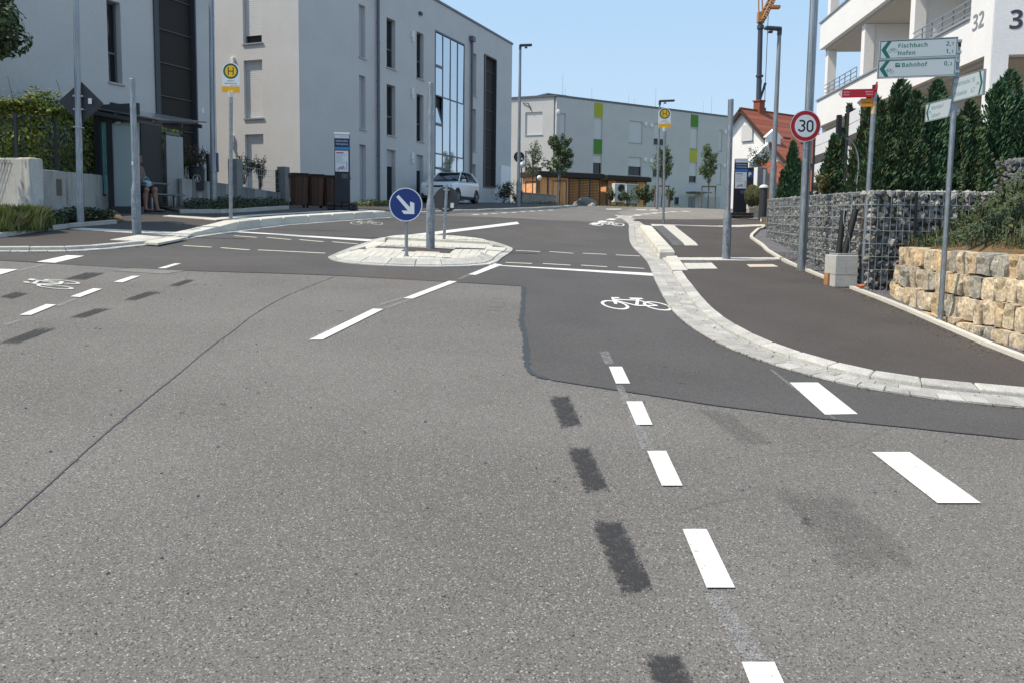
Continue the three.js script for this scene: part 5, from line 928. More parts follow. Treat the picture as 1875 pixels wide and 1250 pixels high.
// litter bin and dispenser
{
  raised = true; const p = W(-8.78, 22.3, 0.1).toArray(), o = thing('litter_bin', 'dark hanging litter bin with a round white emblem', 'litter bin', p, 0.25);
  part('post', cyl(0.03, 0.03, 1.25, 0, -0.1, -0.18), M.zincDull, o);
  part('bin_body', new THREE.CylinderGeometry(0.21, 0.19, 0.56, 18).scale(1, 1, 0.8).translate(0, 0.68, 0), M.dark, o); part('hood', [new THREE.CylinderGeometry(0.215, 0.215, 0.05, 18).scale(1, 1, 0.8).translate(0, 0.97, 0), new THREE.TorusGeometry(0.17, 0.025, 8, 20).rotateX(Math.PI / 2).scale(1, 1, 0.8).translate(0, 1.03, 0)], M.dark, o);
  part('emblem', flat(disc(0.11)).translate(0, 0.72, 0.168).rotateY(0.1), canvasMat(128, 128, (x) => { x.fillStyle = '#15171b'; x.fillRect(0, 0, 128, 128); x.strokeStyle = '#b8bcc2'; x.lineWidth = 7; x.beginPath(); x.arc(64, 64, 56, 0, 7); x.stroke(); x.fillStyle = '#b8bcc2'; x.beginPath(); x.arc(74, 32, 9, 0, 7); x.fill(); x.beginPath(); x.moveTo(66, 44); x.lineTo(84, 44); x.lineTo(86, 76); x.lineTo(82, 108); x.lineTo(70, 108); x.lineTo(68, 70); x.lineTo(48, 60); x.lineTo(50, 52); x.lineTo(66, 56); x.closePath(); x.fill(); x.fillRect(34, 70, 20, 34); }), o);
  const q = at(394.5, 298, 23.2), dsp = thing('bag_dispenser', 'green and white bag dispenser box on the tall mast', 'dispenser', q.toArray(), -0.25);
  part('case', rbox(0.2, 0.55, 0.14, 0.02, 0, 0, 0.06), std({ color: rgb(0.02, 0.04, 0.16), roughness: 0.5 }), dsp); part('front', box(0.14, 0.52, 0.01, 0.02, 0, 0.136), std({ color: rgb(0.08, 0.26, 0.08) }), dsp); part('label', box(0.1, 0.3, 0.004, 0.03, -0.02, 0.144), std({ color: rgb(0.42, 0.48, 0.46) }), dsp);
}
// concrete foundation block with two cable ducts
{
  const p = g(1545, 527, 0.05), o = thing('concrete_block', 'pale concrete block with two black ducts standing on top', 'concrete block', W(p[0] + 0.02, p[1] + 0.18, 0.045).toArray(), 0.02);
  part('block', rbox(0.36, 0.5, 0.42, 0.012, 0, 0.25, 0), std({ map: T.concrete, color: rgb(1.15, 1.15, 1.12), roughness: 0.9 }), o); part('lid', rbox(0.3, 0.03, 0.34, 0.006, 0.02, 0.513, 0), M.concreteDark, o); part('joint', box(0.364, 0.006, 0.424, 0, 0.2, 0), M.concreteDark, o);
  part('duct', bar(V(-0.05, 0.52, 0), V(0.02, 1.2, -0.05), 0.045, 0.045, 14), M.black, o); part('duct', bar(V(0.03, 0.52, 0.03), V(0.2, 1.22, -0.02), 0.048, 0.048, 14), M.black, o);
  part('cable', tube([V(0.1, 0.53, 0.06), V(0.08, 0.8, 0.05), V(0.0, 1.0, 0.03), V(0.02, 1.25, -0.02)], 0.009), M.zincDull, o);
  part('plank', box(0.03, 0.22, 0.12, -0.2, 0.1, -0.06).rotateY(0.1), std({ map: T.wood, color: rgb(0.6, 0.55, 0.5) }), o); 
}
// bollard lamp and small things by the far forecourt
{
  raised = false;
  const o = thing('bollard_lamp', 'dark bollard with a glass dome before the gabion wall', 'bollard', at(1397, 394.5, 26).toArray());
  part('bollard_body', new THREE.LatheGeometry([[0.14, -0.05], [0.14, 0.35], [0.125, 0.36], [0.125, 0.85], [0.1, 0.87]].map((q) => new THREE.Vector2(...q)), 18), M.dark, o); part('dome', new THREE.SphereGeometry(0.15, 18, 10, 0, Math.PI * 2, 0, Math.PI / 2).scale(1, 0.75, 1).translate(0, 0.88, 0), new THREE.MeshPhysicalMaterial({ color: rgb(0.6, 0.65, 0.66), roughness: 0.15 }), o);
  const b = thing('parking_board', 'dark board with a blue P sign and arrows behind the right totem', 'sign board', at(1378, 333, 33.5).toArray());
  plate(b, 'board', roundRect(0.62, 1.15, 0.01), 0.05, canvasMat(256, 476, (x) => { x.fillStyle = '#1a1f28'; x.fillRect(0, 0, 256, 476); x.fillStyle = '#0f4a86'; x.fillRect(20, 60, 120, 110); x.fillStyle = '#dfe6ee'; x.font = 'bold 100px sans-serif'; x.fillText('P', 44, 152); x.font = 'bold 40px sans-serif'; for (const y of [80, 108, 136]) x.fillRect(156, y, 70, 10); x.fillText('▶▶▶', 10, 222); x.fillStyle = '#4a1622'; x.fillRect(0, 240, 70, 230); x.fillStyle = '#8e98a6'; x.font = 'bold 54px sans-serif'; x.fillText('St', 90, 330); x.font = 'bold 40px sans-serif'; x.fillText('Cafe', 40, 400); }), M.dark);
  part('leg', [bb(-0.28, -0.22, -1.6, -0.57, -0.02, 0.04), bb(0.22, 0.28, -1.6, -0.57, -0.02, 0.04)], M.dark, b);
  const c = thing('grey_cabinet', 'grey post mounted cabinet with a long white label', 'cabinet', at(1393, 330, 31).toArray(), 0.25);
  part('case', rbox(0.42, 0.98, 0.24, 0.02, 0, 0, 0), M.zincDull, c); part('label', box(0.1, 0.56, 0.006, 0.08, 0.12, 0.122), M.white, c); part('side_cover', box(0.02, 0.96, 0.25, -0.215, 0, 0.004), M.white, c); part('plinth', rbox(0.34, 0.3, 0.2, 0.02, 0, -0.63, 0), M.concrete, c); part('post', cyl(0.05, 0.05, 1.1, 0, -1.85, 0), M.zincDull, c);
  const w = thing('low_wall', 'short pale board wall beside the right totem', 'wall', W(...g(1370, 398, 0.02), -0.02).toArray(), 0.25); for (let i = 0; i < 5; i++) part('panel', rbox(0.22, 0.5 + i * 0.03, 0.08, 0.01, 0.12 + i * 0.23, 0.2 + i * 0.015, -i * 0.01), std({ map: T.concrete, color: rgb(1.05, 0.95, 0.78) }), w);
}
{ // low rendered wall by the long block
  const A = at(953, 376, 42.5), Bv = at(1015, 376.5, 46), L = A.distanceTo(Bv), o = thing('low_wall', 'low beige rendered wall at the end of the long block', 'wall', [A.x, A.y - 0.1, A.z], Math.atan2(-(Bv.z - A.z), Bv.x - A.x));
  part('wall', rbox(L, 0.75, 0.2, 0.012, L / 2, 0.36, 0), std({ map: T.concrete, color: rgb(0.72, 0.68, 0.6) }), o); part('coping', rbox(L + 0.06, 0.05, 0.28, 0.012, L / 2, 0.76, 0), std({ map: T.concrete, color: rgb(0.8, 0.74, 0.66) }), o);
}
// ================================================================ BUS SHELTER AND ITS PASSENGER
raised = true;
const SH = { X: -9.94, d: 19.3, az: 18.8 }, shY = W(SH.X, SH.d, 0.05).y;
const shPt = (x, y, z) => { const u = [Math.sin(SH.az * R), Math.cos(SH.az * R)], X = SH.X + u[0] * x + u[1] * z, d = SH.d + u[1] * x - u[0] * z; return V(X, shY + y, -d); };
{
  const o = thing('bus_shelter', 'dark bus shelter with frosted end pane and projecting glass roof', 'bus shelter', [SH.X, shY, -SH.d], turnOf(SH.az));
  const D = M.dark;
  part('rear_column', bb(-0.06, 0.06, 0.35, 2.35, -0.05, 0.12), D, o);
  part('glass_strip', bb(-0.01, 0.01, 0.4, 2.25, 0.13, 0.28), M.cyanGlass, o);
  part('dark_panel', bb(-0.04, 0.04, -0.15, 2.3, 0.29, 0.46), D, o);
  part('end_pane_frame', ringGeo(0.46, 1.2, 0.08, 2.05, 0.035, 0.05, 0.025).rotateY(-Math.PI / 2), M.sill, o);
  part('end_pane', bb(-0.008, 0.008, 0.12, 2.02, 0.49, 1.17), M.frosted, o);
  part('head_panel', bb(-0.03, 0.03, 2.1, 2.5, -0.05, 1.25), D, o);
  part('step', bb(-0.1, 0.1, -0.15, 0.1, 0.42, 1.22), M.anthra, o);
  const back = part('rear_wall', [bb(0.07, 0.5, 0.05, 2.3, -0.03, 0.03), bb(0.72, 1.1, 0.05, 2.3, -0.03, 0.03), bb(1.32, 2.05, 0.05, 2.3, -0.03, 0.03)], D, o);
  part('glass_strip', bb(0.51, 0.71, 0.6, 2.25, -0.01, 0.01), M.cyanGlass, o); part('glass_strip', bb(1.11, 1.31, 0.6, 2.25, -0.01, 0.01), M.cyanGlass, o);
  part('display_board', rbox(0.62, 1.98, 0.1, 0.01, 2.42, 1.04, 0.06), std({ color: rgb(0.33, 0.35, 0.36), metalness: 0.5, roughness: 0.42 }), o); part('board_head', rbox(0.5, 0.08, 0.12, 0.01, 2.36, 2.08, 0.05), M.frame, o);
  const bench = part('bench_seat', [bb(0.1, 2.0, 0.42, 0.46, 0.36, 0.78), bb(0.1, 2.0, 0.72, 0.76, 0.2, 0.28)], std({ color: rgb(0.16, 0.16, 0.16), roughness: 0.5 }), o);
  for (const x of [0.25, 1.05, 1.85]) part('bench_leg', bb(x, x + 0.05, 0, 0.42, 0.5, 0.56), M.steel, o);
  // roof: tilted frame of slim bearers and glass, falling towards the street
  const rf = new THREE.Matrix4().makeRotationFromEuler(new THREE.Euler(0.17, 0, 0.09)).setPosition(0, 2.3, 0);
  for (let k = 0; k < 3; k++) part('roof_beam', tf(rbox(0.05, 0.09, 2.1, 0.008, -0.12 + k * 0.66, 0.02, 0.98), rf), M.anthra, o);
  for (let k = 0; k < 4; k++) part('roof_rib', tf(rbox(1.4, 0.05, 0.05, 0.006, 0.54, 0.07, 0.15 + k * 0.56), rf), M.frame, o);
  for (let k = 0; k < 2; k++) part('roof_pane', tf(box(0.68, 0.016, 2.2, 0.21 + k * 0.7, 0.13, 0.98), rf), M.roofGlass, o);
  part('roof_edge', tf(join([bb(-0.16, 1.28, 0.12, 0.15, 2.08, 2.1), bb(-0.17, -0.14, 0.12, 0.15, -0.12, 2.07)]), rf), M.frame, o);
}
// smooth skin over tapered bones
function skin(bones, c, size, n, k = 0.03, grow = 0) {
  const mc = new MarchingCubes(n, undefined, false, false, 60000); mc.isolation = 0; const h = n / 2, f = mc.field;
  for (let z = 0; z < n; z++) for (let y = 0; y < n; y++) for (let x = 0; x < n; x++) {
    const p = [c[0] + (x - h) / h * size, c[1] + (y - h) / h * size, c[2] + (z - h) / h * size]; let d = 1e3;
    for (const [a, b, ra, rb, sx] of bones) {
      const ab = [b[0] - a[0], b[1] - a[1], b[2] - a[2]], ap = [p[0] - a[0], p[1] - a[1], p[2] - a[2]], l2 = ab[0] ** 2 + ab[1] ** 2 + ab[2] ** 2 || 1e-9, t = Math.max(0, Math.min(1, (ap[0] * ab[0] + ap[1] * ab[1] + ap[2] * ab[2]) / l2));
      const q = [(ap[0] - ab[0] * t) / (sx || 1), ap[1] - ab[1] * t, ap[2] - ab[2] * t], e = Math.hypot(...q) - (ra + (rb - ra) * t) - grow;
      const hh = Math.max(k - Math.abs(d - e), 0) / k; d = Math.min(d, e) - hh * hh * k * 0.25;
    }
    f[x + y * n + z * n * n] = -d;
  }
  mc.update(); const cnt = mc.count, gm = new THREE.BufferGeometry(), pos = new Float32Array(cnt * 3), nor = new Float32Array(cnt * 3);
  for (let i = 0; i < cnt * 3; i++) { pos[i] = mc.positionArray[i] * size + c[i % 3]; nor[i] = mc.normalArray[i]; }
  gm.setAttribute('position', new THREE.BufferAttribute(pos, 3)); gm.setAttribute('normal', new THREE.BufferAttribute(nor, 3)); gm.setAttribute('uv', new THREE.BufferAttribute(new Float32Array(cnt * 2), 2)); return gm;
}
{ // seated passenger, facing the street (+z)
  const P = thing('person', 'person in shorts sitting in the bus shelter with a pale blue bag', 'person', shPt(0.62, 0, 0).toArray(), turnOf(SH.az));
  const hipL = [-0.1, 0.52, 0.5], hipR = [0.1, 0.52, 0.5], knL = [-0.13, 0.52, 0.94], knR = [0.12, 0.54, 0.96], anL = [-0.13, 0.1, 0.9], anR = [0.14, 0.1, 1.0];
  const leg = (h, kn, an) => [[h, kn, 0.085, 0.06], [kn, [kn[0], (kn[1] + an[1]) / 2 + 0.04, (kn[2] + an[2]) / 2 - 0.025], 0.056, 0.056], [[kn[0], (kn[1] + an[1]) / 2 + 0.04, (kn[2] + an[2]) / 2 - 0.025], an, 0.056, 0.036], [an, [an[0], 0.045, an[2] + 0.02], 0.038, 0.035], [[an[0], 0.04, an[2] - 0.03], [an[0] + 0.01, 0.03, an[2] + 0.17], 0.034, 0.024]];
  const torso = [[[0, 0.55, 0.48], [0, 0.8, 0.47], 0.13, 0.12, 1.3], [[0, 0.8, 0.47], [0, 1.02, 0.5], 0.13, 0.12, 1.35], [[-0.13, 1.04, 0.5], [0.13, 1.04, 0.5], 0.075, 0.075], [[0, 1.05, 0.5], [0, 1.18, 0.54], 0.055, 0.052]];
  const arm = (s) => [[[s * 0.18, 1.03, 0.5], [s * 0.23, 0.8, 0.54], 0.055, 0.044], [[s * 0.23, 0.8, 0.54], [s * 0.14, 0.7, 0.76], 0.042, 0.028], [[s * 0.14, 0.7, 0.76], [s * 0.115, 0.69, 0.84], 0.028, 0.034]];
  const head = [[[0, 1.24, 0.58], [0, 1.32, 0.575], 0.085, 0.092], [[0, 1.2, 0.63], [0, 1.23, 0.63], 0.05, 0.055]];
  const skinMat = std({ color: rgb(0.3, 0.165, 0.12), roughness: 0.6 });
  const fingers = []; for (const s of [-1, 1]) for (let i = 0; i < 5; i++) { const x = s * (0.115 + (i - 2) * 0.017), a = i === (s < 0 ? 4 : 0) ? V(x - s * 0.02, 0.69, 0.83) : V(x, 0.7, 0.86), b = i === (s < 0 ? 4 : 0) ? V(x - s * 0.04, 0.68, 0.87) : V(x, 0.685, 0.905), c = i === (s < 0 ? 4 : 0) ? V(x - s * 0.045, 0.665, 0.895) : V(x, 0.655, 0.92 + 0.004 * (2 - Math.abs(i - 2))); fingers.push(bar(a, b, 0.0095, 0.0085, 7), bar(b, c, 0.0088, 0.007, 7), new THREE.SphereGeometry(0.0085, 6, 5).translate(b.x, b.y, b.z)); }
  const body = skin([...leg(hipL, knL, anL), ...leg(hipR, knR, anR), ...torso, ...arm(-1), ...arm(1), ...head], [0, 0.7, 0.72], 0.74, 110, 0.03);
  const face = [new THREE.SphereGeometry(0.017, 8, 6).scale(0.8, 1.3, 1).translate(0, 1.265, 0.672), new THREE.SphereGeometry(0.022, 8, 6).scale(0.5, 1.2, 0.8).translate(-0.09, 1.27, 0.58), new THREE.SphereGeometry(0.022, 8, 6).scale(0.5, 1.2, 0.8).translate(0.09, 1.27, 0.58)];
  part('body', [body, ...fingers, ...face], skinMat, P);
  part('eye', [-0.03, 0.03].map((x) => new THREE.SphereGeometry(0.01, 8, 6).translate(x, 1.295, 0.66)), M.black, P); part('mouth', box(0.045, 0.008, 0.01, 0, 1.215, 0.68), std({ color: rgb(0.3, 0.1, 0.09) }), P);
  part('hair', skin([[[0, 1.33, 0.555], [0, 1.35, 0.57], 0.1, 0.09], [[0, 1.2, 0.51], [0, 1.32, 0.53], 0.06, 0.085]], [0, 1.28, 0.56], 0.2, 36, 0.03), std({ color: rgb(0.06, 0.035, 0.02), roughness: 0.9 }), P);
  part('shirt', skin([...torso.slice(0, 3), ...arm(-1).slice(0, 1), ...arm(1).slice(0, 1)], [0, 0.82, 0.5], 0.42, 56, 0.03, 0.014), std({ color: rgb(0.2, 0.17, 0.15), roughness: 0.95 }), P);
  part('shorts', skin([[hipL, [-0.125, 0.53, 0.86], 0.1, 0.082], [hipR, [0.115, 0.54, 0.86], 0.1, 0.082], [[0, 0.55, 0.48], [0, 0.66, 0.47], 0.13, 0.122, 1.3]], [0, 0.58, 0.62], 0.42, 56, 0.03, 0.016), std({ color: rgb(0.02, 0.022, 0.026), roughness: 0.95 }), P);
  for (const an of [anL, anR]) part('shoe_sole', rbox(0.085, 0.02, 0.26, 0.008, an[0] + 0.005, 0.008, an[2] + 0.07), M.black, P);
  const b = thing('blue_bag', 'pale blue bag held on the seated person\'s lap', 'bag', shPt(0.66, 0.66, 0.78).toArray(), turnOf(SH.az)); part('bag_body', new THREE.SphereGeometry(0.13, 18, 12).scale(1.25, 0.8, 0.95), std({ color: rgb(0.3, 0.5, 0.58), roughness: 0.8 }), b); part('strap', new THREE.TorusGeometry(0.09, 0.01, 8, 20, Math.PI).translate(0, 0.09, 0), std({ color: rgb(0.25, 0.42, 0.5) }), b);
}

// ================================================================ PARKED CAR
raised = false;
{
  const X = -2.82, d = 36.4, o = thing('parked_car', 'white estate car parked against the long facade', 'car', W(X, d, 0.066).toArray(), 0);
  o.rotation.y = -17 * R; o.scale.setScalar(0.87);                          // nose (+z) towards the camera, to the left
  const paint = new THREE.MeshPhysicalMaterial({ color: rgb(0.74, 0.75, 0.76), roughness: 0.35, clearcoat: 1, clearcoatRoughness: 0.08 });
  const gl = new THREE.MeshPhysicalMaterial({ color: rgb(0.02, 0.028, 0.034), roughness: 0.05 }), blk = M.black;
  // stations from nose to tail: z, half width, underside, shoulder height, shoulder half width, top height, top half width
  const loft = (st, ring) => { const pos = [], idx = []; const m = ring(st[0]).length; st.forEach((s) => ring(s).forEach((p) => pos.push(p[0], p[1], s[0]))); for (let i = 0; i < st.length - 1; i++) for (let j = 0; j < m; j++) { const a = i * m + j, b = i * m + (j + 1) % m, c = a + m, e = b + m; idx.push(a, c, b, b, c, e); } for (const [i, f] of [[0, 0], [st.length - 1, 1]]) for (let j = 1; j < m - 1; j++) idx.push(i * m, i * m + (f ? j + 1 : j), i * m + (f ? j : j + 1)); const gm = new THREE.BufferGeometry(); gm.setAttribute('position', new THREE.Float32BufferAttribute(pos, 3)); gm.setIndex(idx); gm.computeVertexNormals(); return metric(gm); };
  const lower = [[2.2, 0.62, 0.34, 0.62, 0.55, 0.7], [2.14, 0.8, 0.24, 0.72, 0.72, 0.86], [1.95, 0.88, 0.2, 0.82, 0.8, 0.98], [1.3, 0.92, 0.2, 0.88, 0.82, 1.06], [0.95, 0.925, 0.2, 0.9, 0.82, 1.08], [-1.7, 0.925, 0.22, 0.95, 0.84, 1.12], [-2.05, 0.88, 0.26, 0.95, 0.8, 1.1], [-2.18, 0.78, 0.36, 0.85, 0.72, 1.02]];
  part('body', loft(lower, ([z, w, y0, ys, wt, yt]) => [[-w * 0.9, y0], [-w, y0 + 0.14], [-w, ys], [-wt, yt], [wt, yt], [w, ys], [w, y0 + 0.14], [w * 0.9, y0]]), paint, o);
  const cab = [[1.02, 0.8, 1.07, 0.78, 1.1], [0.2, 0.8, 1.06, 0.6, 1.55], [-0.5, 0.81, 1.06, 0.6, 1.6], [-1.4, 0.81, 1.08, 0.58, 1.55], [-2.0, 0.78, 1.08, 0.64, 1.2]];
  part('window_glass', loft(cab, ([z, w, y0, wt, yt]) => [[-w, y0], [-wt, yt], [wt, yt], [w, y0]]), gl, o);
  part('roof', loft([[0.26, 0.6, 1.54, 0.55, 1.575], [-0.5, 0.615, 1.585, 0.56, 1.64], [-1.45, 0.6, 1.54, 0.55, 1.6], [-1.75, 0.6, 1.42, 0.54, 1.46]], ([z, w, y0, wt, yt]) => [[-w, y0], [-wt, yt], [wt, yt], [w, y0]]), paint, o);
  for (const s of [-1, 1]) {
    part('pillar', [bar(V(s * 0.8, 1.08, 1.0), V(s * 0.61, 1.56, 0.2), 0.035), bar(V(s * 0.8, 1.08, -1.95), V(s * 0.6, 1.56, -1.4), 0.07)], paint, o); part('centre_post', bar(V(s * 0.815, 1.08, -0.35), V(s * 0.612, 1.58, -0.4), 0.03), blk, o);
    part('roof_rail', bar(V(s * 0.56, 1.63, 0.0), V(s * 0.55, 1.62, -1.4), 0.018), M.steel, o);
    const mir = part('mirror', rbox(0.22, 0.15, 0.12, 0.04, s * 0.98, 1.12, 0.72), paint, o);
    part('headlight', rbox(0.36, 0.12, 0.12, 0.03, s * 0.66, 0.78, 2.05).rotateY(0), new THREE.MeshPhysicalMaterial({ color: rgb(0.3, 0.33, 0.36), roughness: 0.08 }), o);
    part('fog_light', rbox(0.16, 0.07, 0.06, 0.02, s * 0.62, 0.46, 2.13), M.steel, o);
    for (const [z0, z1] of [[0.8, -0.33], [-0.36, -1.2]]) { const dr = part('door', rbox(0.012, 0.6, z0 - z1 - 0.02, 0.004, s * 0.926, 0.66, (z0 + z1) / 2), paint, o); part('handle', rbox(0.03, 0.03, 0.18, 0.01, s * 0.945, 0.86, z1 + 0.18), M.white, dr); }
    part('sill', rbox(0.03, 0.1, 2.4, 0.01, s * 0.915, 0.28, -0.1), blk, o);
    for (const z of [1.38, -1.32]) {
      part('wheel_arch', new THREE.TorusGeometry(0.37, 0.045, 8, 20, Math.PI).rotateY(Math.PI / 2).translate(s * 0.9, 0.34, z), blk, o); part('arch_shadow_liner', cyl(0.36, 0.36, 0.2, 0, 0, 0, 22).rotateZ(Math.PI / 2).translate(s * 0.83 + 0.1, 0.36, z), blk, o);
      const w = part('wheel', new THREE.TorusGeometry(0.26, 0.085, 10, 26).rotateY(Math.PI / 2).translate(s * 0.87, 0.335, z), std({ color: rgb(0.018, 0.018, 0.018), roughness: 0.9 }), o);
      part('rim', [cyl(0.2, 0.2, 0.04, 0, 0, 0, 20).rotateZ(Math.PI / 2).translate(s * 0.9 + 0.02, 0.335, z), ...[0, 1, 2, 3, 4].map((k) => box(0.05, 0.2, 0.05, 0, 0.11, 0).rotateX(k * 2 * Math.PI / 5).translate(s * 0.935, 0.335, z))], M.zinc, w);
    }
  }
  part('grille', [rbox(0.9, 0.2, 0.06, 0.03, 0, 0.72, 2.16), ...[-4, -3, -2, -1, 0, 1, 2, 3, 4].map((k) => box(0.012, 0.18, 0.02, k * 0.09, 0.72, 2.19))], blk, o);
  part('lower_bumper', rbox(1.5, 0.22, 0.14, 0.05, 0, 0.36, 2.12), blk, o); part('skid_strip', rbox(0.9, 0.04, 0.05, 0.01, 0, 0.3, 2.2), M.steel, o); part('number_plate', rbox(0.5, 0.11, 0.02, 0.005, 0, 0.52, 2.2), M.white, o);
  part('wiper', [bar(V(-0.5, 1.1, 1.02), V(0.1, 1.2, 0.86), 0.01), bar(V(0.1, 1.1, 1.03), V(0.6, 1.2, 0.86), 0.01)], blk, o);
}
// ================================================================ FAR END OF THE STREET
{
  const M2 = [1, 0.8, 1.15, 0.62];
  const wd = M2.map((k) => std({ map: T.wood, color: rgb(1.3 * k, 1.1 * k, 0.95 * k), roughness: 0.8 }));
  const shed = (label, px0, px1, d0, d1, top, bot, roofP, doors, seed) => {
    const A = at(px0, bot, d0), Bv = at(px1, bot, d1), L = Math.hypot(Bv.x - A.x, Bv.z - A.z), h = at(px0, top, d0).y - A.y, o = thing('wooden_shed', label, 'shed', A.toArray(), Math.atan2(-(Bv.z - A.z), Bv.x - A.x)), r = rng(seed);
    part('rear_wall', bb(0, L, -0.6, h, -2.2, -2.1), wd[3], o); part('side_wall', bb(0, 0.08, -0.6, h, -2.09, -0.12), wd[0], o);
    const n = Math.max(2, Math.round(L / 0.95)), w = L / n;
    for (let i = 0; i <= n; i++) part('post', bb(i * w - 0.05, i * w + 0.05, -0.6, h, -0.1, 0.03), M.anthra, o);
    for (let i = 0; i < n; i++) { const dk = doors.includes(i); const l = []; for (let y = 0; y < h - 0.06; y += 0.115) l.push(bb(i * w + 0.06, (i + 1) * w - 0.06, y, y + (dk ? 0.07 : 0.1), -0.05 - (dk ? 0.03 : 0), -0.02)); part('slat_panel', l, wd[dk ? 3 : (r() * 3) | 0], o).userData.kind = 'stuff'; part('lining', bb(i * w + 0.06, (i + 1) * w - 0.06, 0, h, -0.16, -0.12), dk ? M.brownPanel : wd[3], o); }
    const ro = part('roof', bb(-0.3, L + 0.3, h, h + 0.32, -2.4, 0.3), M.brownPanel, o); part('green_roof', bb(-0.2, L + 0.2, h + 0.321, h + 0.38, -2.3, 0.2), std({ map: T.soil, color: rgb(1.1, 0.7, 0.55) }), ro); return o;
  };
  shed('long wooden slat shed behind the staked trees', 983, 1098, 57.5, 60, 323, 374, 0, [3, 4, 5], 5);
  shed('smaller wooden shed behind the heat pump', 1112, 1182, 61, 63, 330, 375, 0, [1, 2], 6);
  const hp = thing('heat_pump', 'white heat pump unit with two round fans', 'heat pump', at(1132, 372, 56).toArray(), 0.35); part('case', rbox(0.82, 1.3, 0.45, 0.03, 0, 0.7, 0), M.shutter, hp); for (const y of [0.4, 1.02]) { const f = part('fan_grille', new THREE.TorusGeometry(0.24, 0.03, 8, 22).translate(0.1, y, 0.235), M.anthra, hp); part('fan', cyl(0.22, 0.22, 0.02, 0, 0, 0, 20).rotateX(Math.PI / 2).translate(0.1, y, 0.226), M.black, f); } part('foot', [box(0.1, 0.1, 0.4, -0.3, 0.02, 0), box(0.1, 0.1, 0.4, 0.3, 0.02, 0)], M.concrete, hp);
  const cb = thing('utility_cabinet', 'pale grey utility cabinet between heat pump and shrubs', 'cabinet', at(1155, 373, 57).toArray(), 0.2); part('case', rbox(0.8, 1.3, 0.4, 0.02, 0, 0.65, 0), std({ color: rgb(0.4, 0.44, 0.46) }), cb); part('cap', rbox(0.86, 0.08, 0.46, 0.02, 0, 1.33, 0), std({ color: rgb(0.45, 0.49, 0.52) }), cb); part('door_gap', box(0.008, 1.2, 0.01, 0, 0.65, 0.2), M.anthra, cb);
  const ps = thing('path_sign', 'small round blue sign before the bushy staked tree', 'traffic sign', at(1022.5, 376, 51).toArray()); part('post', cyl(0.035, 0.035, 2.3, 0, -0.1, 0), M.zincDull, ps); plate(ps, 'sign_plate', disc(0.24), 0.012, canvasMat(64, 64, (x) => { x.fillStyle = '#20448a'; x.fillRect(0, 0, 64, 64); x.fillStyle = '#c8d0dc'; x.fillRect(28, 14, 8, 30); x.beginPath(); x.arc(32, 12, 6, 0, 7); x.fill(); x.fillRect(20, 44, 24, 6); }), M.signback, new THREE.Matrix4().makeTranslation(0, 2.25, 0.04));
  const gl = thing('globe_lamp', 'white globe lamp before the sunlit far gable', 'lamp', at(954, 376, 53).toArray()); part('post', cyl(0.04, 0.04, 2.5, 0, -0.1, 0), M.anthra, gl); part('globe', new THREE.SphereGeometry(0.2, 16, 12).translate(0, 2.6, 0), M.white, gl);
  const gl2 = thing('globe_lamp', 'white globe lamp at the corner of the long shed', 'lamp', at(987, 374, 56.8).toArray()); part('post', cyl(0.04, 0.04, 1.75, 0, -0.1, 0), M.anthra, gl2); part('globe', new THREE.SphereGeometry(0.17, 16, 12).translate(0, 1.85, 0), M.white, gl2);
  // boulders
  const rock = (w, h, dd, seed, det = 2) => { const gm = new THREE.IcosahedronGeometry(1, det), p = gm.attributes.position; for (let i = 0; i < p.count; i++) { const v = V(p.getX(i), p.getY(i), p.getZ(i)), k = 0.82 + 0.36 * vn(v.x * 1.7 + 5 + seed, v.y * 1.7 + v.z * 1.3 + 9, 64, seed); p.setXYZ(i, v.x * k * w / 2, Math.max(-0.2, v.y) * k * h, v.z * k * dd / 2); } gm.computeVertexNormals(); return metric(gm); };
  const b1 = thing('boulder', 'large pale boulder on the far verge', 'boulder', at(1071, 376, 51).toArray(), 0.2); part('rock', rock(1.5, 0.5, 1, 3), std({ map: T.granite, color: rgb(0.62, 0.6, 0.54), roughness: 1 }), b1);
  const b2 = thing('boulder', 'small pale stone beside the large boulder', 'boulder', at(1084, 378, 48.5).toArray()); part('rock', rock(0.5, 0.2, 0.4, 4, 1), M.lime[2], b2);
}
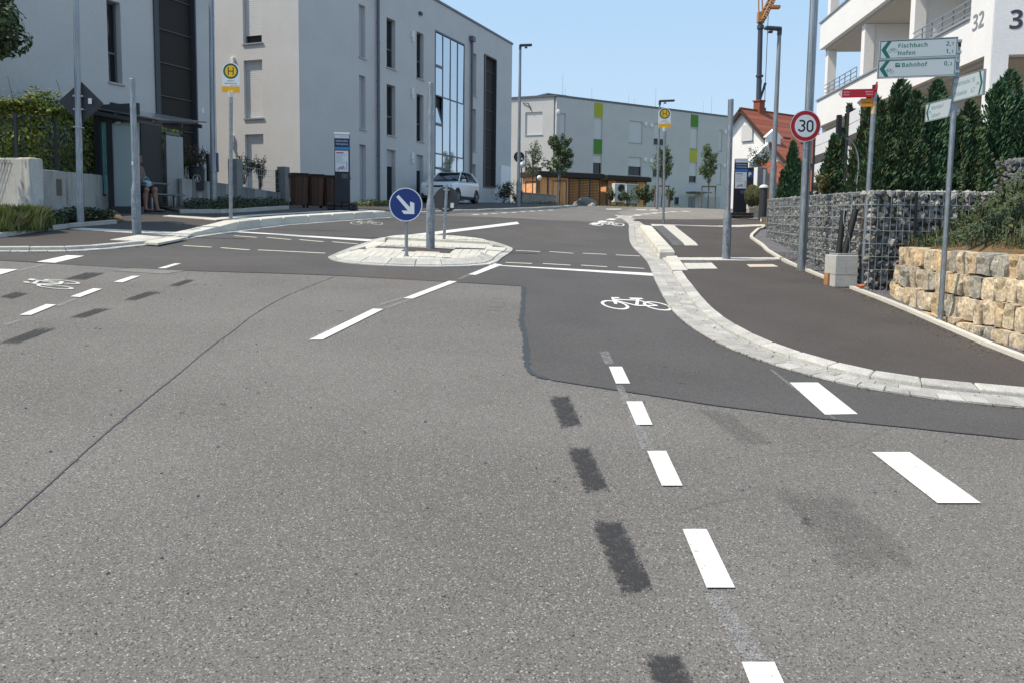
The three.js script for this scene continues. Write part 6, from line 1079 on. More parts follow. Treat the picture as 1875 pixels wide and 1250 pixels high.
{ // tower crane behind the tiled house
  const p = at(1389, 260, 120), o = thing('tower_crane', 'tall crane with dark mast and orange lattice jib', 'crane', p.toArray()), k = 120 / F, top = at(1393, 42, 120).sub(p);
  const dm = std({ color: rgb(0.05, 0.06, 0.085), roughness: 0.6 }), om = std({ color: rgb(0.42, 0.2, 0.06), roughness: 0.6 });
  part('mast', [bar(V(0, -8, 0), top, 0.42, 0.36, 12), cyl(0.55, 0.55, 0.25, top.x * 0.55, top.y * 0.55, 0), cyl(0.5, 0.5, 0.5, top.x * 0.95, top.y * 0.95, 0)], dm, o);
  const j0 = top.clone(), j1 = at(1436, -45, 120).sub(p), ch = [], s = 0.55; const N = 10;
  for (const [a, b] of [[-s, 0], [s, 0], [0, s]]) ch.push(bar(j0.clone().add(V(a * 0.8, 0.2 + b * 0.3, b)), j1.clone().add(V(a, b * 0.4, b)), 0.13, 0.13, 6));
  for (let i = 0; i < N; i++) { const a = j0.clone().lerp(j1, i / N), b = j0.clone().lerp(j1, (i + 1) / N), m = a.clone().lerp(b, 0.5); for (const sx of [-s, s]) { ch.push(bar(a.clone().add(V(sx, 0, 0)), m.clone().add(V(-sx, 0.1, 0)), 0.08, 0.08, 5), bar(m.clone().add(V(-sx, 0.1, 0)), b.clone().add(V(sx, 0, 0)), 0.08, 0.08, 5), bar(a.clone().add(V(sx, 0, 0)), a.clone().add(V(0, 0.2, s)), 0.07, 0.07, 5)); } }
  part('jib', ch, om, o).userData.kind = 'stuff'; part('jib_root', rbox(0.8, 1.6, 0.8, 0.1, top.x - 0.1, top.y + 0.8, 0), om, o); part('jib_winch', rbox(1.3, 0.5, 0.8, 0.1, top.x + 2.0, top.y + 2.2, 0.3), om, o);
  const c0 = at(1392, 30, 120).sub(p); part('stay_rod', bar(at(1390, 40, 120).sub(p), at(1389, -40, 120).sub(p), 0.1, 0.1, 6), om, o); part('stay_rod', bar(at(1397, 40, 120).sub(p), at(1395, -40, 120).sub(p), 0.1, 0.1, 6), om, o);
  part('hoist_rope', bar(at(1409, -20, 120).sub(p), at(1400, 200, 120).sub(p), 0.05, 0.05, 5), dm, o); part('hook_block', rbox(0.4, 1.2, 0.4, 0.08, ...at(1400, 205, 120).sub(p).toArray()), dm, o);
  part('strut', [bar(at(1390, 190, 120).sub(p), at(1402, 152, 120).sub(p), 0.14, 0.2, 6), rbox(0.5, 0.6, 0.4, 0.05, ...at(1392, 150, 120).sub(p).toArray())], dm, o);
}
// ================================================================ WALLS, STONES AND PLANTS
// many small leaf faces; place(r) gives centre, outward direction, length
function leaves(n, seed, place, tones, o = {}) {
  const r = rng(seed), pos = new Float32Array(n * 12), col = new Float32Array(n * 12), idx = new Uint32Array(n * 6), { wide = 0.55, up = 0, rough = 0.9 } = o;
  const A = V(), B = V(), N = V(), P = V();
  for (let i = 0; i < n; i++) {
    const q = place(r); P.copy(q.p); N.copy(q.n).normalize();
    N.x += (r() - 0.5) * rough; N.y += (r() - 0.5) * rough; N.z += (r() - 0.5) * rough; N.normalize();
    A.set(r() - 0.5, r() - 0.5 + up, r() - 0.5); if (q.along) A.lerp(q.along, 0.75); A.addScaledVector(N, -A.dot(N)).normalize(); B.crossVectors(N, A);
    const s = q.s, w = s * wide * 0.5, c = tones[(r() * tones.length) | 0], k = 0.75 + 0.5 * r();
    const pts = [[-0.5, 0, 0], [0.02, w, 0.1 * s], [0.5, 0, 0], [0.02, -w, 0.1 * s]];
    pts.forEach(([a, b, h], j) => { const o3 = i * 12 + j * 3; pos[o3] = P.x + A.x * a * s + B.x * b + N.x * h; pos[o3 + 1] = P.y + A.y * a * s + B.y * b + N.y * h; pos[o3 + 2] = P.z + A.z * a * s + B.z * b + N.z * h; col[o3] = c[0] * k; col[o3 + 1] = c[1] * k; col[o3 + 2] = c[2] * k; });
    idx.set([i * 4, i * 4 + 1, i * 4 + 2, i * 4, i * 4 + 2, i * 4 + 3], i * 6);
  }
  const gm = new THREE.BufferGeometry(); gm.setAttribute('position', new THREE.BufferAttribute(pos, 3)); gm.setAttribute('color', new THREE.BufferAttribute(col, 3)); gm.setIndex(new THREE.BufferAttribute(idx, 1)); gm.computeVertexNormals();
  gm.setAttribute('uv', new THREE.BufferAttribute(new Float32Array(n * 8), 2)); return gm;
}
const leafMat = new THREE.MeshPhysicalMaterial({ vertexColors: true, roughness: 0.75, transmission: 0.25, thickness: 0, side: THREE.DoubleSide });
const needleMat = new THREE.MeshStandardMaterial({ vertexColors: true, roughness: 0.85, side: THREE.DoubleSide });
const G = { hedge: [[0.2, 0.26, 0.03], [0.15, 0.22, 0.026], [0.28, 0.3, 0.035], [0.1, 0.15, 0.02]], tree: [[0.05, 0.09, 0.025], [0.035, 0.07, 0.02], [0.07, 0.11, 0.03]], sapling: [[0.09, 0.15, 0.045], [0.13, 0.18, 0.06], [0.065, 0.115, 0.035]], paleS: [[0.13, 0.17, 0.07], [0.17, 0.2, 0.09], [0.09, 0.13, 0.05]], conifer: [[0.05, 0.125, 0.052], [0.035, 0.088, 0.042], [0.08, 0.15, 0.06], [0.038, 0.095, 0.042]], olive: [[0.06, 0.1, 0.035], [0.08, 0.115, 0.04], [0.045, 0.08, 0.03], [0.1, 0.09, 0.04]], brown: [[0.2, 0.1, 0.05], [0.13, 0.08, 0.04]], weed: [[0.042, 0.08, 0.02], [0.06, 0.105, 0.026], [0.032, 0.065, 0.018], [0.095, 0.11, 0.035]], shrub: [[0.04, 0.06, 0.022], [0.06, 0.07, 0.025], [0.09, 0.07, 0.03]], red: [[0.09, 0.05, 0.03], [0.05, 0.055, 0.025], [0.13, 0.07, 0.04]], grass: [[0.2, 0.24, 0.05], [0.28, 0.28, 0.08], [0.13, 0.18, 0.04]], cover: [[0.045, 0.075, 0.022], [0.06, 0.09, 0.03], [0.035, 0.06, 0.02]] };
const sphereDir = (r) => { const z = r() * 2 - 1, t = r() * Math.PI * 2, s = Math.sqrt(1 - z * z); return V(s * Math.cos(t), z, s * Math.sin(t)); };

// ---- left corner: concrete wall, wire fence, hedge, tree
raised = true;
{
  const c0 = [-10.2, 16.95], y0 = W(...c0, 0).y - 0.4, yT = at(57, 288, 16.95).y, o = thing('concrete_wall', 'weathered concrete wall with a raised end block at the left', 'wall', [c0[0], y0, -c0[1]], 0);
  const stain = std({ map: texture(512, each((u, v) => { const f = fbm(u, v, 4, 5, 203) - 0.5, d = fbm(u * 1, v * 0.125, 24, 3, 207), p = fbm(u, v, 100, 2, 209) - 0.5, t = Math.max(0, d - 0.52) * (0.4 + fbm(u, v, 3, 2, 211)) * 120, k = 176 + f * 40 + p * 20 - t; return [k, k, k - 4]; }), 2.2), roughness: 0.95 });
  part('end_block', rbox(12, yT - y0, 0.34, 0.05, -6 + 0.02, (yT - y0) / 2, -0.17).rotateY(-0.3), std({ map: stain.map, color: rgb(1.25, 1.25, 1.22), roughness: 0.95 }), o);
  const e = [-9.85, 19.15], L = Math.hypot(e[0] - c0[0], e[1] - c0[1]), mz = new THREE.Matrix4().makeRotationY(Math.atan2(e[1] - c0[1], e[0] - c0[0]));
  const yS = at(100, 312, 17.6).y;
  part('side_wall', tf(rbox(L + 1.4, yS - y0, 0.24, 0.02, (L + 1.4) / 2 + 0.1, (yS - y0) / 2, -0.12), mz), stain, o);
  part('niche_plate', tf(box(0.16, 0.36, 0.012, 0.85, yS - y0 - 0.36, 0.006), mz), std({ color: rgb(0.16, 0.13, 0.1) }), o);
  const f = thing('wire_fence', 'dark double wire fence along the hedge on the left wall', 'fence', [c0[0], yS, -c0[1]], 0), ft = at(43, 207, 17.0).y - yS, wires = [];
  for (const x of [-0.35, -2.6, -4.9]) { part('fence_post', bb(x - 0.03, x + 0.03, -0.1, ft, -0.18, -0.13), M.dark, f); }
  for (const x of [0.95, 2.3]) part('fence_post', tf(bb(x - 0.025, x + 0.025, 0, ft, -0.14, -0.1), mz), M.dark, f);
  for (let y = 0.1; y < ft; y += 0.2) { wires.push(bb(-6, -0.1, y, y + 0.008, -0.14, -0.132)); wires.push(tf(bb(0.0, 3.5, y, y + 0.008, -0.11, -0.102), mz)); }
  for (let x = -6; x < 0; x += 0.2) wires.push(bb(x, x + 0.005, 0, ft, -0.13, -0.125)); for (let x = 0; x < 3.5; x += 0.2) wires.push(tf(bb(x, x + 0.005, 0, ft, -0.1, -0.095), mz));
  part('wire_mesh', wires, M.dark, f).userData.kind = 'stuff';
  part('notice', tf(box(0.1, 0.14, 0.004, 1.65, ft * 0.44, -0.088), mz), M.white, f);
  const h = thing('hedge', 'tall bright green leafy hedge behind the wire fence', 'hedge', [-11.5, y0 + 0.4, -18.6]), top = at(60, 185, 18).y - y0 - 0.4;
  const vol = (r) => { // outer shell of an L-shaped hedge, looser at the top
    const front = r() < 0.56, y = Math.pow(r(), 0.8) * top, bulge = 0.25 * Math.sin(y * 2.1) + 0.16 * vn(y * 2, front ? 3 : 9, 64, 5);
    const t = r(); let p, n; const roofP = r();
    if (front) { const x = -6 + t * 7.0; const k = vn(x * 1.4 + 40, y * 1.6, 64, 77) * 0.4; if (roofP < 0.3) { p = V(x, top - 0.1 + (vn(x * 2 + 60, 4, 64, 3) - 0.5) * 0.7 * r() + 0.1, 0.9 - r() * 1.1); n = V(0, 1, 0.2); } else { p = V(x, y, 0.95 + k * 0.8 - 0.35 - r() * 0.3); n = V(0, 0.35, 1); } }
    else { const z = 0.9 - t * 6, k = vn(z * 1.4 + 70, y * 1.6, 64, 78) * 0.4; if (roofP < 0.3) { p = V(0.3 + r() * 1.0 + (0.9 - z) * 0.12, top - 0.15 - (0.9 - z) * 0.1 + (vn(z * 2 + 60, 9, 64, 3) - 0.5) * 0.6 * r(), z); n = V(0.2, 1, 0); } else { p = V(1.0 + k * 0.8 - r() * 0.3 + (0.9 - z) * 0.12, y, z); n = V(1, 0.35, 0); } }
    return { p, n, s: 0.07 + r() * 0.06 };
  };
  part('foliage', leaves(42000, 301, vol, G.hedge, { wide: 0.62, rough: 1.3 }), leafMat, h);
  const tw = []; const r = rng(303); for (let i = 0; i < 26; i++) { const x = -5 + r() * 6.6, z = 0.7 - r() * (x > 0 ? 3 : 0.8); tw.push(tube([V(x, top - 0.3, z), V(x + (r() - 0.5) * 0.15, top + 0.15, z), V(x + (r() - 0.5) * 0.4, top + 0.2 + r() * 0.45, z + (r() - 0.5) * 0.3)], 0.006, 6, 4)); }
  part('shoot', tw, M.bark, h); for (let k = 0; k < 7; k++) part('stem', bar(V(-5 + k * 1.0, -0.6, 0.2), V(-5 + k * 1.0 + 0.2, top * 0.8, 0.3), 0.04, 0.015), M.bark, h);
  part('shoot_leaves', leaves(900, 305, (r) => { const x = -5 + r() * 6.6; return { p: V(x, top + 0.0 + r() * 0.35 * vn(x * 3 + 90, 1, 64, 6), 0.7 - r() * 0.8), n: V(0, 1, 0.3), s: 0.07 }; }, G.hedge), leafMat, h);
  // tree whose crown hangs in at the top left
  const t = thing('tree', 'dark leafy tree hanging in at the top left corner', 'tree', W(-11.05, 15.9, 0).toArray()), br = [], rr = rng(311), tips = [];
  part('trunk', [tube([V(0, -0.2, 0), V(0.05, 1.6, 0), V(-0.05, 3.4, 0.05), V(0, 6, 0)], 0.15, 16, 10)], M.bark, t);
  for (let i = 0; i < 60; i++) { const dv = sphereDir(rr), q = 0.55 + 0.45 * rr(), e = V(dv.x * 1.75 * q, 4.35 + dv.y * 1.55 * q, dv.z * 0.85 * q); br.push(bar(V(0, Math.max(2.4, e.y - 0.9 - rr()), 0), e, 0.03, 0.008, 5)); for (let k = 0; k < 6; k++) tips.push(V(0, e.y - 0.4, 0).lerp(e, 0.5 + 0.55 * rr())); }
  part('branch', br, M.bark, t);
  part('crown', leaves(48000, 313, (r) => { const q = tips[(r() * tips.length) | 0], dv = sphereDir(r); return { p: q.clone().addScaledVector(dv, 0.34 * Math.cbrt(r())), n: V(dv.x, dv.y + 0.6, dv.z), s: 0.085 + r() * 0.055 }; }, G.tree, { wide: 0.6 }), leafMat, t);
}
// grass and low plants
function tuft(name, label, cat, p, R0, hgt, n, seed, tones, wide = 0.07) {
  const o = thing(name, label, cat, p), m = part('blades', leaves(n, seed, (r) => { const a = r() * 6.28, q = Math.sqrt(r()) * R0, L = hgt * (0.5 + 0.6 * r()), ln = V(Math.cos(a) * (0.15 + q), 1, Math.sin(a) * (0.15 + q)).normalize(); return { p: V(Math.cos(a) * q, 0, Math.sin(a) * q).addScaledVector(ln, L * 0.45), n: V(-Math.sin(a * 3 + r()), 0.2, Math.cos(a * 3 + r())), s: L, along: ln }; }, tones, { wide, rough: 0.5 }), leafMat, o); return o;
}
const bedY = (px, py) => base(px, py, 0.095);
tuft('grass_tuft', 'big clump of long grass before the concrete end block', 'grass', bedY(30, 420), 0.42, 0.5, 2600, 321, G.grass);
tuft('grass_tuft', 'second clump of long grass cut by the left edge', 'grass', bedY(-12, 424), 0.45, 0.45, 2200, 322, G.grass);
tuft('grass_tuft', 'low yellowish clump beside the corner of the concrete wall', 'grass', bedY(72, 416), 0.22, 0.2, 900, 323, G.grass, 0.2);
tuft('grass_tuft', 'low clump further along the concrete wall', 'grass', bedY(98, 413), 0.2, 0.18, 800, 324, G.cover, 0.25);
{
  const cover = (name, label, pts, n, h, seed, tones, offY) => { const xs = pts.map((p) => p[0]), ds = pts.map((p) => p[1]), x0 = Math.min(...xs), x1 = Math.max(...xs), d0 = Math.min(...ds), d1 = Math.max(...ds); const inside = (x, d) => { let c = false; for (let i = 0, j = pts.length - 1; i < pts.length; j = i++) if ((pts[i][1] > d) !== (pts[j][1] > d) && x < (pts[j][0] - pts[i][0]) * (d - pts[i][1]) / (pts[j][1] - pts[i][1]) + pts[i][0]) c = !c; return c; };
    const gm = leaves(n, seed, (r) => { let x, d, k = 0; do { x = x0 + r() * (x1 - x0); d = d0 + r() * (d1 - d0); } while (!inside(x, d) && k++ < 60); const hh = h * (0.25 + 0.75 * vn(x * 2.2 + 200, d * 2.2, 512, seed)) * r(); return { p: W(x, d, offY + hh), n: V((r() - 0.5) * 0.6, 1, (r() - 0.5) * 0.6), s: 0.045 + r() * 0.05 }; }, tones, { wide: 0.6, rough: 1.2 });
    const m = new THREE.Mesh(gm, leafMat); m.name = numbered(name); m.userData = { kind: 'stuff', label, category: 'ground cover' }; m.castShadow = m.receiveShadow = true; scene.add(m); };
  cover('ground_cover', 'dark green low plants along the foot of the concrete side wall', gs([[105, 410], [200, 404], [212, 398], [150, 398], [80, 405]], 0.1), 1800, 0.3, 331, G.cover, 0.1);
  cover('ground_cover', 'dark green ground cover before the panelled garden wall', [...gs([[345, 385.5], [420, 385.5], [530, 378]], 0.12), [-7.7, 26.4], [-8.9, 21.6]], 5200, 0.3, 332, G.cover, 0.1);
  raised = false;
  cover('ground_cover', 'grass and weeds along the foot of the long block', [[-6.1, 28.2], [-5.2, 28.3], [-3.7, 32], [-4.6, 33.2]], 2600, 0.25, 333, G.grass, 0.06);
  cover('ground_cover', 'thin grass on the far verge', [[2.5, 57], [9, 53], [13, 55], [13, 57], [3, 62]], 3500, 0.1, 334, G.grass, 0.08);
  cover('ground_cover', 'green strip of weeds at the end of the long block', [[-0.4, 42], [2.0, 42], [3.0, 45], [0, 46]], 900, 0.2, 335, G.cover, 0.06);
}
// shrubs
function shrub(label, p, rx, h, n, seed, tones, s = 0.06, twigs = 16) {
  const o = thing('shrub', label, 'shrub', p), r = rng(seed), tips = [], tw = [];
  for (let i = 0; i < twigs; i++) { const a = r() * 6.28, q = rx * (0.3 + 0.7 * r()), e = V(Math.cos(a) * q, h * (0.55 + 0.45 * r()), Math.sin(a) * q * 0.8); tw.push(tube([V((r() - 0.5) * 0.1, 0, (r() - 0.5) * 0.1), V(e.x * 0.4, e.y * 0.55, e.z * 0.4), e], 0.007, 6, 4)); for (let k = 0; k < 8; k++) tips.push(V(e.x * 0.4, e.y * 0.5, e.z * 0.4).lerp(e, r() * 1.05)); }
  part('stem', tw, M.bark, o); part('foliage', leaves(n, seed + 1, (q) => { const t = tips[(q() * tips.length) | 0], dv = sphereDir(q); return { p: t.clone().addScaledVector(dv, rx * 0.24 * Math.cbrt(q())), n: V(dv.x, dv.y + 0.4, dv.z), s: s * (0.7 + 0.6 * q()) }; }, tones, { wide: 0.6 }), leafMat, o); return o;
}
const on = (px, py, d) => at(px, py, d).toArray();
shrub('reddish shrub behind the litter bin', on(357, 345, 23.5), 0.5, 1.3, 1500, 341, G.red);
shrub('sparse dark shrub behind the garden wall under the stop sign', on(447, 338, 25.2), 0.5, 0.95, 750, 342, G.shrub);
shrub('second sparse shrub behind the garden wall near the mesh', on(478, 342, 26), 0.42, 0.95, 550, 343, G.shrub);
raised = false;
shrub('loose shrub at the far end of the long block', on(921, 378, 43), 0.75, 1.35, 900, 344, G.shrub, 0.09);
shrub('low dark shrub beside the far lamp', on(946, 377, 42), 0.4, 0.8, 350, 345, G.shrub, 0.09);
shrub('leafy shrub hiding the utility cabinet', on(1180, 378, 55), 0.95, 1.35, 2200, 346, [...G.olive, [0.13, 0.13, 0.04]], 0.12);
shrub('thin leafy shrub before the heat pump', on(1150, 379, 54), 0.55, 1.2, 600, 347, G.paleS, 0.12);
shrub('leafy shrub at the corner of the long shed', on(1117, 377, 55), 0.35, 1.3, 600, 348, G.olive, 0.12);
shrub('slim young shrub right of the slim lamp', on(1226, 379, 52), 0.35, 1.25, 600, 349, G.sapling, 0.11);
for (const [l, px, py, d, rx, h, sd] of [['round clipped bush behind the right totem', 1377, 379, 30.6, 0.3, 0.85, 351], ['round clipped bush next to the bollard lamp', 1392, 377, 30.2, 0.24, 0.8, 352]]) { const o = thing('clipped_bush', l, 'bush', on(px, py, d)); part('foliage', leaves(4200, sd, (r) => { const dv = sphereDir(r), k = 0.86 + 0.14 * r(); return { p: V(dv.x * rx * k, h / 2 + dv.y * h / 2 * k, dv.z * rx * k), n: dv, s: 0.05 }; }, [[0.09, 0.1, 0.02], [0.12, 0.12, 0.03], [0.06, 0.075, 0.018]]), leafMat, o); part('stem', cyl(0.03, 0.02, h * 0.7), M.bark, o); }
// staked young trees
function sapling(label, px, py, d, h, rx, y0, n, seed, tones, leafS = 0.13, spread = 1) {
  const p = at(px, py, d), o = thing('young_tree', label, 'tree', p.toArray(), 0, 'staked young trees'), r = rng(seed), tips = [], br = [];
  part('trunk', tube([V(0, -0.1, 0), V(0.03, h * 0.4, 0), V(-0.02, h * 0.72, 0)], 0.04, 12, 7), M.stake, o);
  for (let i = 0; i < 34; i++) { const t = r(), y = y0 + (h - y0) * 0.62 * t, a = r() * 6.28, L = rx * (1.05 - 0.5 * t) * (0.6 + 0.5 * r()), e = V(Math.cos(a) * L, y + (h - y0) * (0.24 + 0.2 * r()) * (1.15 - 0.15 * spread), Math.sin(a) * L); br.push(bar(V(0, y, 0), e, 0.016, 0.006, 4)); for (let k = 0; k < 9; k++) tips.push(V(0, y, 0).lerp(e, 0.25 + 0.78 * r())); }
  part('branch', br, M.bark, o);
  part('crown', leaves(n, seed + 1, (q) => { const t = tips[(q() * tips.length) | 0], dv = sphereDir(q); return { p: t.clone().addScaledVector(dv, 0.15 * Math.cbrt(q())), n: V(dv.x, dv.y + 0.5, dv.z), s: leafS * (0.7 + 0.6 * q()) }; }, tones, { wide: 0.5 }), leafMat, o);
  for (const x of [-0.42, 0.42]) part('stake', cyl(0.04, 0.04, y0 * 0.95, x, -0.1, 0.1, 8), M.stake, o); part('cross_bar', [bb(-0.46, 0.46, y0 * 0.86, y0 * 0.92, 0.12, 0.16)], M.stake, o); return o;
}
sapling('pale staked young tree before the sunlit far gable', 974, 378, 52, 4.35, 0.75, 1.75, 1000, 361, G.paleS, 0.12);
sapling('bushy dark staked young tree before the long shed', 1024, 378, 50, 4.6, 1.1, 1.75, 4200, 363, G.sapling, 0.15, 1.6);
sapling('staked young tree behind the slim street lamp', 1211, 381, 50, 3.9, 0.75, 1.5, 2300, 365, G.sapling, 0.12);
sapling('staked young tree before the far basement door', 1296, 383, 50, 4.0, 0.68, 1.55, 2500, 367, G.sapling, 0.12);
shrub('small leafy bush behind the parking board', on(1388, 316, 36), 0.6, 1.1, 500, 369, G.olive, 0.1);

// ---- gabions, terrace, rock wall
raised = true;
const P0 = [5.52, 12.35], P1 = [5.86, 15.7], P2 = [6.6, 20.8], topA = (d) => 2.3 + (d - 12.35) * 0.02;
{
  const ter = structure('terrace', 'raised garden ground behind the gabion wall');
  const poly = [[P0[0] + 0.5, 12.75], [P1[0] + 0.5, 15.7], [P2[0] + 0.4, 20.8], [9, 29], [40, 34], [40, 9.5], [8.6, 9.5], [7.3, 11.3], [7.2, 12.75]];
  const s = new THREE.Shape(poly.map((p) => new THREE.Vector2(...p))); part('garden_soil', metric(new THREE.ExtrudeGeometry(s, { depth: 2.6, bevelEnabled: false }).rotateX(-Math.PI / 2)).translate(0, -0.45, 0), M.soil, ter);
}
const chip = (r, s) => { const gm = new THREE.IcosahedronGeometry(s, 0); const a = r() * 6, b = 0.5 + r() * 0.75, c = 0.5 + r() * 0.75; gm.scale(1.3, b, c).rotateX(r() * 6).rotateY(r() * 6).rotateZ(a); return metric(gm); };
{
  const o = thing('gabion_wall', 'long wire gabion wall of broken grey stone beside the right pavement', 'gabion wall', [P0[0], 0.4, -P0[1]]), r = rng(401), X = P0[0], Z = -P0[1];
  const tones = [[0.78, 0.81, 0.83], [0.54, 0.58, 0.62], [1.25, 1.24, 1.18], [0.42, 0.46, 0.5], [0.86, 0.83, 0.76]].map((c) => std({ map: T.granite, color: rgb(...c), roughness: 1 })), groups = tones.map(() => []), caps = tones.map(() => []);
  const segs = [[P0, P1], [P1, P2]], wires = [];
  for (const [a, b] of segs) {
    const L = Math.hypot(b[0] - a[0], b[1] - a[1]), ux = (b[0] - a[0]) / L, ud = (b[1] - a[1]) / L, n = Math.round(L * 1.35 / 0.0024);
    for (let i = 0; i < n; i++) { const s = r() * L, x = a[0] + ux * s, d = a[1] + ud * s, y0 = W(x, d, 0.05).y - 0.05, y1 = topA(d), y = y0 + r() * (y1 - y0), dep = 0.035 + r() * 0.035; groups[(r() * 5) | 0].push(chip(r, 0.023 + r() * 0.024).translate(x + ud * dep - X, y - 0.4, -(d - ux * dep) - Z)); }
    for (let i = 0; i < L * 45; i++) { const s = r() * L, x = a[0] + ux * s, d = a[1] + ud * s, dep = 0.05 + r() * 0.4; caps[(r() * 5) | 0].push(chip(r, 0.045 + r() * 0.02).translate(x + ud * dep - X, topA(d) - 0.03 - 0.4, -(d - ux * dep) - Z)); }
    const pt = (s, y, off = 0) => V(a[0] + ux * s - ud * off - X, y - 0.4, -(a[1] + ud * s + ux * off) - Z);
    for (let k = 0; k < 8; k++) { const yA = topA(a[1]) - k * 0.2, yB = topA(b[1]) - k * 0.2; if (k > 6 && a === P1) continue; part('wire', bar(pt(0, yA, 0.012), pt(L, yB, 0.012), 0.0075, 0.0075, 5), M.cage, o); }
    const vl = []; for (let s = 0; s < L; s += 0.1) { const d = a[1] + ud * s; vl.push(bar(pt(s, W(a[0] + ux * s, d, 0.02).y, 0.006), pt(s, topA(d), 0.006), 0.0025, 0.0025, 4)); } part('thin_wires', vl, M.cage, o).userData.kind = 'stuff';
    for (let s = 0.9; s < L; s += 1.05) { const d = a[1] + ud * s; part('cage_strut', bar(pt(s, W(a[0] + ux * s, d, 0.0).y, 0.014), pt(s, topA(d), 0.014), 0.008, 0.008, 5), M.cage, o); }
    const sk = a === P0 ? 0.16 : 0, q = [[a[0] + ux * sk + ud * 0.07, a[1] + ud * sk - ux * 0.07], [b[0] + ud * 0.07, b[1] - ux * 0.07], [b[0] + ud * 0.5, b[1] - ux * 0.5], [a[0] + ux * sk + ud * 0.5, a[1] + ud * sk - ux * 0.5]], sh = new THREE.Shape(q.map((p) => new THREE.Vector2(p[0] - X, p[1] - P0[1])));
    part('core', metric(new THREE.ExtrudeGeometry(sh, { depth: 1.82, bevelEnabled: false }).rotateX(-Math.PI / 2)), M.soil, o);
  }
  groups.forEach((l, i) => { part('stone_fill', [...l, ...caps[i]], tones[i], o).userData.kind = 'stuff'; });
  const b = thing('gabion_wall', 'gabion wall face with vertical bars behind the weeds and the rubble wall', 'gabion wall', [P0[0], 1.2, -P0[1] + 0.0]), Lb = 3.2, yb = 1.3, yt = topA(12.35);
  let cnt = 0; const rest = [];
  for (let y = yb - 0.5; y < yt - 0.03; y += 0.088) for (let x = 0.03; x < Lb; x += 0.1) { const gm = chip(r, 0.045 + r() * 0.034).translate(x + (r() - 0.5) * 0.09, y - 1.2 + (r() - 0.5) * 0.08, -0.045 - r() * 0.035); if (x < 2.3 && cnt < 280) { part('stone', gm, pick(tones, r), b); cnt++; } else rest.push(gm); }
  const topr = []; for (let i = 0; i < 260; i++) topr.push(chip(r, 0.05 + r() * 0.02).translate(r() * Lb, yt - 1.2 - 0.03, -0.04 - r() * 0.42));
  part('stone_fill', [...rest, ...topr], tones[2], b).userData.kind = 'stuff';
  part('core', bb(0.06, Lb, -0.9, yt - 1.28, -0.48, -0.07), M.soil, b);
  for (let k = 0; k < 7; k++) part('wire', bar(V(0, yt - 1.2 - k * 0.2, 0.01), V(Lb, yt - 1.2 - k * 0.2, 0.01), 0.006, 0.006, 5), M.cage, b);
  for (let x = 0; x < Lb; x += 0.1) part('upright_bar', bar(V(x, yb - 1.8, 0.004), V(x, yt - 1.2, 0.004), 0.006, 0.006, 5), M.cage, b); part('cage_strut', [bb(0.66, 0.69, -0.6, yt - 1.2, 0.0, 0.03)], M.dark, b);
  const c = thing('gabion_wall', 'upper gabion block above the weeds at the right edge', 'gabion wall', [7.2, 1.5, -11.45]); const cy = at(1850, 291, 11.45).y - 1.5, cl = [];
  for (let i = 0; i < 900; i++) { const f = r(); cl.push(f < 0.55 ? chip(r, 0.036).translate(r() * 1.6, r() * cy, -0.03) : f < 0.8 ? chip(r, 0.036).translate(0.03, r() * cy, -r() * 0.6) : chip(r, 0.05).translate(r() * 1.6, cy - 0.03, -r() * 0.6)); }
  part('stone_fill', cl, tones[1], c).userData.kind = 'stuff'; part('core', bb(0.07, 1.6, -0.2, cy - 0.07, -0.6, -0.07), M.soil, c); for (let k = 0; k < 6; k++) part('wire', bar(V(0, cy - k * 0.2, 0.012), V(1.6, cy - k * 0.2, 0.012), 0.006, 0.006, 5), M.cage, c); for (let x = 0; x < 1.6; x += 0.1) part('upright_bar', bar(V(x, 0, 0.006), V(x, cy, 0.006), 0.004, 0.004, 5), M.cage, c);
}
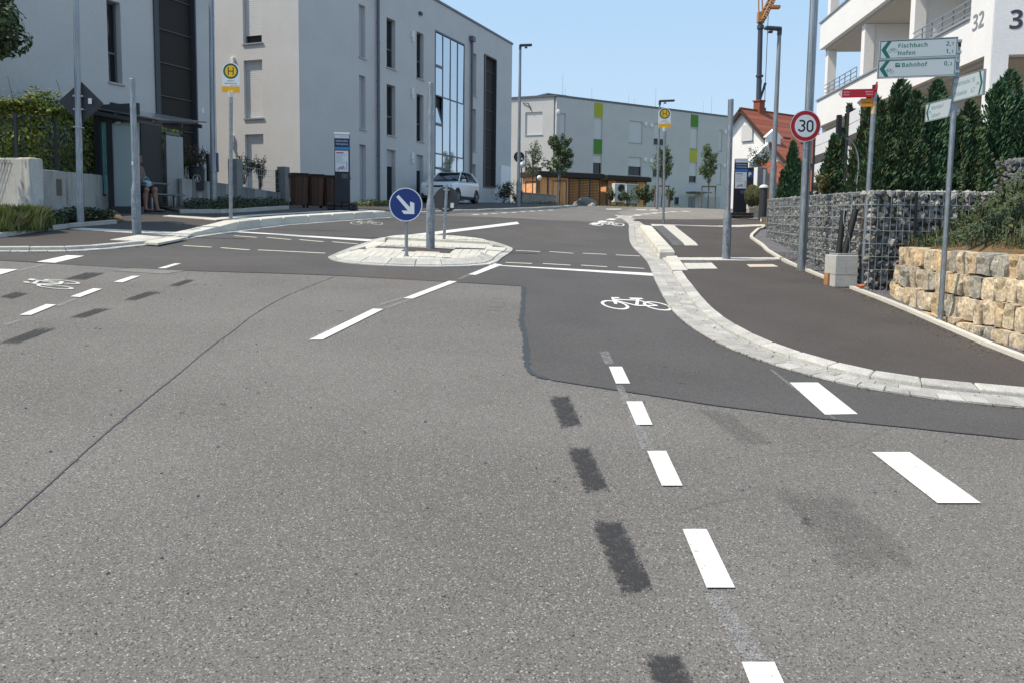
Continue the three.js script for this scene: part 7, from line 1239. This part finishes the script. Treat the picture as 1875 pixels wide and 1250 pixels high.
{ // dry wall of squared rubble
  const path = new Path([[5.5, 12.05], [5.36, 11.6], [5.2, 10.55], [5.12, 9.1], [5.16, 7.7], [5.25, 6.2]].map(([x, d]) => [x + 0.3, d])), o = thing('rubble_wall', 'dry wall of squared ochre and grey rubble blocks at the right', 'stone wall', W(5.4, 9, 0).toArray()), r = rng(431), B = o.position;
  const block = (w, h, dd) => { const gm = new THREE.BoxGeometry(w, h, dd, 5, 4, 3), p = gm.attributes.position, sd = (r() * 900) | 0, f = (a, b) => { const t = a / (b / 2); return Math.sign(t) * Math.pow(Math.abs(t), 0.92); }; for (let i = 0; i < p.count; i++) { let x = p.getX(i), y = p.getY(i), z = p.getZ(i); const ex = Math.abs(x) / (w / 2), ey = Math.abs(y) / (h / 2), ez = Math.abs(z) / (dd / 2), edge = Math.max(0, ex + ey - 1.6) * 0.07 + Math.max(0, ex + ez - 1.6) * 0.07 + Math.max(0, ey + ez - 1.6) * 0.07; const n = (vn(x * 9 + sd, y * 9 + z * 7 + 50, 4096, sd) - 0.5) * 0.07; p.setXYZ(i, x * (1 - edge) + n * 0.7, y * (1 - edge) + n * 0.5, z * (1 - edge * 0.7) + n); } const q = gm.toNonIndexed(); q.computeVertexNormals(); return metric(q); };
  const courses = [[1.46, 0.27], [1.2, 0.28], [0.93, 0.28], [0.66, 0.28], [0.39, 0.28], [0.12, 0.27]];
  const hash = {};
  courses.forEach(([yt, h], c) => {
    let s = c === 0 ? 0.15 : c * 0.02 + r() * 0.1 - 0.05;
    while (s < path.L) {
      const w = 0.14 + r() * 0.17 + (r() < 0.18 ? 0.12 : 0), m = path.p(s + w / 2), a = path.p(s + w / 2 - 0.05), b = path.p(s + w / 2 + 0.05), gy = W(m[0], m[1], 0.05).y; s += w + 0.004;
      if (yt < gy - 0.02) continue;
      const yaw = Math.atan2(b[1] - a[1], b[0] - a[0]), back = 0.17 + c * -0.05 + 0.05, hh = h * (0.84 + r() * 0.2);
      const gm = block(w, hh, 0.36).rotateX((r() - 0.5) * 0.06).rotateZ((r() - 0.5) * 0.05).rotateY(yaw + (r() - 0.5) * 0.08).translate(m[0] + back + (r() - 0.5) * 0.05 - B.x, yt - h / 2 + (r() - 0.5) * 0.02 - B.y, -m[1] - B.z);
      part('block', gm, pick(M.lime, r), o);
    }
  });
  const bk = part('backfill', slab([...band(path, 0.3, 0.3, 0, path.L, 0.5).slice(0, Math.ceil(path.L / 0.5) + 1), [7.2, 6], [7.2, 12.2]], -0.1, 0.3).translate(-B.x, -B.y, -B.z), M.soil, o);
}
{ // weedy slope between rubble wall, gabion and terrace
  const o = structure('slope', 'weedy earth slope above the rubble wall'), pos = [], N = 24;
  const Y = (x, d) => { const e = 5.25 + (d > 11 ? 0.35 * (d - 11) : 0), t = Math.max(0, Math.min(1, (x - e - 0.25) / 2.6)), far = Math.max(0, Math.min(1, (12.3 - d) / 2.5)); return 1.36 + t * (0.25 + 0.95 * far) + 0.05 * vn(x * 2 + 30, d * 2, 512, 8); };
  const Pq = (i, j) => { const d = 5.6 + j / N * 6.7, x = (d > 11 ? 5.62 + 0.28 * (d - 11) : 5.62) + i / N * 4.4; return V(x, Y(x, d), -d); };
  for (let i = 0; i < N; i++) for (let j = 0; j < N; j++) for (const [a, b] of [[0, 0], [1, 0], [1, 1], [0, 0], [1, 1], [0, 1]]) { const q = Pq(i + a, j + b); pos.push(q.x, q.y, q.z); }
  const gm = new THREE.BufferGeometry(); gm.setAttribute('position', new THREE.Float32BufferAttribute(pos, 3)); gm.setAttribute('normal', new THREE.Float32BufferAttribute(new Float32Array(pos.length), 3)); gm.computeVertexNormals(); part('earth', metric(gm), std({ map: T.soil, color: rgb(1.1, 1.0, 0.76), roughness: 1 }), o);
  const w = new THREE.Mesh(leaves(60000, 441, (r) => { const d = 6 + r() * 6.2, k = r(), x = 5.78 + (d > 11 ? 0.2 : 0) + Math.pow(k, 0.8) * 3.6, y0 = Y(x, d), dens = vn(x * 1.6 + 90, d * 1.6, 512, 12), hh = Math.min(0.85, 0.1 + 0.46 * (x - 5.72)) * (0.35 + 1.0 * dens); return { p: V(x, y0 + hh * Math.pow(r(), 0.7), -d), n: V(-0.5 + (r() - 0.5), 0.9, 0.5 + (r() - 0.5)), s: 0.032 + r() * 0.045 }; }, G.weed, { wide: 0.45, rough: 1.4 }), leafMat);
  w.name = numbered('weeds'); w.userData = { kind: 'stuff', label: 'mass of green weeds on the slope above the rubble wall', category: 'weeds' }; scene.add(w);
  const tg = new THREE.Mesh(leaves(9000, 443, (r) => { const d = 6 + r() * 6.2, x = 5.72 + (d > 11 ? 0.2 : 0) + Math.pow(r(), 0.9) * 3.2, dens = vn(x * 1.3 + 30, d * 1.3, 512, 19), L = (0.12 + 0.5 * dens * Math.min(1, (x - 5.5) * 0.8)) * (0.6 + 0.6 * r()), a = r() * 6.28, ln = V(Math.cos(a) * 0.3, 1, Math.sin(a) * 0.3).normalize(), hb = Math.min(0.55, 0.3 * (x - 5.7)) * dens; return { p: V(x, Y(x, d) + hb * r() + L * 0.45, -d), n: V(Math.cos(a + 1), 0.1, Math.sin(a + 1)), s: L, along: ln }; }, [...G.weed, [0.16, 0.15, 0.07], [0.12, 0.15, 0.05]], { wide: 0.045, rough: 0.4 }), leafMat);
  tg.name = numbered('tall_grass'); tg.userData = { kind: 'stuff', label: 'wild grass blades standing among the weeds on the slope', category: 'grass' }; scene.add(tg);
  const r = rng(447); [['tall weed stalk just right of the cycle signpost', 1737, 8], ['thin tall weed stalk midway to the upper gabion block', 1762, 9], ['tall weed stalk under the tip of the broad conifer', 1788, 10], ['tall weed stalk right before the upper gabion block', 1826, 11]].forEach(([label, px, sd], i) => { const d = 11.2 - i * 0.15, e = at(px, 400, d), h = 0.95 + 0.25 * r(), q = thing('tall_weed', label, 'weed', [e.x, Y(e.x, d) - 0.03, -d], r() * 6, 'tall weeds on the slope'); part('stem', bar(V(0, 0, 0), V(0.05, h, 0), 0.006, 0.002, 4), M.bark, q); part('leaf', leaves(130, 450 + i, (k) => { const t = 0.2 + 0.8 * k(), a = k() * 6.28; return { p: V(0.05 * t + Math.cos(a) * 0.05 * (1.3 - t), h * t, Math.sin(a) * 0.05 * (1.3 - t)), n: V(Math.cos(a), 0.5, Math.sin(a)), s: 0.06 }; }, G.weed, { wide: 0.4 }), leafMat, q); });
}
// ---- dry leaves and grit swept against the kerb and edging
{
  const bits = (name, label, path, o0, o1, n, seed, off) => { const m = new THREE.Mesh(leaves(n, seed, (r) => { const p = path.p(r() * path.L, o0 + r() * r() * (o1 - o0)); return { p: W(p[0], p[1], off), n: V(0, 1, 0), s: 0.012 + r() * 0.03 }; }, [[0.16, 0.11, 0.06], [0.22, 0.17, 0.1], [0.1, 0.09, 0.06], [0.12, 0.13, 0.05]], { wide: 0.5, rough: 0.7 }), needleMat); m.name = numbered(name); m.userData = { kind: 'stuff', label, category: 'litter' }; scene.add(m); };
  raised = true; bits('leaf_bits', 'dry leaf bits along the edging of the right pavement', new Path(gs([[1465, 494], [1560, 531], [1640, 563], [1720, 598], [1800, 633], [1875, 662]], 0.06)), 0, -0.5, 420, 601, 0.062);
  raised = false; bits('leaf_bits', 'dry leaf bits in the gutter of the right corner', new Path(gs([[1212, 530], [1235, 572], [1270, 603], [1330, 638], [1420, 672], [1550, 707], [1700, 732], [1875, 750]])), -0.05, 0.5, 420, 603, 0.02);
  bits('leaf_bits', 'dry leaf bits along the left kerb', new Path(gs([[-30, 463], [80, 462], [150, 460], [230, 454], [300, 445], [345, 437]])), -0.02, -0.6, 260, 605, 0.018);
}
// ---- garden fence panels of white and dark boards
{
  const o = thing('board_fence', 'garden fence of white and dark boards between black posts', 'fence', [6.55, 2.2, -16.7]), B = o.position;
  const F0 = [6.95, 18.6], F1 = [6.72, 16.75], F2 = [6.5, 15.7], F3 = [6.34, 14.7];
  const wh = std({ color: rgb(0.72, 0.73, 0.75), roughness: 0.6 }), dk = std({ color: rgb(0.07, 0.065, 0.068), roughness: 0.6 });
  for (const [a, b, yT] of [[F0, F1, 3.85], [F2, F3, 3.97]]) {
    const L = Math.hypot(b[0] - a[0], b[1] - a[1]), yaw = Math.atan2(b[1] - a[1], b[0] - a[0]); let y = yT; const hs = [0.23, 0.005, 0.215, 0.19, 0.2, 0.005, 0.22, 0.2, 0.22, 0.005, 0.22, 0.12];
    hs.forEach((h, i) => { if (h > 0.01) part('board', rbox(L - 0.06, h - 0.006, 0.03, 0.004, 0, 0, 0).rotateY(yaw).translate((a[0] + b[0]) / 2 - B.x, y - h / 2 - B.y, -(a[1] + b[1]) / 2 - B.z), i === 3 || i === 7 || i === 11 ? dk : wh, o); y -= h; });
  }
  for (const p of [F0, F1, F2, F3]) part('fence_post', rbox(0.09, 2.05, 0.09, 0.008, p[0] - B.x, 0.85, -p[1] - B.z), M.black, o);
  const c = thing('hose_conduit', 'bent grey conduit rising before the brown conifer', 'conduit', at(1570, 348, 13.4).toArray()), b0 = at(1570, 348, 13.4); part('tube', tube([V(0, -0.1, 0), ...[[1570, 335], [1573, 300], [1570, 278], [1562, 262], [1551, 253]].map(([x, y]) => at(x, y, 13.4).sub(b0))], 0.012, 30, 7), M.zincDull, c);
}
// ---- columnar conifers
function conifer(label, px, pyTop, d, r00, seed, tones, n0 = 9000, py0 = 352, extra = 0) {
  const n = Math.round(n0 * 2.1), r0 = r00 * 1.27, b = at(px, py0, d), top = at(px, pyTop, d).y, o = thing('conifer', label, 'conifer', [b.x, 2.1, b.z]), h = top - 2.1, rr = rng(seed);
  part('trunk', cyl(0.06, 0.015, h * 0.85, 0, -0.1, 0, 8), M.bark, o);
  const sub = Array.from({ length: 9 + extra * 2 }, () => { const a = rr() * 6.28; return { x: Math.cos(a) * r0 * 0.75 * rr(), z: Math.sin(a) * r0 * 0.75 * rr(), h: h * (0.5 + 0.44 * rr()), r: r0 * (0.38 + 0.3 * rr()) }; }); sub[0] = { x: 0, z: 0, h, r: r0 * 0.62 };
  const mk = (k, sd, tn) => leaves(k, sd, (r) => { const s = sub[(r() * sub.length * 0.999) | 0], t = r() < 0.9 ? r() : 0.85 + 0.15 * r(), a = r() * 6.28, prof = Math.pow(Math.max(0, 1 - t), 0.44) * (0.72 + 0.5 * Math.min(1, t * 4)), lump = 0.5 + 0.95 * vn(a * 2.6 + 20, t * 14 + sd % 50 + s.h * 7, 512, seed), q = s.r * prof * lump * (0.6 + 0.45 * r()) + (r() < 0.06 ? 0.05 * r() : 0); const dir = V(Math.cos(a), 0.35, Math.sin(a)); return { p: V(s.x + Math.cos(a) * q, t * s.h, s.z + Math.sin(a) * q), n: V(-Math.sin(a) + (r() - 0.5), 0.3, Math.cos(a) + (r() - 0.5)), s: 0.055 + r() * 0.065, along: V(dir.x * 0.55, 1, dir.z * 0.55) }; }, tn, { wide: 0.3, rough: 0.9 });
  part('foliage', mk(n, seed + 1, tones), needleMat, o); return o;
}
conifer('slim dark conifer beside the far street lamp', 1449, 258, 20.6, 0.26, 501, G.conifer, 6500, 368);
conifer('narrow conifer between the board fence panels', 1523, 246, 16.6, 0.24, 503, [...G.conifer, [0.16, 0.12, 0.04]], 6000);
conifer('small conifer tip behind the board fence', 1549, 190, 17.5, 0.25, 504, G.conifer, 4500);
conifer('conifer with dead brown patches behind the walking signpost', 1590, 172, 14.5, 0.36, 505, [...G.conifer, ...G.conifer, ...G.brown], 11000);
conifer('tall olive conifer just right of the walking signpost', 1640, 147, 13.4, 0.44, 507, [...G.olive, ...G.conifer], 13000, 352, 2);
conifer('tall conifer behind the lower left route board', 1707, 147, 13.3, 0.36, 509, G.conifer, 11000);
conifer('shorter conifer right of the cycle signpost', 1768, 184, 13.2, 0.33, 511, [...G.conifer, ...G.olive], 10000);
conifer('broad dark conifer under the house number', 1838, 128, 13.4, 0.5, 513, G.conifer, 15000, 352, 3);
conifer('dark conifer cut by the right edge', 1905, 160, 13.2, 0.5, 515, G.conifer, 11000, 352, 2);
conifer('lower conifer filling the gap left of the lower left route board', 1676, 222, 13.9, 0.34, 517, [...G.conifer, ...G.olive], 7000);
conifer('lower conifer directly behind the cycle signpost', 1737, 232, 13.8, 0.34, 519, G.conifer, 7000);
shrub('yellowish low bush between fence and conifer', on(1503, 356, 16.3), 0.2, 0.4, 500, 521, [[0.16, 0.14, 0.03], [0.1, 0.11, 0.03]], 0.05);
renderer.render(scene, camera);
